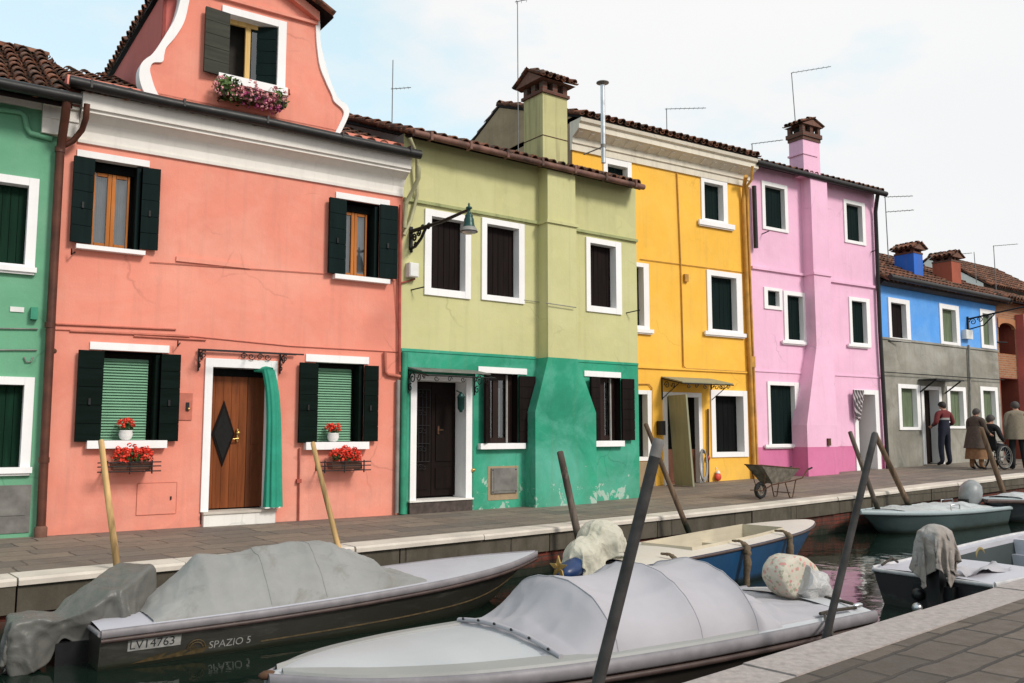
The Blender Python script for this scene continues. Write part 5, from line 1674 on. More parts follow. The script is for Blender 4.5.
def cover(bt, prof, wid, mat, name='cover', pw=2.6, wrinkle=.012, hoops=(), sag=.0, sd=0.0, n=70, m=34, hem=.035, low=.0, dy=None, folds=0.0, creases=0.0, lin=0, ell=0.0, wav=0.0, seams=(), lace=None):
    b = mb(mat)
    xs = [p[0] for p in prof]; hs = [p[1] for p in prof]
    if lin:
        q_ = np.linspace(xs[0], xs[-1], n); h_ = np.interp(q_, xs, hs)
        for _ in range(lin):
            h_[1:-1] = (h_[:-2] + 2 * h_[1:-1] + h_[2:]) / 4
    else:
        q_, h_ = crom(xs, hs, n)
    rg = []
    for q, h in zip(q_, h_):
        h = max(h, .004)
        if hoops:
            dmin = min(abs(q - k) for k in hoops)
            sg_ = sag * (1 - math.exp(-dmin / .022)) * min(1, h / .15)
        else:
            sg_ = 0
        bo = max(bt.b(q) * wid if not callable(wid) else wid(q), .03)
        row = []
        for j in range(m + 1):
            t = -1 + 2 * j / m
            y = bo * math.copysign(abs(t) ** .9, t)
            z = bt.z(q) + .022 + low + h * ((1 - abs(t) ** pw) if not ell else max(0, 1 - t * t) ** ell)
            p = np.array([bt.L * q, y * (1 - sg_ * .5 * (1 - t ** 4)), z - sg_ * (.35 + .65 * math.sin(PI * min(1, abs(t) * 1.0)))])
            k = (1 - t ** 4) * min(1, h / .08 + .25)
            p[2] += wrinkle * wr(p, 3.2, sd) * k
            if wav:
                p[2] += wav * k * (1 - 2.4 * abs(mnoise.noise(Vector((p[0] * 2.2 + sd, p[1] * 6 + p[0] * 1.5, p[2] * 6)))))
            if creases:
                p[2] += creases * crease(p, sd) * k
            if folds:
                p[2] += folds * math.sin(p[0] * 21 + 2.2 * mnoise.noise(Vector((p[0] * 2, p[1] * 3, sd)))) * k * abs(t)
            row.append(p)
        a0, a1 = row[0].copy(), row[-1].copy()
        a0[2] = bt.z(q) - hem + .02; a1[2] = bt.z(q) - hem + .02
        rg.append([a0] + row + [a1])
    b.rings(rg, False, False, True)
    o = b.build(name, bt.root)
    for sq in seams:
        r_ = rg[int(np.argmin(abs(np.array(q_) - sq)))]
        c_ = mb(mat); c_.tube([np.array(p) + np.array([0, 0, .001]) for p in r_[1:-1]], .004, 6); c_.build('cover_seam', bt.root)
    if lace:
        c_ = mb(lace)
        for sg, col_ in ((1, -2), (-1, 1)):
            pts = []
            for i, r_ in enumerate(rg[4:-4:3]):
                p = np.array(r_[col_]); q = bt.side(min(1, max(0, p[0] / bt.L)), 0, sg)
                pts.append(p + np.array([0, sg * .004, .012]) if i % 2 else np.array([p[0], q[1] + sg * .02, q[2] - .012]))
            c_ = mb(lace); c_.tube(pts, .0035, 5); c_.build('lacing_cord', bt.root)
    return o

def loft_motor(bt, path, radii, mat, name, sd=0, nz=.12, seg=28, flat=1.0, fold=0.0, sub=4, parent=None, square=0.0):
    """cloth or cowling round an axis: path points (boat frame), radii (across, up)"""
    k = list(range(len(path)))
    P = np.stack([crom(k, [p[a] for p in path], len(path) * sub)[1] for a in range(3)], 1)
    ra = crom(k, [r[0] for r in radii], len(path) * sub)[1]; rb = crom(k, [r[1] for r in radii], len(path) * sub)[1]
    b = mb(mat)
    rg = []
    pn = None
    for i, p in enumerate(P):
        t = P[min(i + 1, len(P) - 1)] - P[max(i - 1, 0)]; t /= np.linalg.norm(t) + 1e-9
        a = np.cross(np.array([0, 0, 1.0]), t); a /= np.linalg.norm(a) + 1e-9
        c = np.cross(t, a)
        row = []
        for j in range(seg):
            q = 2 * PI * j / seg
            d = a * math.cos(q) * max(ra[i], .004) + c * math.sin(q) * max(rb[i], .004)
            if square:
                d = d * (1 - square + square * .93 * (math.cos(q) ** 4 + math.sin(q) ** 4) ** -.25)
            x = p + d
            xx = Vector((x[0] * 5 + sd, x[1] * 5, x[2] * 5)); tri = q * 6 / (2 * PI) + i * .02 + .6 * mnoise.noise(Vector((i * .1, math.cos(q), math.sin(q) + sd)))
            tri = abs(2 * (tri - math.floor(tri)) - 1) - .5
            f = 1 + nz * .9 * (.5 - 2.2 * abs(mnoise.noise(xx)) + .5 * mnoise.noise(xx * .5)) + fold * 2.2 * tri
            row.append(p + d * f)
        rg.append(row)
    b.rings(rg, True, True, True)
    return b.build(name, parent or bt.root)

def drape(bt, colliders, centre, size, ang, mat, name, frames=34, res=34, tilt=0.0, post=None, stiff=6.0, mass=.35, thick=.012, damp=4.0, taper=0.0, crumple=0.0):
    """let a square of cloth fall over solid shapes (boat frame) and keep the result as a mesh"""
    tmp = []
    for cm in colliders:
        o = cm.build('drape_former'); tmp.append(o)
        bm_ = bmesh.new(); bm_.from_mesh(o.data); bmesh.ops.remove_doubles(bm_, verts=bm_.verts, dist=.0005); bmesh.ops.recalc_face_normals(bm_, faces=bm_.faces); bm_.to_mesh(o.data); bm_.free()
        m = o.modifiers.new('c', 'COLLISION'); o.collision.thickness_outer = .012; o.collision.cloth_friction = 30; o.collision.use_culling = True; o.collision.damping = .6
    nx = max(4, int(res * size[0] / max(size))); ny = max(4, int(res * size[1] / max(size)))
    b = mb(mat); vs_ = []
    for i in range(nx + 1):
        for j in range(ny + 1):
            x = (i / nx - .5) * size[0]; y = (j / ny - .5) * size[1] * (1 - taper * (.5 - i / nx))
            vs_.append((centre[0] + x * math.cos(ang) - y * math.sin(ang), centre[1] + x * math.sin(ang) + y * math.cos(ang), centre[2] + x * tilt + .004 * mnoise.noise(Vector((x * 7, y * 7, 3.1)))))
    b.add(vs_, [(i * (ny + 1) + j, (i + 1) * (ny + 1) + j, (i + 1) * (ny + 1) + j + 1, i * (ny + 1) + j + 1) for i in range(nx) for j in range(ny)], True)
    o = b.build(name)
    m = o.modifiers.new('cloth', 'CLOTH')
    st = m.settings; st.quality = 6; st.mass = mass; st.tension_stiffness = 18; st.compression_stiffness = 12; st.shear_stiffness = 6; st.bending_stiffness = stiff * .1; st.air_damping = damp
    m.collision_settings.collision_quality = 3; m.collision_settings.distance_min = .010; m.collision_settings.use_self_collision = False
    m.point_cache.frame_start = 1; m.point_cache.frame_end = frames + 2
    for f in range(1, frames + 1):
        SC.frame_set(f)
    dg = bpy.context.evaluated_depsgraph_get()
    me = bpy.data.meshes.new_from_object(o.evaluated_get(dg))
    SC.frame_set(1)
    for q in tmp:
        bpy.data.objects.remove(q)
    bpy.data.objects.remove(o)
    me.name = name
    zz_ = [v.co.z for v in me.vertices]; print('DRAPE', name, round(min(zz_), 3), round(max(zz_), 3), 'centre', [round(float(q), 3) for q in centre])
    if post:
        for v in me.vertices:
            v.co = post(np.array(v.co))
    o = bpy.data.objects.new(name, me); COL.objects.link(o); o.parent = bt.root
    sb = o.modifiers.new('smooth', 'SUBSURF'); sb.levels = 1; sb.render_levels = 1
    if crumple:
        nrm = [v.normal.copy() for v in me.vertices]
        for v, n_ in zip(me.vertices, nrm):
            c_ = v.co
            r_ = (.35 - abs(mnoise.noise(Vector((c_.x * 5, c_.y * 5, c_.z * 5 + 2)))) * 1.6) + .5 * (.35 - abs(mnoise.noise(Vector((c_.x * 11 + 4, c_.y * 11, c_.z * 11)))) * 1.6)
            v.co = c_ + n_ * (r_ * crumple)
    so_ = o.modifiers.new('cloth_thickness', 'SOLIDIFY'); so_.thickness = thick * .5
    for p in me.polygons:
        p.use_smooth = True
    return o

# ---- boat 1: long dark olive boat with a grey cover
S1 = (atz(104, 632, -.25) + np.append(np.array([-.30, .37]), 0)); B1 = atz(536, 552.5, -.10)
bt = Boat('motor_boat', 'long dark olive boat under grey canvas, SPAZIO 5 lettered on its side', S1, B1, 1.10,
          [(0, .84), (.25, .97), (.5, 1.0), (.7, .90), (.85, .62), (.94, .30), (1, .02)], [(0, .28), (.3, .30), (.6, .345), (.85, .40), (1, .44)], chine=.84)
bt.hull('hull_olive'); bt.rail('rail_grey', .018, dz=-.02); bt.deck('deck_white', (.10, .60, .10), .025)
b = mb('rail_brown')
for sg in (1, -1):
    b.rings([[bt.side(q, 0, sg) + np.array([0, sg * (.004 + .012 * math.cos(a)), -.068 + .018 * math.sin(a)]) for a in np.linspace(0, 2 * PI, 6, endpoint=False)] for q in bt.ss], True, True)
b.build('hull_strake', bt.root)
cover(bt, [(.085, .0), (.10, .045), (.188, .365), (.29, .375), (.39, .395), (.455, .345), (.54, .18), (.562, .08), (.59, .05), (.612, .03), (.625, .0)], .86, 'cover_grey', pw=1.5, wrinkle=.006, hoops=(.10, .188, .30, .39, .46, .55, .6), sag=.024, sd=3, n=150, m=48, creases=.020, lin=2, wav=.020, seams=(.29, .40))
b = mb('letter_gold')
for sg in (-1,):
    b.rings([[bt.side(q, .70 - .15 * (q - .3), sg) + np.array([0, sg * .004, dz]) for dz in (-.006, .006)] for q in np.linspace(.27, .96, 40)], False, False)
    # lightning flash under the plate
    for k in range(9):
        q = .05 + .012 * k; h = .10 * (1 - abs(k - 4) / 6)
        b.add([bt.side(q, .82 - .004 * k, sg) + np.array([0, -.004, 0]), bt.side(q + .022, .80 - .004 * k, sg) + np.array([0, -.004, 0]), bt.side(q + .035, .70 - .03 * (k % 3) - .006 * k, sg) + np.array([0, -.004, 0])], [(0, 1, 2)])
b.build('gold_stripe', bt.root)
q0, q1 = .043, .128
b = mb('plate_white'); b.rings([[bt.side(q, t, -1) + np.array([0, -.0035, 0]) for t in (.22, .52)] for q in np.linspace(q0, q1, 6)], False, False); b.build('number_plate', bt.root)
bt.text('LV14763', q0 + .002, .485, .088, 'plate_ink', name='plate_lettering')
bt.text('SPAZIO 5', .176, .70, .078, 'letter_silver', slant=.05)
b = mb('letter_gold')
for (r0, a0, a1) in ((.066, .1, PI - .1), (.048, .1, PI - .1)):
    qc, tc_ = .155, .66
    pts = []
    for a in np.linspace(a0, a1, 16):
        pts.append(bt.side(qc + r0 * math.cos(a) / bt.L, tc_ - r0 * math.sin(a) / (bt.z(qc) + .04), -1) + np.array([0, -.005, 0]))
    b.tube(pts, .005, 5)
for k in range(5):
    a = PI * (k + .5) / 5; pts = [bt.side(qc + r * math.cos(a) / bt.L, tc_ - r * math.sin(a) / .34, -1) + np.array([0, -.005, 0]) for r in (.050, .064)]; b.tube(pts, .004, 4)
b.build('emblem', bt.root)
bt.text('dh', .1435, .69, .064, 'letter_gold', name='emblem_lettering')
P = lambda x, y, ly: np.array(bt.pix(x, y, None, ly))
f1 = mb('motor_black')
ch_, cl_ = P(112, 606, .08), P(24, 628, -.04)
hd_ = math.atan2(ch_[1] - cl_[1], ch_[0] - cl_[0]) + .5
def hood(p):
    c_, k_ = math.cos(hd_), math.sin(hd_)
    return (ch_[0] + .04 + p[0] * c_ - p[1] * k_, ch_[1] + p[0] * k_ + p[1] * c_, ch_[2] + p[2] + p[0] * .35)
f1.box(-.17, .19, -.15, .15, -.24, .20, hood)
f1.tube([ch_ - np.array([0, 0, .06]), cl_ + np.array([0, 0, .02])], .05, 8)
f1.box(cl_[0] - .08, cl_[0] + .02, cl_[1] - .14, cl_[1] + .14, cl_[2] - .14, cl_[2] + .06)
mid_ = (ch_ + cl_) / 2
ax_ = (cl_ - ch_); ax_ = ax_ / np.linalg.norm(ax_); LA = np.linalg.norm(cl_ - ch_)
def tie(v):
    w_ = (v - ch_).dot(ax_) / LA; c_ = ch_ + ax_ * (w_ * LA)
    k_ = 1 - .50 * math.exp(-((w_ - .62) / .13) ** 2)
    return c_ + (v - c_) * k_
drape(bt, [f1], (mid_[0] + .05, mid_[1] + .02, ch_[2] + .34), (1.56, 1.15), math.atan2(ch_[1] - cl_[1], ch_[0] - cl_[0]), 'cover_tarp', 'motor_cover', 34, 64, .18, tie, .6, taper=.30, crumple=.020)
b = mb('motor_black'); b.box(-.22, .02, -.1, .2, -.02, .16); b.build('motor_bracket', bt.root)
boat1 = bt

# ---- boat 2: pale grey boat with a lilac-grey hooped cover, nearest
B2 = atz(267, 679, -.15); ax = np.array([.84, .545]); S2 = np.append(B2[:2] + ax * 4.32, -.15)
bt = Boat('motor_boat', 'pale grey boat with a lilac hooped cover and flowered wrap on its motor', S2, B2, 1.36,
          [(0, .90), (.25, .98), (.5, 1.0), (.68, .93), (.82, .74), (.93, .42), (1, .03)], [(0, .36), (.3, .36), (.6, .37), (.85, .385), (1, .40)], chine=.84)
bt.hull('hull_brown'); bt.rail('rail_grey', .03, dz=-.03, flat=1.5)
b = mb('rail_brown')
for sg in (1, -1):
    b.rings([[bt.side(q, 0, sg) + np.array([0, sg * (.002 + .014 * math.cos(a)), -.10 + .02 * math.sin(a)]) for a in np.linspace(0, 2 * PI, 6, endpoint=False)] for q in bt.ss], True, True)
b.build('hull_strake', bt.root)
bt.deck('deck_grey', (.06, .62, .12), .06, lipmat='deck_band')
b = mb('deck_band')      # raised rim along the deck edge, warm grey
for sg in (1, -1):
    rg = []
    for q in np.linspace(.30, .985, 34):
        bo = bt.b(q); w_ = min(.13, bo * .45)
        o_ = np.array([bt.L * q, sg * (bo - .004), bt.z(q) + .004]); i_ = np.array([bt.L * q, sg * (bo - w_), bt.z(q) + .022])
        rg.append([o_, o_ + np.array([0, -sg * .012, .022]), i_ + np.array([0, 0, .018]), i_ + np.array([0, -sg * .01, -.012])])
    b.rings(rg, False, False, False)
b.build('toe_rail', bt.root)
cover(bt, [(.235, .10), (.262, .22), (.288, .375), (.30, .38), (.36, .37), (.41, .385), (.50, .36), (.555, .355), (.575, .325), (.605, .21), (.635, .10), (.66, .03), (.668, .0)], .93, 'cover_lilac', wrinkle=.003, hoops=(.24, .29, .41, .565, .67), sag=.075, sd=8, n=190, m=56, creases=.006, lin=2, ell=.62, wav=.012, seams=(.29, .41, .565))
qh = .655
b = mb('cover_lilac'); b.tube([(bt.L * qh, bt.b(qh) * .95 * y_, bt.z(qh) + .035 + .06 * (1 - y_ * y_)) for y_ in np.linspace(-.95, .95, 24)], .016, 8); b.build('cover_hem', bt.root)
for k in range(6):
    b = mb('iron'); f = k / 5
    yy = -.80 + 1.6 * f; q = .660; b.ball((bt.L * q, bt.b(q) * .95 * yy, bt.z(q) + .046 + .06 * (1 - yy * yy)), .009, 8, 5); b.build('cover_button', bt.root)
cover(bt, [(.03, .0), (.06, .003), (.12, .008), (.18, .03), (.235, .10), (.27, .12)], .88, 'cover_lilac', 'stern_cover', pw=2.6, wrinkle=.012, sd=4, n=80, m=56, creases=.035, wav=.035)
P = lambda x, y, ly: np.array(bt.pix(x, y, None, ly))
face = [(764.5, 579), (766, 568), (772, 559), (780, 555), (791, 556), (800, 563), (810, 580), (819, 597), (816, 606), (803, 607), (788, 603), (773, 594)]
rg = []
cxy = np.mean([P(x, y, .0) for x, y in face], axis=0)
for ly, sc_, dx in ((.135, .02, 0), (.135, .5, 0), (.13, .86, 0), (.115, .98, 0), (.06, 1.0, 0), (-.03, 1.0, .0), (-.10, .97, -.02), (-.135, .80, -.03), (-.14, .4, -.03), (-.14, .02, -.03)):
    row = []
    for k in range(len(face)):
        for f_ in (0, .34, .67):
            x = face[k][0] * (1 - f_) + face[(k + 1) % len(face)][0] * f_; y = face[k][1] * (1 - f_) + face[(k + 1) % len(face)][1] * f_
            p = P(x, y, .0); p = cxy + (p - cxy) * sc_ * 1.03; p[1] = ly; p[0] += dx - .05
            row.append(p + (p - cxy) * .05 * (.4 - 1.8 * abs(mnoise.noise(Vector((p * 5).tolist())))))
    rg.append(row)
b = mb('cover_floral'); b.rings(rg, True, True, True); o = b.build('motor_cover', bt.root); m_ = o.modifiers.new('smooth', 'SUBSURF'); m_.levels = 1; m_.render_levels = 1
loft_motor(bt, [P(800, 580, .12), P(812, 588, .12), P(822, 598, .12), P(834, 606, .1), P(846, 613, .1)], [(.10, .12), (.13, .14), (.11, .11), (.08, .08), (.04, .05)], 'cover_plastic', 'motor_wrap', 6, .20, 36, fold=.08, sub=6)
b = mb('motor_black'); b.box(-.15, .06, -.12, .12, .02, bt.z(0) + .02); b.build('motor_bracket', bt.root)
b = mb('rope_dark')
def deckrope(pts, r=.011):
    b.tube([P(*p) for p in pts], r, 6)
b.tube([np.array([.20, .60, bt.z(0) + .05]), np.array([.42, .58, bt.z(0) + .05]), np.array([.60, .60, bt.z(.1) + .05])], .012, 6)
b.build('deck_rope', bt.root); b = mb('rope_dark'); b.tube([np.array([.02, -.2, bt.z(0) + .05]), np.array([.06, .2, bt.z(0) + .055]), np.array([.10, .5, bt.z(0) + .05])], .012, 6)
b.build('deck_rope', bt.root); b = mb('steel'); b.ball((.12, .56, bt.z(0) + .05), (.06, .02, .02), 8, 5); b.build('cleat', bt.root)
b = mb('rust'); b.ball((bt.L - .0, 0, bt.z(1) - .0), (.05, .025, .025), 8, 6); b.build('bow_ring', bt.root)
boat2 = bt

# ---- boat 3: blue and white open boat
N3 = atz(647, 565, -.12); B3 = atz(807, 521.5, -.08)
S3 = np.array([N3[0] - .74 * .50, N3[1] + .67 * .50, -.12])
bt = Boat('motor_boat', 'blue boat with white deck and open cockpit, brown rope fenders over its side', S3, B3, 1.06,
          [(0, .93), (.3, 1.0), (.6, .97), (.8, .80), (.92, .50), (.98, .27), (1, .14)], [(0, .41), (.3, .415), (.6, .435), (.85, .46), (1, .475)], chine=.80)
bt.hull('hull_blue'); bt.rail('rail_brown', .013, dz=-.02, flat=1.2)
bt.deck('deck_warm', (.24, .72, .20), .02, lip=.03, inner='inner_cream', floor=.08, lipmat='inner_cream')
b = mb('inner_cream'); b.box(bt.L * .27, bt.L * .34, -.38, .38, .10, .34); b.box(bt.L * .52, bt.L * .57, -.34, .34, .12, .34); b.build('thwart', bt.root)
b = mb('wood_frame_dark')
for q in (.40, .47):
    b.box(bt.L * q, bt.L * q + .03, -.40, .40, .085, .12)
    b.box(bt.L * q, bt.L * q + .03, .36, .40, .085, .36)
b.build('rib', bt.root)
P = lambda x, y, ly: np.array(bt.pix(x, y, None, ly))
f1 = mb('motor_black'); c0_ = P(600, 542, .02); c1_ = P(578, 560, -.05)
f1.ball(tuple(c0_), (.24, .22, .20), 16, 10); f1.ball(tuple((c0_ + c1_) / 2 + np.array([0, 0, -.02])), .17, 14, 10); f1.ball(tuple(c1_ + np.array([.05, 0, .02])), .15, 14, 10)
t_ = math.atan2(c0_[1] - c1_[1], c0_[0] - c1_[0]); m_ = (c0_ + c1_) / 2
def tie3(v):
    w_ = (v - c0_).dot(c1_ - c0_) / np.dot(c1_ - c0_, c1_ - c0_); c_ = c0_ + (c1_ - c0_) * w_
    return c_ + (v - c_) * (1 - .28 * math.exp(-((w_ - .45) / .16) ** 2))
drape(bt, [f1], (m_[0] + .06, m_[1], c0_[2] + .32), (1.05, .88), t_, 'cover_cream', 'motor_cover', 30, 44, .25, tie3, .6, crumple=.018)
loft_motor(bt, [P(584, 562, -.08), P(572, 569, -.1), P(562, 574, -.1), P(558, 576, -.1)], [(.05, .09), (.10, .09), (.09, .07), (.02, .02)], 'motor_blue', 'motor', 3, .02, 20)
b = mb('brass'); c = P(558, 568, -.1)
for k in range(5):
    a = k * 2 * PI / 5 + .3; d = np.array([0, math.cos(a), math.sin(a)]) * .11; e = np.array([0, math.cos(a + .5), math.sin(a + .5)]) * .05
    b.prism([c, c + e, c + d, c + np.array([0, math.cos(a - .5), math.sin(a - .5)]) * .05], (.015, 0, 0))
b.build('propeller', bt.root)
boat3 = bt
for k, (q, ln, sw) in enumerate(((.10, .26, .04), (.40, .46, .05), (.64, .46, .05))):
    e = bt.side(q, 0, -1)
    r0 = empty('rope_fender', (0, 0, 0))
    b = mb('rope')
    g = np.array([bt.L * q, e[1], e[2]])
    pts = [g + np.array([.02, .16, .045]), g + np.array([.01, .05, .05]), g + np.array([0, -.035, .0]), g + np.array([-.02, -.045, -.12]), g + np.array([-.02, -.05 + .06, -ln])]
    pts = [np.array(p) for p in pts]; pts[-1] = g + np.array([-.03, -.03, -ln])
    fine = []; rad = []
    base_r = [.012, .016, sw * .7, sw * .85, sw * .6]
    for i in range(len(pts) - 1):
        for j in range(6):
            f = j / 6; fine.append(pts[i] + (pts[i + 1] - pts[i]) * f + np.array([random.uniform(-.006, .006), random.uniform(-.004, .004), 0])); rad.append((base_r[i] + (base_r[i + 1] - base_r[i]) * f) * random.uniform(.8, 1.2))
    fine.append(pts[-1]); rad.append(sw * .45)
    b.tube(fine, rad, 9)
    o = b.build('rope_fender')
    bpy.data.objects.remove(r0)
    o.matrix_world = Matrix.Translation((bt.S[0], bt.S[1], WZ)) @ Matrix.Rotation(bt.hd, 4, 'Z')
    tag(o, ['short frayed rope fender hanging nearest the stern of the blue boat', 'long brown rope fender hanging over the middle of the blue boat', 'long rusty brown rope fender nearest the bow of the blue boat'][k], 'rope fender', 'rope fenders on the blue boat')

# ---- boat 4: small teal-grey boat by the far quay
S4 = atz(986, 504.5, -.21); B4 = atz(860, 511.5, -.14)
bt = Boat('motor_boat', 'small teal hulled boat with white gunwale and grey net cover by the far quay', S4, B4, 1.06,
          [(0, .88), (.25, .98), (.5, 1.0), (.7, .88), (.85, .58), (.94, .28), (1, .02)], [(0, .31), (.4, .32), (.8, .36), (1, .39)], chine=.8)
bt.hull('hull_teal'); bt.rail('deck_teal', .02, dz=-.015); bt.deck('deck_teal', (.12, .72, .12), .02)
cover(bt, [(.14, .02), (.2, .05), (.35, .07), (.55, .05), (.72, .03), (.80, .0)], .80, 'cover_net', pw=2.5, wrinkle=.05, sd=12)
P = lambda x, y, ly: np.array(bt.pix(x, y, None, ly))
b = mb('motor_grey')
c = P(969, 492, .0)
b.rings([[c + np.array([.23 * r * math.cos(a) - .1 * k, .19 * r * math.sin(a), .48 * k - .26]) for a in np.linspace(0, 2 * PI, 18, endpoint=False)] for k, r in ((0, .55), (.06, .8), (.2, .95), (.5, 1.02), (.75, .92), (.9, .62), (1, .2))], True, True)
b.build('motor', bt.root)
b = mb('motor_black'); b.box(c[0] - .12, c[0] + .15, -.12, .12, .1, c[2] - .2); b.box(c[0] + .16, c[0] + .24, -.08, .08, bt.z(.1), c[2] - .12); b.build('motor_bracket', bt.root)
b = mb('steel'); b.tube([np.array([bt.L * .5, .42, bt.z(.5)]), np.array([bt.L * .5, .42, bt.z(.5) + .1]), np.array([bt.L * .43, .42, bt.z(.5) + .1]), np.array([bt.L * .43, .42, bt.z(.5)])], .012, 6); b.build('grab_rail', bt.root); b = mb('steel'); b.tube([np.array([bt.L * .1, -.42, bt.z(.1)]), np.array([bt.L * .1, -.42, bt.z(.1) + .1]), np.array([bt.L * .2, -.42, bt.z(.1) + .1]), np.array([bt.L * .2, -.42, bt.z(.1)])], .012, 6); b.build('grab_rail', bt.root)

# ---- boat 5: dark open boat at the right
c5 = (atz(874, 568, -.2) + atz(993, 584, -.2)) / 2
h5 = R(90 - 54); S5 = c5; B5 = c5 + np.array([math.cos(h5), math.sin(h5), 0]) * 4.6
bt = Boat('motor_boat', 'dark open boat with white gunwales and cloth draped over its motor, by the near quay', S5, B5, 1.30,
          [(0, .90), (.25, 1.0), (.5, 1.0), (.7, .88), (.85, .58), (.94, .28), (1, .02)], [(0, .33), (.2, .345), (.45, .40), (.7, .46), (1, .54)], chine=.8)
bt.hull('hull_dark'); bt.rail('rail_white', .02, dz=-.015); bt.deck('deck_white', (.235, .74, .13), .015, inner='inner_dark', floor=.06)
b = mb('deck_white'); b.box(bt.L * .60, bt.L * .62, -.50, .50, .1, bt.z(.6) - .01); b.box(bt.L * .58, bt.L * .60, .0, .50, .08, .26); b.build('bulkhead', bt.root)
b = mb('inner_dark'); b.box(bt.L * .27, bt.L * .36, -.48, .48, .07, .24); b.build('thwart', bt.root)
b = mb('life_ring')
cc = np.array([bt.L * .44, .545, .27]); b.tube([cc + np.array([.10 * math.cos(a), 0, .10 * math.sin(a)]) for a in np.linspace(0, 2 * PI, 20)], .026, 8); b.build('life_ring', bt.root)
P = lambda x, y, ly: np.array(bt.pix(x, y, None, ly))
# draped cloth over an upright motor at the transom
cm = P(940, 556, -.05); cm = np.array([-.02, -.02, bt.z(0)])
b = mb('motor_black')
b.box(-.10, .04, -.26, .12, -.02, .26); b.box(-.17, -.05, -.18, -.05, .06, bt.z(0) + .10); b.box(-.16, -.08, -.15, -.08, -.2, .06)
b.ball((-.12, .06, .16), (.06, .06, .06), 12, 8)
b.mat('steel'); b.ball((-.25, .0, .06), (.05, .05, .05), 10, 6); b.build('motor', bt.root)
f1 = mb('motor_black'); f1.box(-.21, .02, -.20, -.03, bt.z(0) + .1, bt.z(0) + .42); f1.ball((-.09, -.12, bt.z(0) + .36), (.13, .12, .12), 12, 8); f1.box(-.16, -.04, -.19, -.05, .1, bt.z(0) + .1); f1.box(-.02, .6, -.6, .6, .1, bt.z(0) + .015)
drape(bt, [f1], (-.10, -.10, bt.z(0) + .50), (.98, .90), .5, 'cover_beige', 'motor_cover', 30, 48, 0, None, .5, crumple=.012)
b = mb('cover_lilac'); 
b.rings([[np.array([.10 + .75 * i / 10, -.14 - .22 * j / 6 - .02 * math.sin(i), bt.z(.1) + .045 + .035 * math.sin(j * 1.1 + i * .6) + .02 * wr((i, j, 0), .5)]) for j in range(7)] for i in range(11)], False, False, True); b.build('folded_cloth', bt.root)
b = mb('rope_dark'); b.tube([np.array([.05, .52, bt.z(0) + .03]), np.array([.2, .50, bt.z(0) + .09]), np.array([.35, .53, bt.z(.05) + .03])], .012, 6); b.build('mooring_rope', bt.root); b = mb('rope_dark'); b.tube([np.array([1.0, -.5, bt.z(.2) + .04]), np.array([1.2, -.55, bt.z(.25) + .07]), np.array([1.35, -.48, bt.z(.28) + .04]), np.array([1.5, -.56, bt.z(.3) + .05]), np.array([1.8, -.52, bt.z(.3) + .03])], .016, 6); b.build('mooring_rope', bt.root)

# ---- boat 6: far dark boat, mostly outside the frame
B6 = atz(986, 497, -.03); S6 = B6 + np.array([3.2, 2.6, 0])
bt = Boat('motor_boat', 'dark navy boat at the right edge, lying along the far quay behind the teal boat', S6, B6, 1.2,
          [(0, .88), (.25, .98), (.5, 1.0), (.7, .88), (.85, .58), (.94, .28), (1, .02)], [(0, .38), (.4, .40), (.8, .43), (1, .46)], chine=.8)
bt.hull('hull_navy'); bt.rail('rail_brown', .02); bt.deck('deck_teal', (.12, .72, .14), .02, inner='inner_dark')
cover(bt, [(.5, .01), (.6, .07), (.7, .06), (.8, .02)], .7, 'cover_net', pw=2.2, wrinkle=.05, sd=2)

# ================================================================== mooring poles
def pole(label, top, bot, Y, r0, r1, mat, cap=None, Yb=None, grp='mooring poles in the canal', bend=.02):
    a = np.array(atY(*top, Y)); c = np.array(atY(*bot, Yb or Y))
    d = c - a
    k = (-1.3 - a[2]) / d[2]
    e = a + d * k
    b = mb(mat)
    pts, rs = [], []
    nv = np.array([d[1], -d[0], 0]); nv /= np.linalg.norm(nv) + 1e-9
    for i in range(17):
        f = i / 16
        p = a + (e - a) * f + np.array([.5, .5, 0]) * bend * mnoise.noise(Vector((f * 3, top[0] * .1, 0)))
        pts.append(p); rs.append((r0 + (r1 - r0) * f) * (1 + (.06 * mnoise.noise(Vector((f * 9, top[0], 1))) if 'metal' not in mat else 0)))
    if cap:
        b.tube(pts, rs, 14)
        o = b.build('mooring_pole')
        u = (e - a) / np.linalg.norm(e - a)
        m = mb('pole_cap'); m.tube([a - u * .015, a - u * .005, a + u * .01, a + u * .07], [r0 * .8, r0 * 1.0, r0 * 1.05, r0 * 1.04], 14); m.build('pole_cap', o)
    else:
        b.tube([pts[0] - (e - a) / np.linalg.norm(e - a) * .012] + pts, [rs[0] * .6] + rs, 12)
        o = b.build('mooring_pole')
    return tag(o, label, 'mooring pole', grp)
pole('pale peeled pole leaning by the covered motor of the olive boat', (101, 441), (117, 566), 7.50, .024, .033, 'pole_pale')
pole('pale yellowish pole leaning between the salmon door and right window box', (313, 443), (337, 545), 8.62, .023, .035, 'pole_pale')
pole('dark brown pole leaning in front of the teal wall, stub near its top', (560, 452), (580, 545), 10.6, .040, .050, 'pole_dark')
pole('thin brown pole leaning before the sage door of the yellow house', (646, 424), (686, 525), 11.95, .030, .045, 'pole_brown')
pole('thick dark grey pole with pale cap, nearest the viewer', (658.5, 442), (598, 683), 4.12, .0265, .031, 'pole_metal', True, bend=0)
pole('dark grey pole leaning right, roped to the stern of the lilac covered boat', (875, 434), (826, 637), 5.62, .021, .028, 'pole_metal', False, bend=0)
pole('short dark pole in front of the pink door, leaning left', (850, 432), (877, 507), 15.0, .036, .048, 'pole_dark')
pole('brown pole with broken pale top just right of the pink door', (876, 436), (908, 504), 15.7, .045, .058, 'pole_brown')
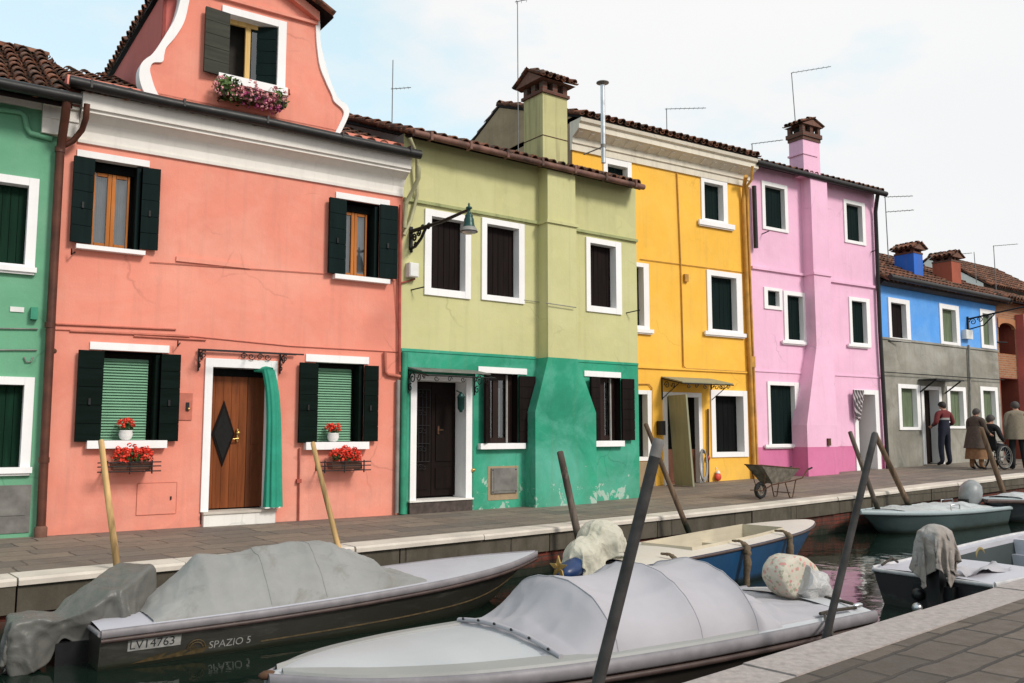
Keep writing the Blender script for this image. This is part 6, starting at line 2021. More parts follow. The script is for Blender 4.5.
pole('brown pole leaning in front of the woman and the wheelchair', (981, 428), (1005, 497), 17.6, .045, .06, 'pole_brown')
# stub on the dark pole in front of the teal wall is a nailed block
# ropes from the near boat to its pole
pb = atY(830, 620, 5.62)
w_ = lambda p: np.array(Matrix.Translation((boat2.S[0], boat2.S[1], WZ)) @ Matrix.Rotation(boat2.hd, 4, 'Z') @ Vector(p))
e = w_((.55, .60, boat2.z(.1) + .04))
b = mb('rope_dark')
b.tube([np.array(pb) + np.array([0, .035, -.02]), (e + pb) / 2 + np.array([0, 0, -.10]), e, e + np.array([.05, .02, .005]), (e + pb) / 2 + np.array([.03, 0, -.13]), np.array(pb) + np.array([0, .035, -.07])], .009, 6)
tag(b.build('mooring_rope'), 'thin dark rope tying the lilac covered boat to its leaning pole', 'rope')
# ================================================================== plants, lamps, cloths, aerials
def local_thing(h, name, u, n, z, label, cat, group=None):
    return empty(name, h.world(u, n, z), h.rz, label, cat, group)

def leaf_cloud(b, c, r, n, size, sd=0, flat=.6):
    rnd = random.Random(sd)
    for _ in range(n):
        d = np.array([rnd.gauss(0, 1), rnd.gauss(0, 1), rnd.gauss(0, 1)]); d /= np.linalg.norm(d)
        p = np.array(c) + d * np.array(r) * rnd.random() ** .4
        a = np.array([rnd.uniform(-1, 1), rnd.uniform(-1, 1), rnd.uniform(-flat, flat)]); a /= np.linalg.norm(a)
        e = np.cross(a, d + .01); e /= np.linalg.norm(e) + 1e-9
        s_ = size * rnd.uniform(.6, 1.3)
        b.add([p - a * s_, p + e * s_ * .6 + d * s_ * .15, p + a * s_, p - e * s_ * .6 + d * s_ * .15], [(0, 1, 2, 3)], False)

def blossoms(b, c, r, n, size, sd=0, up=.2):
    rnd = random.Random(sd)
    for _ in range(n):
        d = np.array([rnd.gauss(0, 1), rnd.gauss(-.4, 1), rnd.gauss(up, .8)]); d /= np.linalg.norm(d)
        p = np.array(c) + d * np.array(r) * rnd.uniform(.75, 1.08)
        for k in range(7):
            q = np.array([rnd.gauss(0, 1), rnd.gauss(0, 1), rnd.gauss(0, 1)]); q /= np.linalg.norm(q)
            m = p + q * size * .7
            e = np.cross(q, [.3, .5, .8]); e /= np.linalg.norm(e); f = np.cross(q, e); s_ = size * .5
            b.add([m - e * s_, m - f * s_ + q * .3 * s_, m + e * s_, m + f * s_ + q * .3 * s_], [(0, 1, 2, 3)], False)

def flower_pot(h, px, py, w, label, sd):
    x, n, z = h.p(px, py, .02)
    t = local_thing(h, 'flower_pot', x, .02, z, label, 'flower pot', 'geranium pots on the window sills')
    b = mb('plastic_white'); r = w
    b.lathe((0, 0, 0), [(r * .55, 0), (r * .85, r * .3), (r * 1.0, r * .8), (r * .92, r * 1.3), (r * .98, r * 1.45), (r * .88, r * 1.46), (r * .8, r * 1.3)], 18); b.build('pot', t)
    b = mb('leaf'); leaf_cloud(b, (0, 0, r * 2.0), (r * 1.15, r * 1.0, r * .8), 70, r * .35, sd); b.build('foliage', t)
    b = mb('petal_red'); blossoms(b, (0, 0, r * 2.35), (r * 1.3, r * 1.0, r * .85), 34, r * .30, sd + 1); b.build('blossom', t)
flower_pot(HS, 125.5, 440.0, .078, 'white pot of red geraniums on the sill of the window left of the orange door', 3)
flower_pot(HS, 333, 441.5, .078, 'white pot of red geraniums on the sill of the window right of the orange door', 9)

def rack_box(h, x0, y0, x1, y1, label, sd, cx):
    q = h.rect(x0, y0, x1, y1, n=-.15)
    W = q[1] - q[0]; z0 = q[2]; H = q[3] - q[2]
    t = local_thing(h, 'window_box', q[0], 0, z0, label, 'flower box', 'geranium boxes under the salmon house windows')
    b = mb('iron')
    for z in (0, H * .55, H):
        b.bar((0, -.30, z), (W, -.30, z), .008)
    for x in (.10, W - .10):
        b.bar((x, -.30, -.03), (x, -.30, H + .02), .009); b.bar((x, -.30, 0), (x, -.0, 0), .009); b.bar((x, -.0, 0), (x, -.0, H), .009)
    b.bar((W * .5, -.30, -.03), (W * .5, -.30, H + .02), .007)
    b.build('rack', t)
    c = (h.p(cx, (y0 + y1) / 2, -.15)[0]) - q[0]
    b = mb('terracotta'); b.prism([(c - .20, -.25, .012), (c - .20, -.09, .012), (c - .22, -.07, H * .9), (c - .22, -.27, H * .9)], (.42, 0, 0)); b.build('trough', t)
    b = mb('leaf'); leaf_cloud(b, (c, -.17, H + .05), (.21, .13, .09), 200, .032, sd); b.build('foliage', t)
    b = mb('petal_red')
    for k in range(3):
        blossoms(b, (c - .11 + .11 * k, -.19, H + .07 + .035 * (k == 1)), (.105, .13, .10), 38, .028, sd + k)
    b.build('blossom', t)
rack_box(HS, 95, 462, 158, 471, 'iron rack of red geraniums under the window left of the orange door', 21, 131)
rack_box(HS, 313, 461.5, 366, 470, 'iron rack of red geraniums under the window right of the orange door', 31, 344)

# window box on the gable
q = HS.rect(217, 92, 284, 108, n=-.16)
t = local_thing(HS, 'window_box', q[0], 0, q[2], 'window box of trailing pink and magenta flowers under the gable window', 'flower box')
W = q[1] - q[0]; H = q[3] - q[2]
b = mb('terracotta'); b.prism([(.02, -.24, H * .3), (.02, -.08, H * .3), (.02, -.06, H * .95), (.02, -.26, H * .95)], (W - .04, 0, 0)); b.build('trough', t)
b = mb('iron'); b.bar((0, -.27, H * .6), (W, -.27, H * .6), .008); b.bar((0, -.27, H * .95), (W, -.27, H * .95), .008)
for x in (.05, W / 2, W - .05):
    b.bar((x, -.27, H * .2), (x, -.27, H), .008); b.bar((x, -.27, H * .3), (x, 0, H * .3), .008)
b.build('rack', t)
b = mb('leaf_light'); leaf_cloud(b, (W * .16, -.19, H * .85), (.20, .16, .17), 320, .034, 5); leaf_cloud(b, (W * .88, -.19, H * .9), (.15, .14, .15), 180, .034, 6); leaf_cloud(b, (W * .5, -.17, H * .7), (W * .42, .12, .10), 120, .025, 7)
b.mat('leaf'); leaf_cloud(b, (W * .3, -.19, H * .6), (W * .3, .12, .16), 140, .028, 8); b.build('foliage', t)
b = mb('petal_magenta')
for k in range(6):
    blossoms(b, (W * (.34 + .10 * k), -.2, H * (.58 - .10 * (k % 2))), (.08, .12, .12), 15, .026, 40 + k, -.1)
b.mat('petal_pink')
for k in range(5):
    blossoms(b, (W * (.04 + .21 * k), -.22, H * (.85 - .2 * (k % 2))), (.11, .14, .14), 24, .028, 60 + k, 0)
b.build('blossom', t)

# curtain pushed aside at the orange door
x0 = HS.p(265, 440, -.12)[0]; x1 = HS.p(281.5, 440, -.12)[0]; zt2 = HS.p(273, 371, -.12)[2]; zb2 = HS.p(273, 507, -.12)[2]; xr = HS.p(254, 372, .04)[0]
t = local_thing(HS, 'door_curtain', x0, -.12, zb2, 'teal curtain bunched to the right of the orange door', 'curtain')
b = mb('curtain_teal'); rg = []
Hc = zt2 - zb2; Wc = x1 - x0
for i in range(25):
    f = i / 24
    row = []
    for j in range(41):
        g = j / 40; a = 2 * PI * g
        wob = 1 + .22 * math.sin(g * 2 * PI * 9 + .6 * math.sin(f * 3)) * (.35 + .65 * f)
        k = .72 + .28 * f
        lean = (1 - f) ** 6
        row.append((Wc * .5 + Wc * .5 * k * math.cos(a) * wob + .02 * f - Wc * .35 * lean, .055 * math.sin(a) * wob * (1 + .3 * f) + .05 * lean, Hc * (1 - f) + .02 * lean))
    rg.append(row)
b.rings(rg, True, True, True)
b.tube([(Wc * .30, .04, Hc - .01), (Wc * .05, .09, Hc + .02), (-(x0 - xr), .16, Hc + .012)], [.06, .045, .022], 12)
b.mat('plastic_white'); b.box(.01, Wc - .01, -.05, .05, -.012, .004)
b.build('curtain_cloth', t)
b = mb('iron'); b.bar((-(x0 - xr) - .6, .16, Hc + .03), (Wc * .8, .10, Hc + .03), .008); b.build('curtain_rod', t)

# striped cloth drawn over the pink house door
x0 = HP.p(853, 400, -.12)[0]; x1 = HP.p(864.5, 400, -.12)[0]; zt2 = HP.p(858, 390, -.12)[2]; zb2 = HP.p(857, 421, -.12)[2]
t = local_thing(HP, 'door_curtain', x0, -.12, zb2, 'grey and white striped cloth hooked up beside the pink house door', 'curtain')
Hc = zt2 - zb2; Wc = x1 - x0
b = mb('striped_cloth'); rg = []
for i in range(15):
    f = i / 14
    rg.append([(Wc * (.02 + (.98 - .62 * f ** 1.6) * j / 20) + .05 * f, -.05 * math.sin(j * 1.25) * (.5 + f * .5), Hc * (1 - f) + (.12 * f * (1 - j / 20))) for j in range(21)])
b.rings(rg, False, False, True); b.build('curtain_cloth', t)

# wall lamp on the lime house
A = HL.p(411.5, 243, -.03)
t = local_thing(HL, 'wall_lamp', A[0], 0, A[2], 'dark green bell lamp on a scrolled iron arm on the lime house', 'lamp', 'street lamps on the house walls')
rel = lambda x, y, n: (lambda q: (q[0] - A[0], q[1], q[2] - A[2]))(HL.p(x, y, n))
# the arm stands straight out of the wall
tip_n = min(np.arange(-.6, -2.4, -.01), key=lambda n_: abs(rel(469, 209.5, n_)[0]))
tip_n = float(tip_n); tip = rel(469, 209.5, tip_n)
ua = tip[0]; za = tip[2]
b = mb('iron')
b.box(ua - .025, ua + .025, -.03, .0, -.10, .24)
b.tube([(ua, -.02, .17), (ua, tip_n * .55, za * .72 + .02), (ua, tip_n, za)], [.030, .026, .020], 8)
b.tube([(ua, -.03, -.08), (ua, -.14, -.07), (ua, -.30, .02), (ua, -.44, .16), (ua, -.52, .19)], .022, 8)
for n_, z_, r_, d_ in ((-.11, .06, .065, 1), (-.24, .12, .055, -1), (-.34, .17, .04, 1), (-.14, -.03, .03, -1), (-.50, .16, .04, -1)):
    scroll(b, (ua, n_, z_), r_, 1.4, .014, 0, d_, (0, 1, 0))
b.ball((ua, -.03, -.12), .025); b.build('bracket', t)
b = mb('lamp_green')
b.lathe((ua, tip_n, za), [(.005, .09), (.016, .07), (.012, .045), (.04, .03), (.045, .015), (.02, .0), (.018, -.04), (.045, -.07), (.055, -.085), (.05, -.10), (.065, -.13), (.068, -.17), (.075, -.21), (.085, -.235)], 20)
b.mat('pipe_grey'); b.lathe((ua, tip_n, za), [(.086, -.236), (.105, -.262), (.115, -.29)], 20)
b.mat('iron'); b.lathe((ua, tip_n, za), [(.117, -.291), (.117, -.30)], 20); b.mat('lamp_glass'); b.ball((ua, tip_n, za - .30), (.1, .1, .03), 16, 6); b.build('lamp_head', t)
# lamp arm on the blue house
A = HB.p(967, 321, 0)
t = local_thing(HB, 'wall_lamp', A[0], 0, A[2], 'long thin lamp arm with scrolled bracket on the bright blue wall', 'lamp', 'street lamps on the house walls')
b = mb('iron'); b.box(-.03, .03, -.04, .0, -.28, .12)
b.tube([(0, -.02, .05), (0, -1.4, .22), (0, -1.9, .24)], .024, 7)
b.tube([(0, -.03, -.24), (0, -.45, -.16), (0, -.75, .12)], .018, 7)
for n_, z_, r_ in ((-.16, -.04, .10), (-.36, .0, .08), (-.54, .06, .06)):
    scroll(b, (0, n_, z_), r_, 1.4, .013, 0, 1, (0, 1, 0))
b.build('bracket', t)
b = mb('lamp_green'); b.lathe((0, -1.9, .2), [(.02, .06), (.05, .03), (.06, -.03), (.12, -.16), (.15, -.2)], 14); b.build('lamp_head', t)
# small lantern by the teal door
q = HL.p(461, 402, -.1)
t = local_thing(HL, 'wall_lantern', q[0], 0, q[2], 'small dark green lantern fixed beside the dark door of the teal wall', 'lantern')
b = mb('lamp_green'); b.lathe((0, -.1, -.1), [(.02, -.05), (.03, -.02), (.05, .0), (.055, .16), (.065, .165), (.03, .22), (.008, .25)], 8); b.bar((0, -.1, .13), (0, .02, .17), .008); b.build('lantern_body', t)

# small red and white float on the yellow wall
q = HY.p(718, 475, -.06)
t = local_thing(HY, 'float', q[0], -.06, q[2], 'small red and white float hanging low on the yellow wall', 'float')
b = mb('buoy_red'); b.ball((0, 0, -.04), (.085, .05, .085), 14, 9); b.mat('plastic_white'); b.lathe((0, 0, .035), [(.05, 0), (.035, .04), (.015, .06)], 12); b.bar((0, 0, .09), (0, .06, .16), .006); b.build('float_body', t)
# leaning board at the yellow door
q = HY.rect(700.5, 450, 709, 487, n=-.1)
t = local_thing(HY, 'hose_bundle', q[0], -.1, q[2], 'pale coiled hose hanging by the door of the yellow house', 'hose')
b = mb('plastic_grey'); w = (q[1] - q[0]); hgt = q[3] - q[2]
for k in range(3):
    b.tube([(w * (.25 + .12 * k) + .10 * math.cos(a), .02 * k - .02, hgt * .62 + .30 * math.sin(a) - .03 * k) for a in np.linspace(0, 2 * PI, 24)], .016, 6)
b.build('hose', t)

# aerials
def aerial(base, top, arms, label, r=.014, Y=16.0, thin=.62, grp='television aerials on the roofs'):
    a = np.array(atY(*base, Y)); c = np.array(atY(*top, Y))
    t = empty('tv_aerial', tuple(a), 0, label, 'aerial', grp)
    r *= thin; b = mb('antenna_metal'); b.tube([(0, 0, -1.0), tuple(c - a)], [r * 1.2, r], 6); b.build('mast', t)
    if arms:
        b = mb('antenna_metal')
        for (x0, y0, x1, y1, els, el) in arms:
            p = np.array(atY(x0, y0, Y)) - a; q = np.array(atY(x1, y1, Y)) - a
            b.bar(p, q, r * .8, 5)
            dv = (q - p) / np.linalg.norm(q - p); sv_ = np.cross(dv, [0, 0, 1.0]); sv_ /= np.linalg.norm(sv_)
            for k in range(els):
                m = p + (q - p) * (k + .3) / els
                b.bar(m - sv_ * el, m + sv_ * el, r * .35, 4)
        b.build('antenna_boom', t)
aerial((392, 118), (393, 60), [(391, 89, 411, 87.5, 5, .06)], 'short aerial with one bar standing above the lime house roof beside the gable', .014, 15)
aerial((518.5, 146), (517.5, 1), [(515, 2, 530, -1, 3, .1)], 'tallest aerial mast, thin and straight beside the lime chimney', .016, 16.5)
aerial((667, 138), (666.5, 109), [(665, 109, 706, 108, 9, .08)], 'short aerial with long level bar above the yellow cornice', .018, 21)
aerial((797, 122), (791.5, 73), [(791, 73, 831, 66.5, 8, .09)], 'aerial with rising bar behind the pink house chimney', .018, 22)
aerial((753, 156), (752, 144), [(751, 144, 783, 140, 8, .08)], 'low aerial at the joint of the yellow and pink roofs', .018, 20.5)
aerial((889, 262), (885, 197), [(884, 197, 913, 196, 7, .1), (886, 212, 914, 210, 6, .12)], 'aerial with two level bars between the pink house and the blue chimney', .022, 26)
aerial((995, 268), (993.5, 245.5), [(993, 246, 1018, 244, 6, .1)], 'aerial on the tiled roof at the right edge', .022, 33)
aerial((975, 256), (974, 252), [(960, 254, 972, 253, 4, .1)], 'tiny low aerial behind the red brown chimney', .02, 32)

# ================================================================== wheelbarrow
wp = np.array(foot(768, 499.5)); lp = np.array(foot(789, 497.5))
fd = (wp - lp)[:2]; ln_ = np.linalg.norm(fd)
wb = empty('wheelbarrow', (lp[0] - .12, lp[1] + .0, lp[2]), math.atan2(fd[1], fd[0]), 'old metal wheelbarrow standing on the paving before the pink house', 'wheelbarrow')
k = .70 / max(ln_, .01)
SCB = .73
wb.scale = (SCB, SCB, SCB)
WX = ln_ / SCB                     # wheel centre ahead of the feet
def tor(b, c, R_, r, n=24, m=8):
    rg = [[(c[0] + (R_ + r * math.cos(q)) * math.cos(a), c[1] + r * math.sin(q), c[2] + (R_ + r * math.cos(q)) * math.sin(a)) for q in np.linspace(0, 2 * PI, m, endpoint=False)] for a in np.linspace(0, 2 * PI, n + 1)]
    b.rings(rg, True, False)
wh = mb('rubber'); tor(wh, (WX, 0, .19), .15, .042); wo_ = wh.build('wheel', wb)
wh = mb('barrow_metal'); tor(wh, (WX, 0, .19), .115, .018)
for a in np.linspace(0, PI, 4, endpoint=False):
    wh.bar((WX - .11 * math.cos(a), 0, .19 - .11 * math.sin(a)), (WX + .11 * math.cos(a), 0, .19 + .11 * math.sin(a)), .009)
wh.bar((WX, -.10, .19), (WX, .10, .19), .012); wh.build('rim', wo_)
b = mb('barrow_metal')
Tx0, Tx1 = -.28, WX + .22
top = [(Tx0, -.30, .66), (Tx0, .30, .66), (Tx1, .24, .76), (Tx1, -.24, .76)]
bot = [(Tx0 + .22, -.20, .40), (Tx0 + .22, .20, .40), (WX - .22, .17, .34), (WX - .22, -.17, .34)]
b.add(top + bot, [(0, 1, 5, 4), (1, 2, 6, 5), (2, 3, 7, 6), (3, 0, 4, 7), (4, 5, 6, 7)], False)
ins = [(p[0] * .97, p[1] * .95, p[2] - .002) for p in top]; inb = [(p[0] * .97, p[1] * .94, p[2] + .012) for p in bot]
b.add(ins + inb, [(0, 4, 5, 1), (1, 5, 6, 2), (2, 6, 7, 3), (3, 7, 4, 0), (4, 7, 6, 5)], False)
b.mat('rust'); b.tube(top + [top[0]], .014, 6); b.build('tray', wb)
b = mb('rust')
for s_ in (-1, 1):
    b.tube([(WX + .02, s_ * .08, .19), (WX - .22, s_ * .15, .31), (-.05, s_ * .22, .38), (-.40, s_ * .27, .44), (-.56, s_ * .29, .62), (-.70, s_ * .29, .66)], .016, 7)
    b.tube([(.12, s_ * .2, .36), (.0, s_ * .22, .015), (-.10, s_ * .22, .015), (-.22, s_ * .23, .40)], .014, 6)
    b.bar((WX, s_ * .10, .19), (WX + .06, s_ * .2, .66), .010)
b.bar((-.02, -.22, .12), (-.02, .22, .12), .011); b.tube([(WX + .02, -.10, .19), (WX + .24, -.08, .20), (WX + .24, .08, .20), (WX + .02, .10, .19)], .012, 6)
b.build('frame', wb)
b = mb('rubber')
for s_ in (-1, 1):
    b.bar((-.60, s_ * .29, .635), (-.74, s_ * .29, .67), .022, 8)
b.build('handle', wb)

# ================================================================== people
def skin_body(name, joints, edges, parent, pick, sub=2, mats=('skin',)):
    me = bpy.data.meshes.new(name)
    keys = list(joints)
    me.from_pydata([joints[k][:3] for k in keys], [(keys.index(a), keys.index(c)) for a, c in edges], [])
    o = bpy.data.objects.new(name, me); COL.objects.link(o)
    m = o.modifiers.new('skin', 'SKIN'); m.use_smooth_shade = True
    for k, v in zip(keys, me.skin_vertices[0].data):
        r = joints[k][3:]
        v.radius = (r[0], r[1] if len(r) > 1 else r[0])
        v.use_root = (k == 'pelvis')
    s_ = o.modifiers.new('sub', 'SUBSURF'); s_.levels = sub; s_.render_levels = sub
    bpy.context.view_layer.update()
    dg = bpy.context.evaluated_depsgraph_get()
    nm = bpy.data.meshes.new_from_object(o.evaluated_get(dg))
    bpy.data.objects.remove(o); bpy.data.meshes.remove(me)
    nm.name = name
    nm.materials.clear()
    for q in mats:
        nm.materials.append(MATS[q])
    for p in nm.polygons:
        p.material_index = pick(p.center); p.use_smooth = True
    o = bpy.data.objects.new(name, nm); COL.objects.link(o)
    o.parent = parent
    return o

HAND = {}
def hands(J, E, side, wrist, dirv, s_=1.0, curl=.35):
    """palm and five bent fingers on a wrist; dirv is where the fingers point"""
    w = np.array(wrist); d = np.array(dirv, float); d /= np.linalg.norm(d)
    up = np.array([0, 0, 1.0]); sd = np.cross(d, up); sd /= np.linalg.norm(sd) + 1e-9; nr = np.cross(sd, d)
    pm = w + d * .05 * s_
    J[side + 'palm'] = (*pm, .034 * s_, .018 * s_); E.append((side + 'wrist', side + 'palm'))
    for i, (o, l) in enumerate(((-.030, .07), (-.010, .08), (.010, .075), (.028, .06))):
        a = pm + d * .035 * s_ + sd * o * s_; c = a + (d * (1 - curl) - nr * curl) * l * .55 * s_; e = c + (d * (1 - 2 * curl) - nr * 2 * curl) * l * .45 * s_
        for n_, p in (('a', a), ('b', c), ('c', e)):
            J[f'{side}f{i}{n_}'] = (*p, .010 * s_)
        E += [(side + 'palm', f'{side}f{i}a'), (f'{side}f{i}a', f'{side}f{i}b'), (f'{side}f{i}b', f'{side}f{i}c')]
    a = w + d * .02 * s_ - sd * .035 * s_; c = a + (d * .7 - sd * .6) * .045 * s_
    J[side + 'ta'] = (*a, .012 * s_); J[side + 'tb'] = (*c, .010 * s_)
    E += [(side + 'palm', side + 'ta'), (side + 'ta', side + 'tb')]

def head_bits(t, c, r, hair, fwd=(0, 1, 0), full=True, mouth=True):
    """hair, eyes, nose, mouth and ears on a head at c; fwd is where the face looks"""
    f = np.array(fwd, float); f /= np.linalg.norm(f); sd = np.array([f[1], -f[0], 0]); c = np.array(c)
    b = mb(hair)
    rg = []
    for i in range(9):
        th = PI * .62 * i / 8
        row = []
        for j in range(20):
            a = 2 * PI * j / 20
            back = .5 + .5 * math.cos(a)        # 1 behind
            lim = th * (.62 + .55 * back)
            d = -f * math.cos(a) * math.sin(lim) + sd * math.sin(a) * math.sin(lim) + np.array([0, 0, math.cos(lim)])
            row.append(c + np.array([0, 0, r * .12]) + d * r * np.array([1.05, 1.12, 1.18]) * (1 + .05 * mnoise.noise(Vector((d * 4).tolist()))))
        rg.append(row)
    b.rings(rg, True, False, True); b.build('hair', t)

def man_joints(h=1.7, arms='hips'):
    s_ = h / 1.75
    J = {'pelvis': (0, 0, .93, .135, .10), 'waist': (0, .0, 1.08, .155, .12), 'chest': (0, .015, 1.28, .19, .135), 'shoulders': (0, .0, 1.42, .13, .085), 'neck': (0, .015, 1.50, .055), 'head': (0, .035, 1.60, .082, .092), 'crown': (0, .03, 1.69, .07, .075), 'nose': (0, .135, 1.60, .014),
         'Lhip': (-.10, 0, .88, .095), 'Lknee': (-.12, .02, .48, .078), 'Lank': (-.13, -.02, .10, .062), 'Ltoe': (-.15, .15, .035, .036),
         'Rhip': (.10, 0, .88, .095), 'Rknee': (.13, .03, .48, .078), 'Rank': (.15, -.01, .10, .062), 'Rtoe': (.18, .16, .035, .036),
         'Lsh': (-.21, 0, 1.39, .08), 'Rsh': (.21, 0, 1.39, .08)}
    E = [('pelvis', 'waist'), ('waist', 'chest'), ('chest', 'shoulders'), ('shoulders', 'neck'), ('neck', 'head'), ('head', 'crown'), ('head', 'nose'), ('pelvis', 'Lhip'), ('Lhip', 'Lknee'), ('Lknee', 'Lank'), ('Lank', 'Ltoe'), ('pelvis', 'Rhip'), ('Rhip', 'Rknee'), ('Rknee', 'Rank'), ('Rank', 'Rtoe'), ('shoulders', 'Lsh'), ('shoulders', 'Rsh')]
    for sg, n_ in ((-1, 'L'), (1, 'R')):
        if arms == 'hips':
            el = (sg * .31, -.03, 1.14); wr_ = (sg * .25, .20, 1.05); hd = (-sg * .6, .6, -.1)
        elif arms == 'push':
            el = (sg * .25, .05, 1.13); wr_ = (sg * .22, .32, .98); hd = (0, 1, -.2)
        else:
            el = (sg * .26, .0, 1.13); wr_ = (sg * .25, .08, .90); hd = (0, .25, -1)
        J[n_ + 'elb'] = (*el, .066); J[n_ + 'wrist'] = (*wr_, .034)
        E += [(n_ + 'sh', n_ + 'elb'), (n_ + 'elb', n_ + 'wrist')]
        hands(J, E, n_, wr_, hd)
    J = {k: tuple(x * s_ for x in v) for k, v in J.items()}
    return J, E

def person(px, py, h, face, label, arms, pick, mats, hair, lean=0.0, grp=None):
    q = foot(px, py)
    t = empty('person', q, math.atan2(face[1], face[0]) - PI / 2, label, 'person', grp)
    J, E = man_joints(h, arms)
    if lean:
        J = {k: (v[0], v[1] + lean * max(0, v[2] - .9 * h / 1.75), v[2] - abs(lean) * .25 * max(0, v[2] - .9 * h / 1.75), *v[3:]) for k, v in J.items()}
    body = skin_body('body', J, E, t, pick, 2, mats)
    hd = J['head']
    head_bits(t, hd[:3], .098 * h / 1.75, hair)
    b = mb('hair_dark')      # eyes and mouth
    s_ = h / 1.75
    for sg in (-1, 1):
        b.ball((hd[0] + sg * .033 * s_, hd[1] + .083 * s_, hd[2] + .012), (.011, .008, .007), 8, 5)
    b.build('eyes', t)
    b = mb('cloth_red'); b.ball((hd[0], hd[1] + .088 * s_, hd[2] - .048 * s_), (.022, .008, .006), 8, 5); b.build('mouth', t)
    b = mb('skin')
    for sg in (-1, 1):
        b.ball((hd[0] + sg * .088 * s_, hd[1] + .0, hd[2] + .0), (.012, .025, .034), 8, 6)
    b.build('ears', t)
    return t, J

vn = HB.v; un = HB.u
# man in a tracksuit, seen from behind
H1 = 1.66
s1 = H1 / 1.75
def pk1(c):
    z = c.z / s1
    if z > 1.49: return 0
    if abs(c.x) > .17 * s1 and z < 1.10 and c.y > .12 * s1: return 0
    if z < .085: return 3
    if z > 1.27 or (abs(c.x) > .2 * s1 and z > 1.1): return 1
    if 1.235 < z < 1.27 and abs(c.x) < .2: return 4
    return 2
mt, J1 = person(946, 466, H1, vn * .9 + un * .25, 'man in red and navy tracksuit standing with his back to us', 'hips', pk1, ('skin', 'cloth_red', 'cloth_navy', 'cloth_black', 'plastic_grey'), 'hair_dark')
# woman in a long brown coat pushing a wheelchair
H2 = 1.50; s2_ = H2 / 1.75
walk = un * .98 + vn * -.15
def pk2(c):
    z = c.z / s2_
    if z > 1.49: return 0
    if c.y > .24 and z < 1.12 and z > .7: return 0
    if z < .09: return 3
    if z < .75: return 2
    return 1
t2, J2 = person(977, 470, H2, walk, 'woman in brown coat and ochre skirt pushing a wheelchair', 'push', pk2, ('skin', 'cloth_brown', 'cloth_ochre', 'cloth_black'), 'hair_grey', .10)
def skirt(t, z0, z1, r0, r1, mat, name, y0=0.0, y1=0.0, slit=.0):
    b = mb(mat); rg = []
    for i in range(13):
        f = i / 12; r = r0 + (r1 - r0) * f ** .8
        rg.append([((r * (1 + .05 * f * math.sin(a * 7))) * math.cos(a), y0 + (y1 - y0) * f + .74 * r * (1 + .05 * f * math.sin(a * 7 + 1)) * math.sin(a), z0 + (z1 - z0) * f) for a in np.linspace(0, 2 * PI, 36, endpoint=False)])
    b.rings(rg, True, True, True); return b.build(name, t)
skirt(t2, 1.22 * s2_ * .99, .60 * s2_, .185, .27, 'cloth_brown', 'coat', .035, -.01)
skirt(t2, .66 * s2_, .30 * s2_, .22, .26, 'cloth_ochre', 'skirt', 0, 0)
# man in a beige coat at the right edge
H3 = 1.66; s3 = H3 / 1.75
def pk3(c):
    z = c.z / s3
    if z > 1.49: return 0
    if abs(c.x) > .19 * s3 and z < .93: return 0
    if z < .085: return 3
    if z < .85: return 2
    return 1
t3, J3 = person(1019, 469.5, H3, un * .75 + vn * .6, 'person in beige coat and dark trousers at the right edge', 'down', pk3, ('skin', 'cloth_beige', 'cloth_black', 'cloth_black'), 'hair_grey')
skirt(t3, 1.36 * s3, .76 * s3, .20, .26, 'cloth_beige', 'coat', .01, 0)

# wheelchair ahead of the woman, a dark-clad person sitting in it
wq = np.array(foot(992, 470.5)); ang = math.atan2(walk[1], walk[0])
wq = np.array(t2.location) + np.append(walk / np.linalg.norm(walk) * .62, 0); wq[2] = pav_z(wq[0], wq[1])
wc = empty('wheelchair', tuple(wq), ang, 'wheelchair with spoked wheels pushed along by the woman in brown', 'wheelchair')
for s_ in (-1, 1):
    b = mb('rubber'); tor(b, (0, s_ * .29, .30), .28, .022, 28, 8); w_o = b.build('wheel', wc)
    b = mb('pipe_grey'); tor(b, (0, s_ * .29, .30), .255, .010, 28, 6); tor(b, (0, s_ * .33, .30), .25, .008, 28, 6)
    for a in np.linspace(0, PI, 8, endpoint=False):
        b.bar((-.25 * math.cos(a), s_ * .29, .30 - .25 * math.sin(a)), (.25 * math.cos(a), s_ * .29, .30 + .25 * math.sin(a)), .004, 4)
    b.build('rim', w_o)
    b = mb('rubber'); tor(b, (.42, s_ * .22, .09), .07, .02, 16, 6); b.build('castor', wc)
b = mb('iron')
for s_ in (-1, 1):
    b.tube([(-.34, s_ * .23, .90), (-.22, s_ * .23, .90), (-.20, s_ * .23, .45), (-.18, s_ * .23, .28)], .013, 6)
    b.tube([(-.20, s_ * .23, .66), (.16, s_ * .23, .66), (.20, s_ * .23, .46), (.42, s_ * .22, .40), (.42, s_ * .22, .10)], .012, 6)
    b.tube([(-.2, s_ * .23, .30), (.30, s_ * .22, .28), (.52, s_ * .18, .12)], .012, 6)
    b.box(.48, .62, s_ * .06, s_ * .2, .09, .11)
b.bar((0, -.29, .30), (0, .29, .30), .013); b.bar((-.2, -.23, .5), (-.2, .23, .5), .011); b.build('frame', wc)
b = mb('cloth_black'); b.box(-.2, .22, -.22, .22, .44, .49); b.box(-.215, -.19, -.22, .22, .50, .88); b.build('seat', wc)
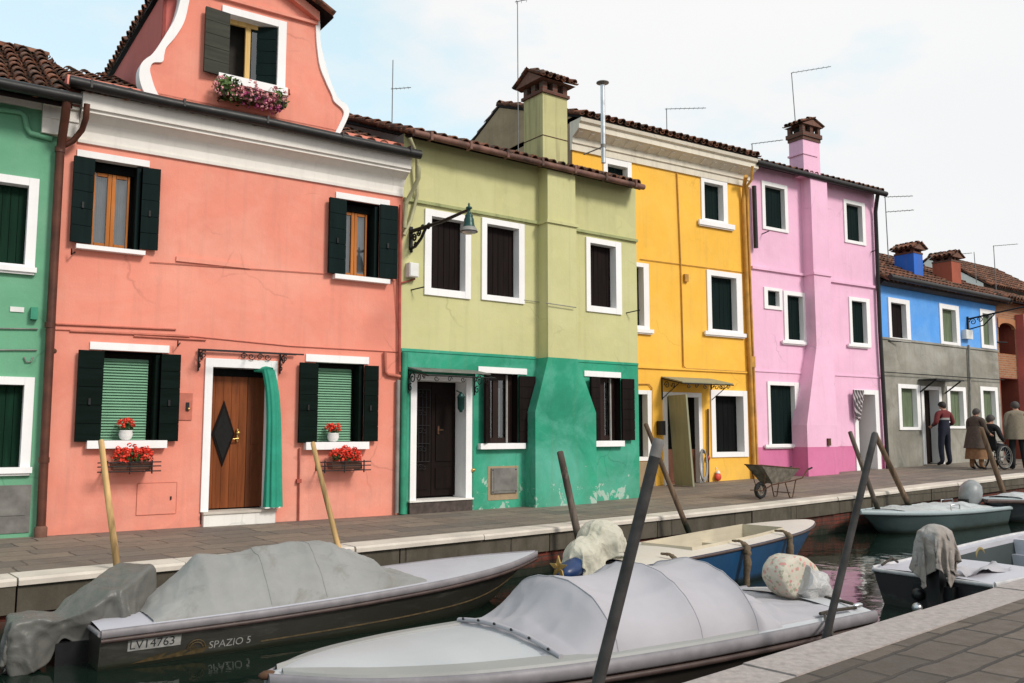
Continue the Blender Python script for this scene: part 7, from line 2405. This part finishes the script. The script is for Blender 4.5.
t4 = empty('person', tuple(wq + np.array([0, 0, 0])), ang - PI / 2, 'seated person in dark coat and jeans in the wheelchair', 'person')
J = {'pelvis': (0, -.08, .58, .14, .12), 'waist': (0, -.10, .74, .135, .11), 'chest': (0, -.09, .92, .16, .125), 'shoulders': (0, -.06, 1.03, .13, .09), 'neck': (0, -.03, 1.10, .055), 'head': (0, .0, 1.19, .08, .088), 'crown': (0, 0, 1.27, .068, .07), 'nose': (0, .10, 1.19, .014),
     'Lhip': (-.10, -.02, .56, .09), 'Lknee': (-.12, .36, .54, .065), 'Lank': (-.12, .42, .18, .045), 'Ltoe': (-.13, .56, .14, .036), 'Rhip': (.10, -.02, .56, .09), 'Rknee': (.12, .36, .54, .065), 'Rank': (.12, .42, .18, .045), 'Rtoe': (.13, .56, .14, .036),
     'Lsh': (-.19, -.06, 1.0, .07), 'Rsh': (.19, -.06, 1.0, .07), 'Lelb': (-.25, -.02, .77, .055), 'Relb': (.25, -.02, .77, .055), 'Lwrist': (-.16, .20, .70, .036), 'Rwrist': (.16, .20, .70, .036)}
E = [('pelvis', 'waist'), ('waist', 'chest'), ('chest', 'shoulders'), ('shoulders', 'neck'), ('neck', 'head'), ('head', 'crown'), ('head', 'nose')]
for n_ in 'LR':
    E += [('pelvis', n_ + 'hip'), (n_ + 'hip', n_ + 'knee'), (n_ + 'knee', n_ + 'ank'), (n_ + 'ank', n_ + 'toe'), ('shoulders', n_ + 'sh'), (n_ + 'sh', n_ + 'elb'), (n_ + 'elb', n_ + 'wrist')]
hands(J, E, 'L', (-.16, .20, .70), (.4, .8, -.2)); hands(J, E, 'R', (.16, .20, .70), (-.4, .8, -.2))
simple('cloth_jeans', (.035, .05, .085), .9, 0, .25, 20, .2)
def pk4(c):
    if c.z > 1.095: return 0
    if c.y > .2 and c.z > .62: return 0
    if c.z < .21: return 1
    if c.z < .63 and c.y > .06: return 2
    return 1
skin_body('body', J, E, t4, pk4, 2, ('skin', 'cloth_black', 'cloth_jeans'))
head_bits(t4, (0, .0, 1.19), .096, 'hair_grey')
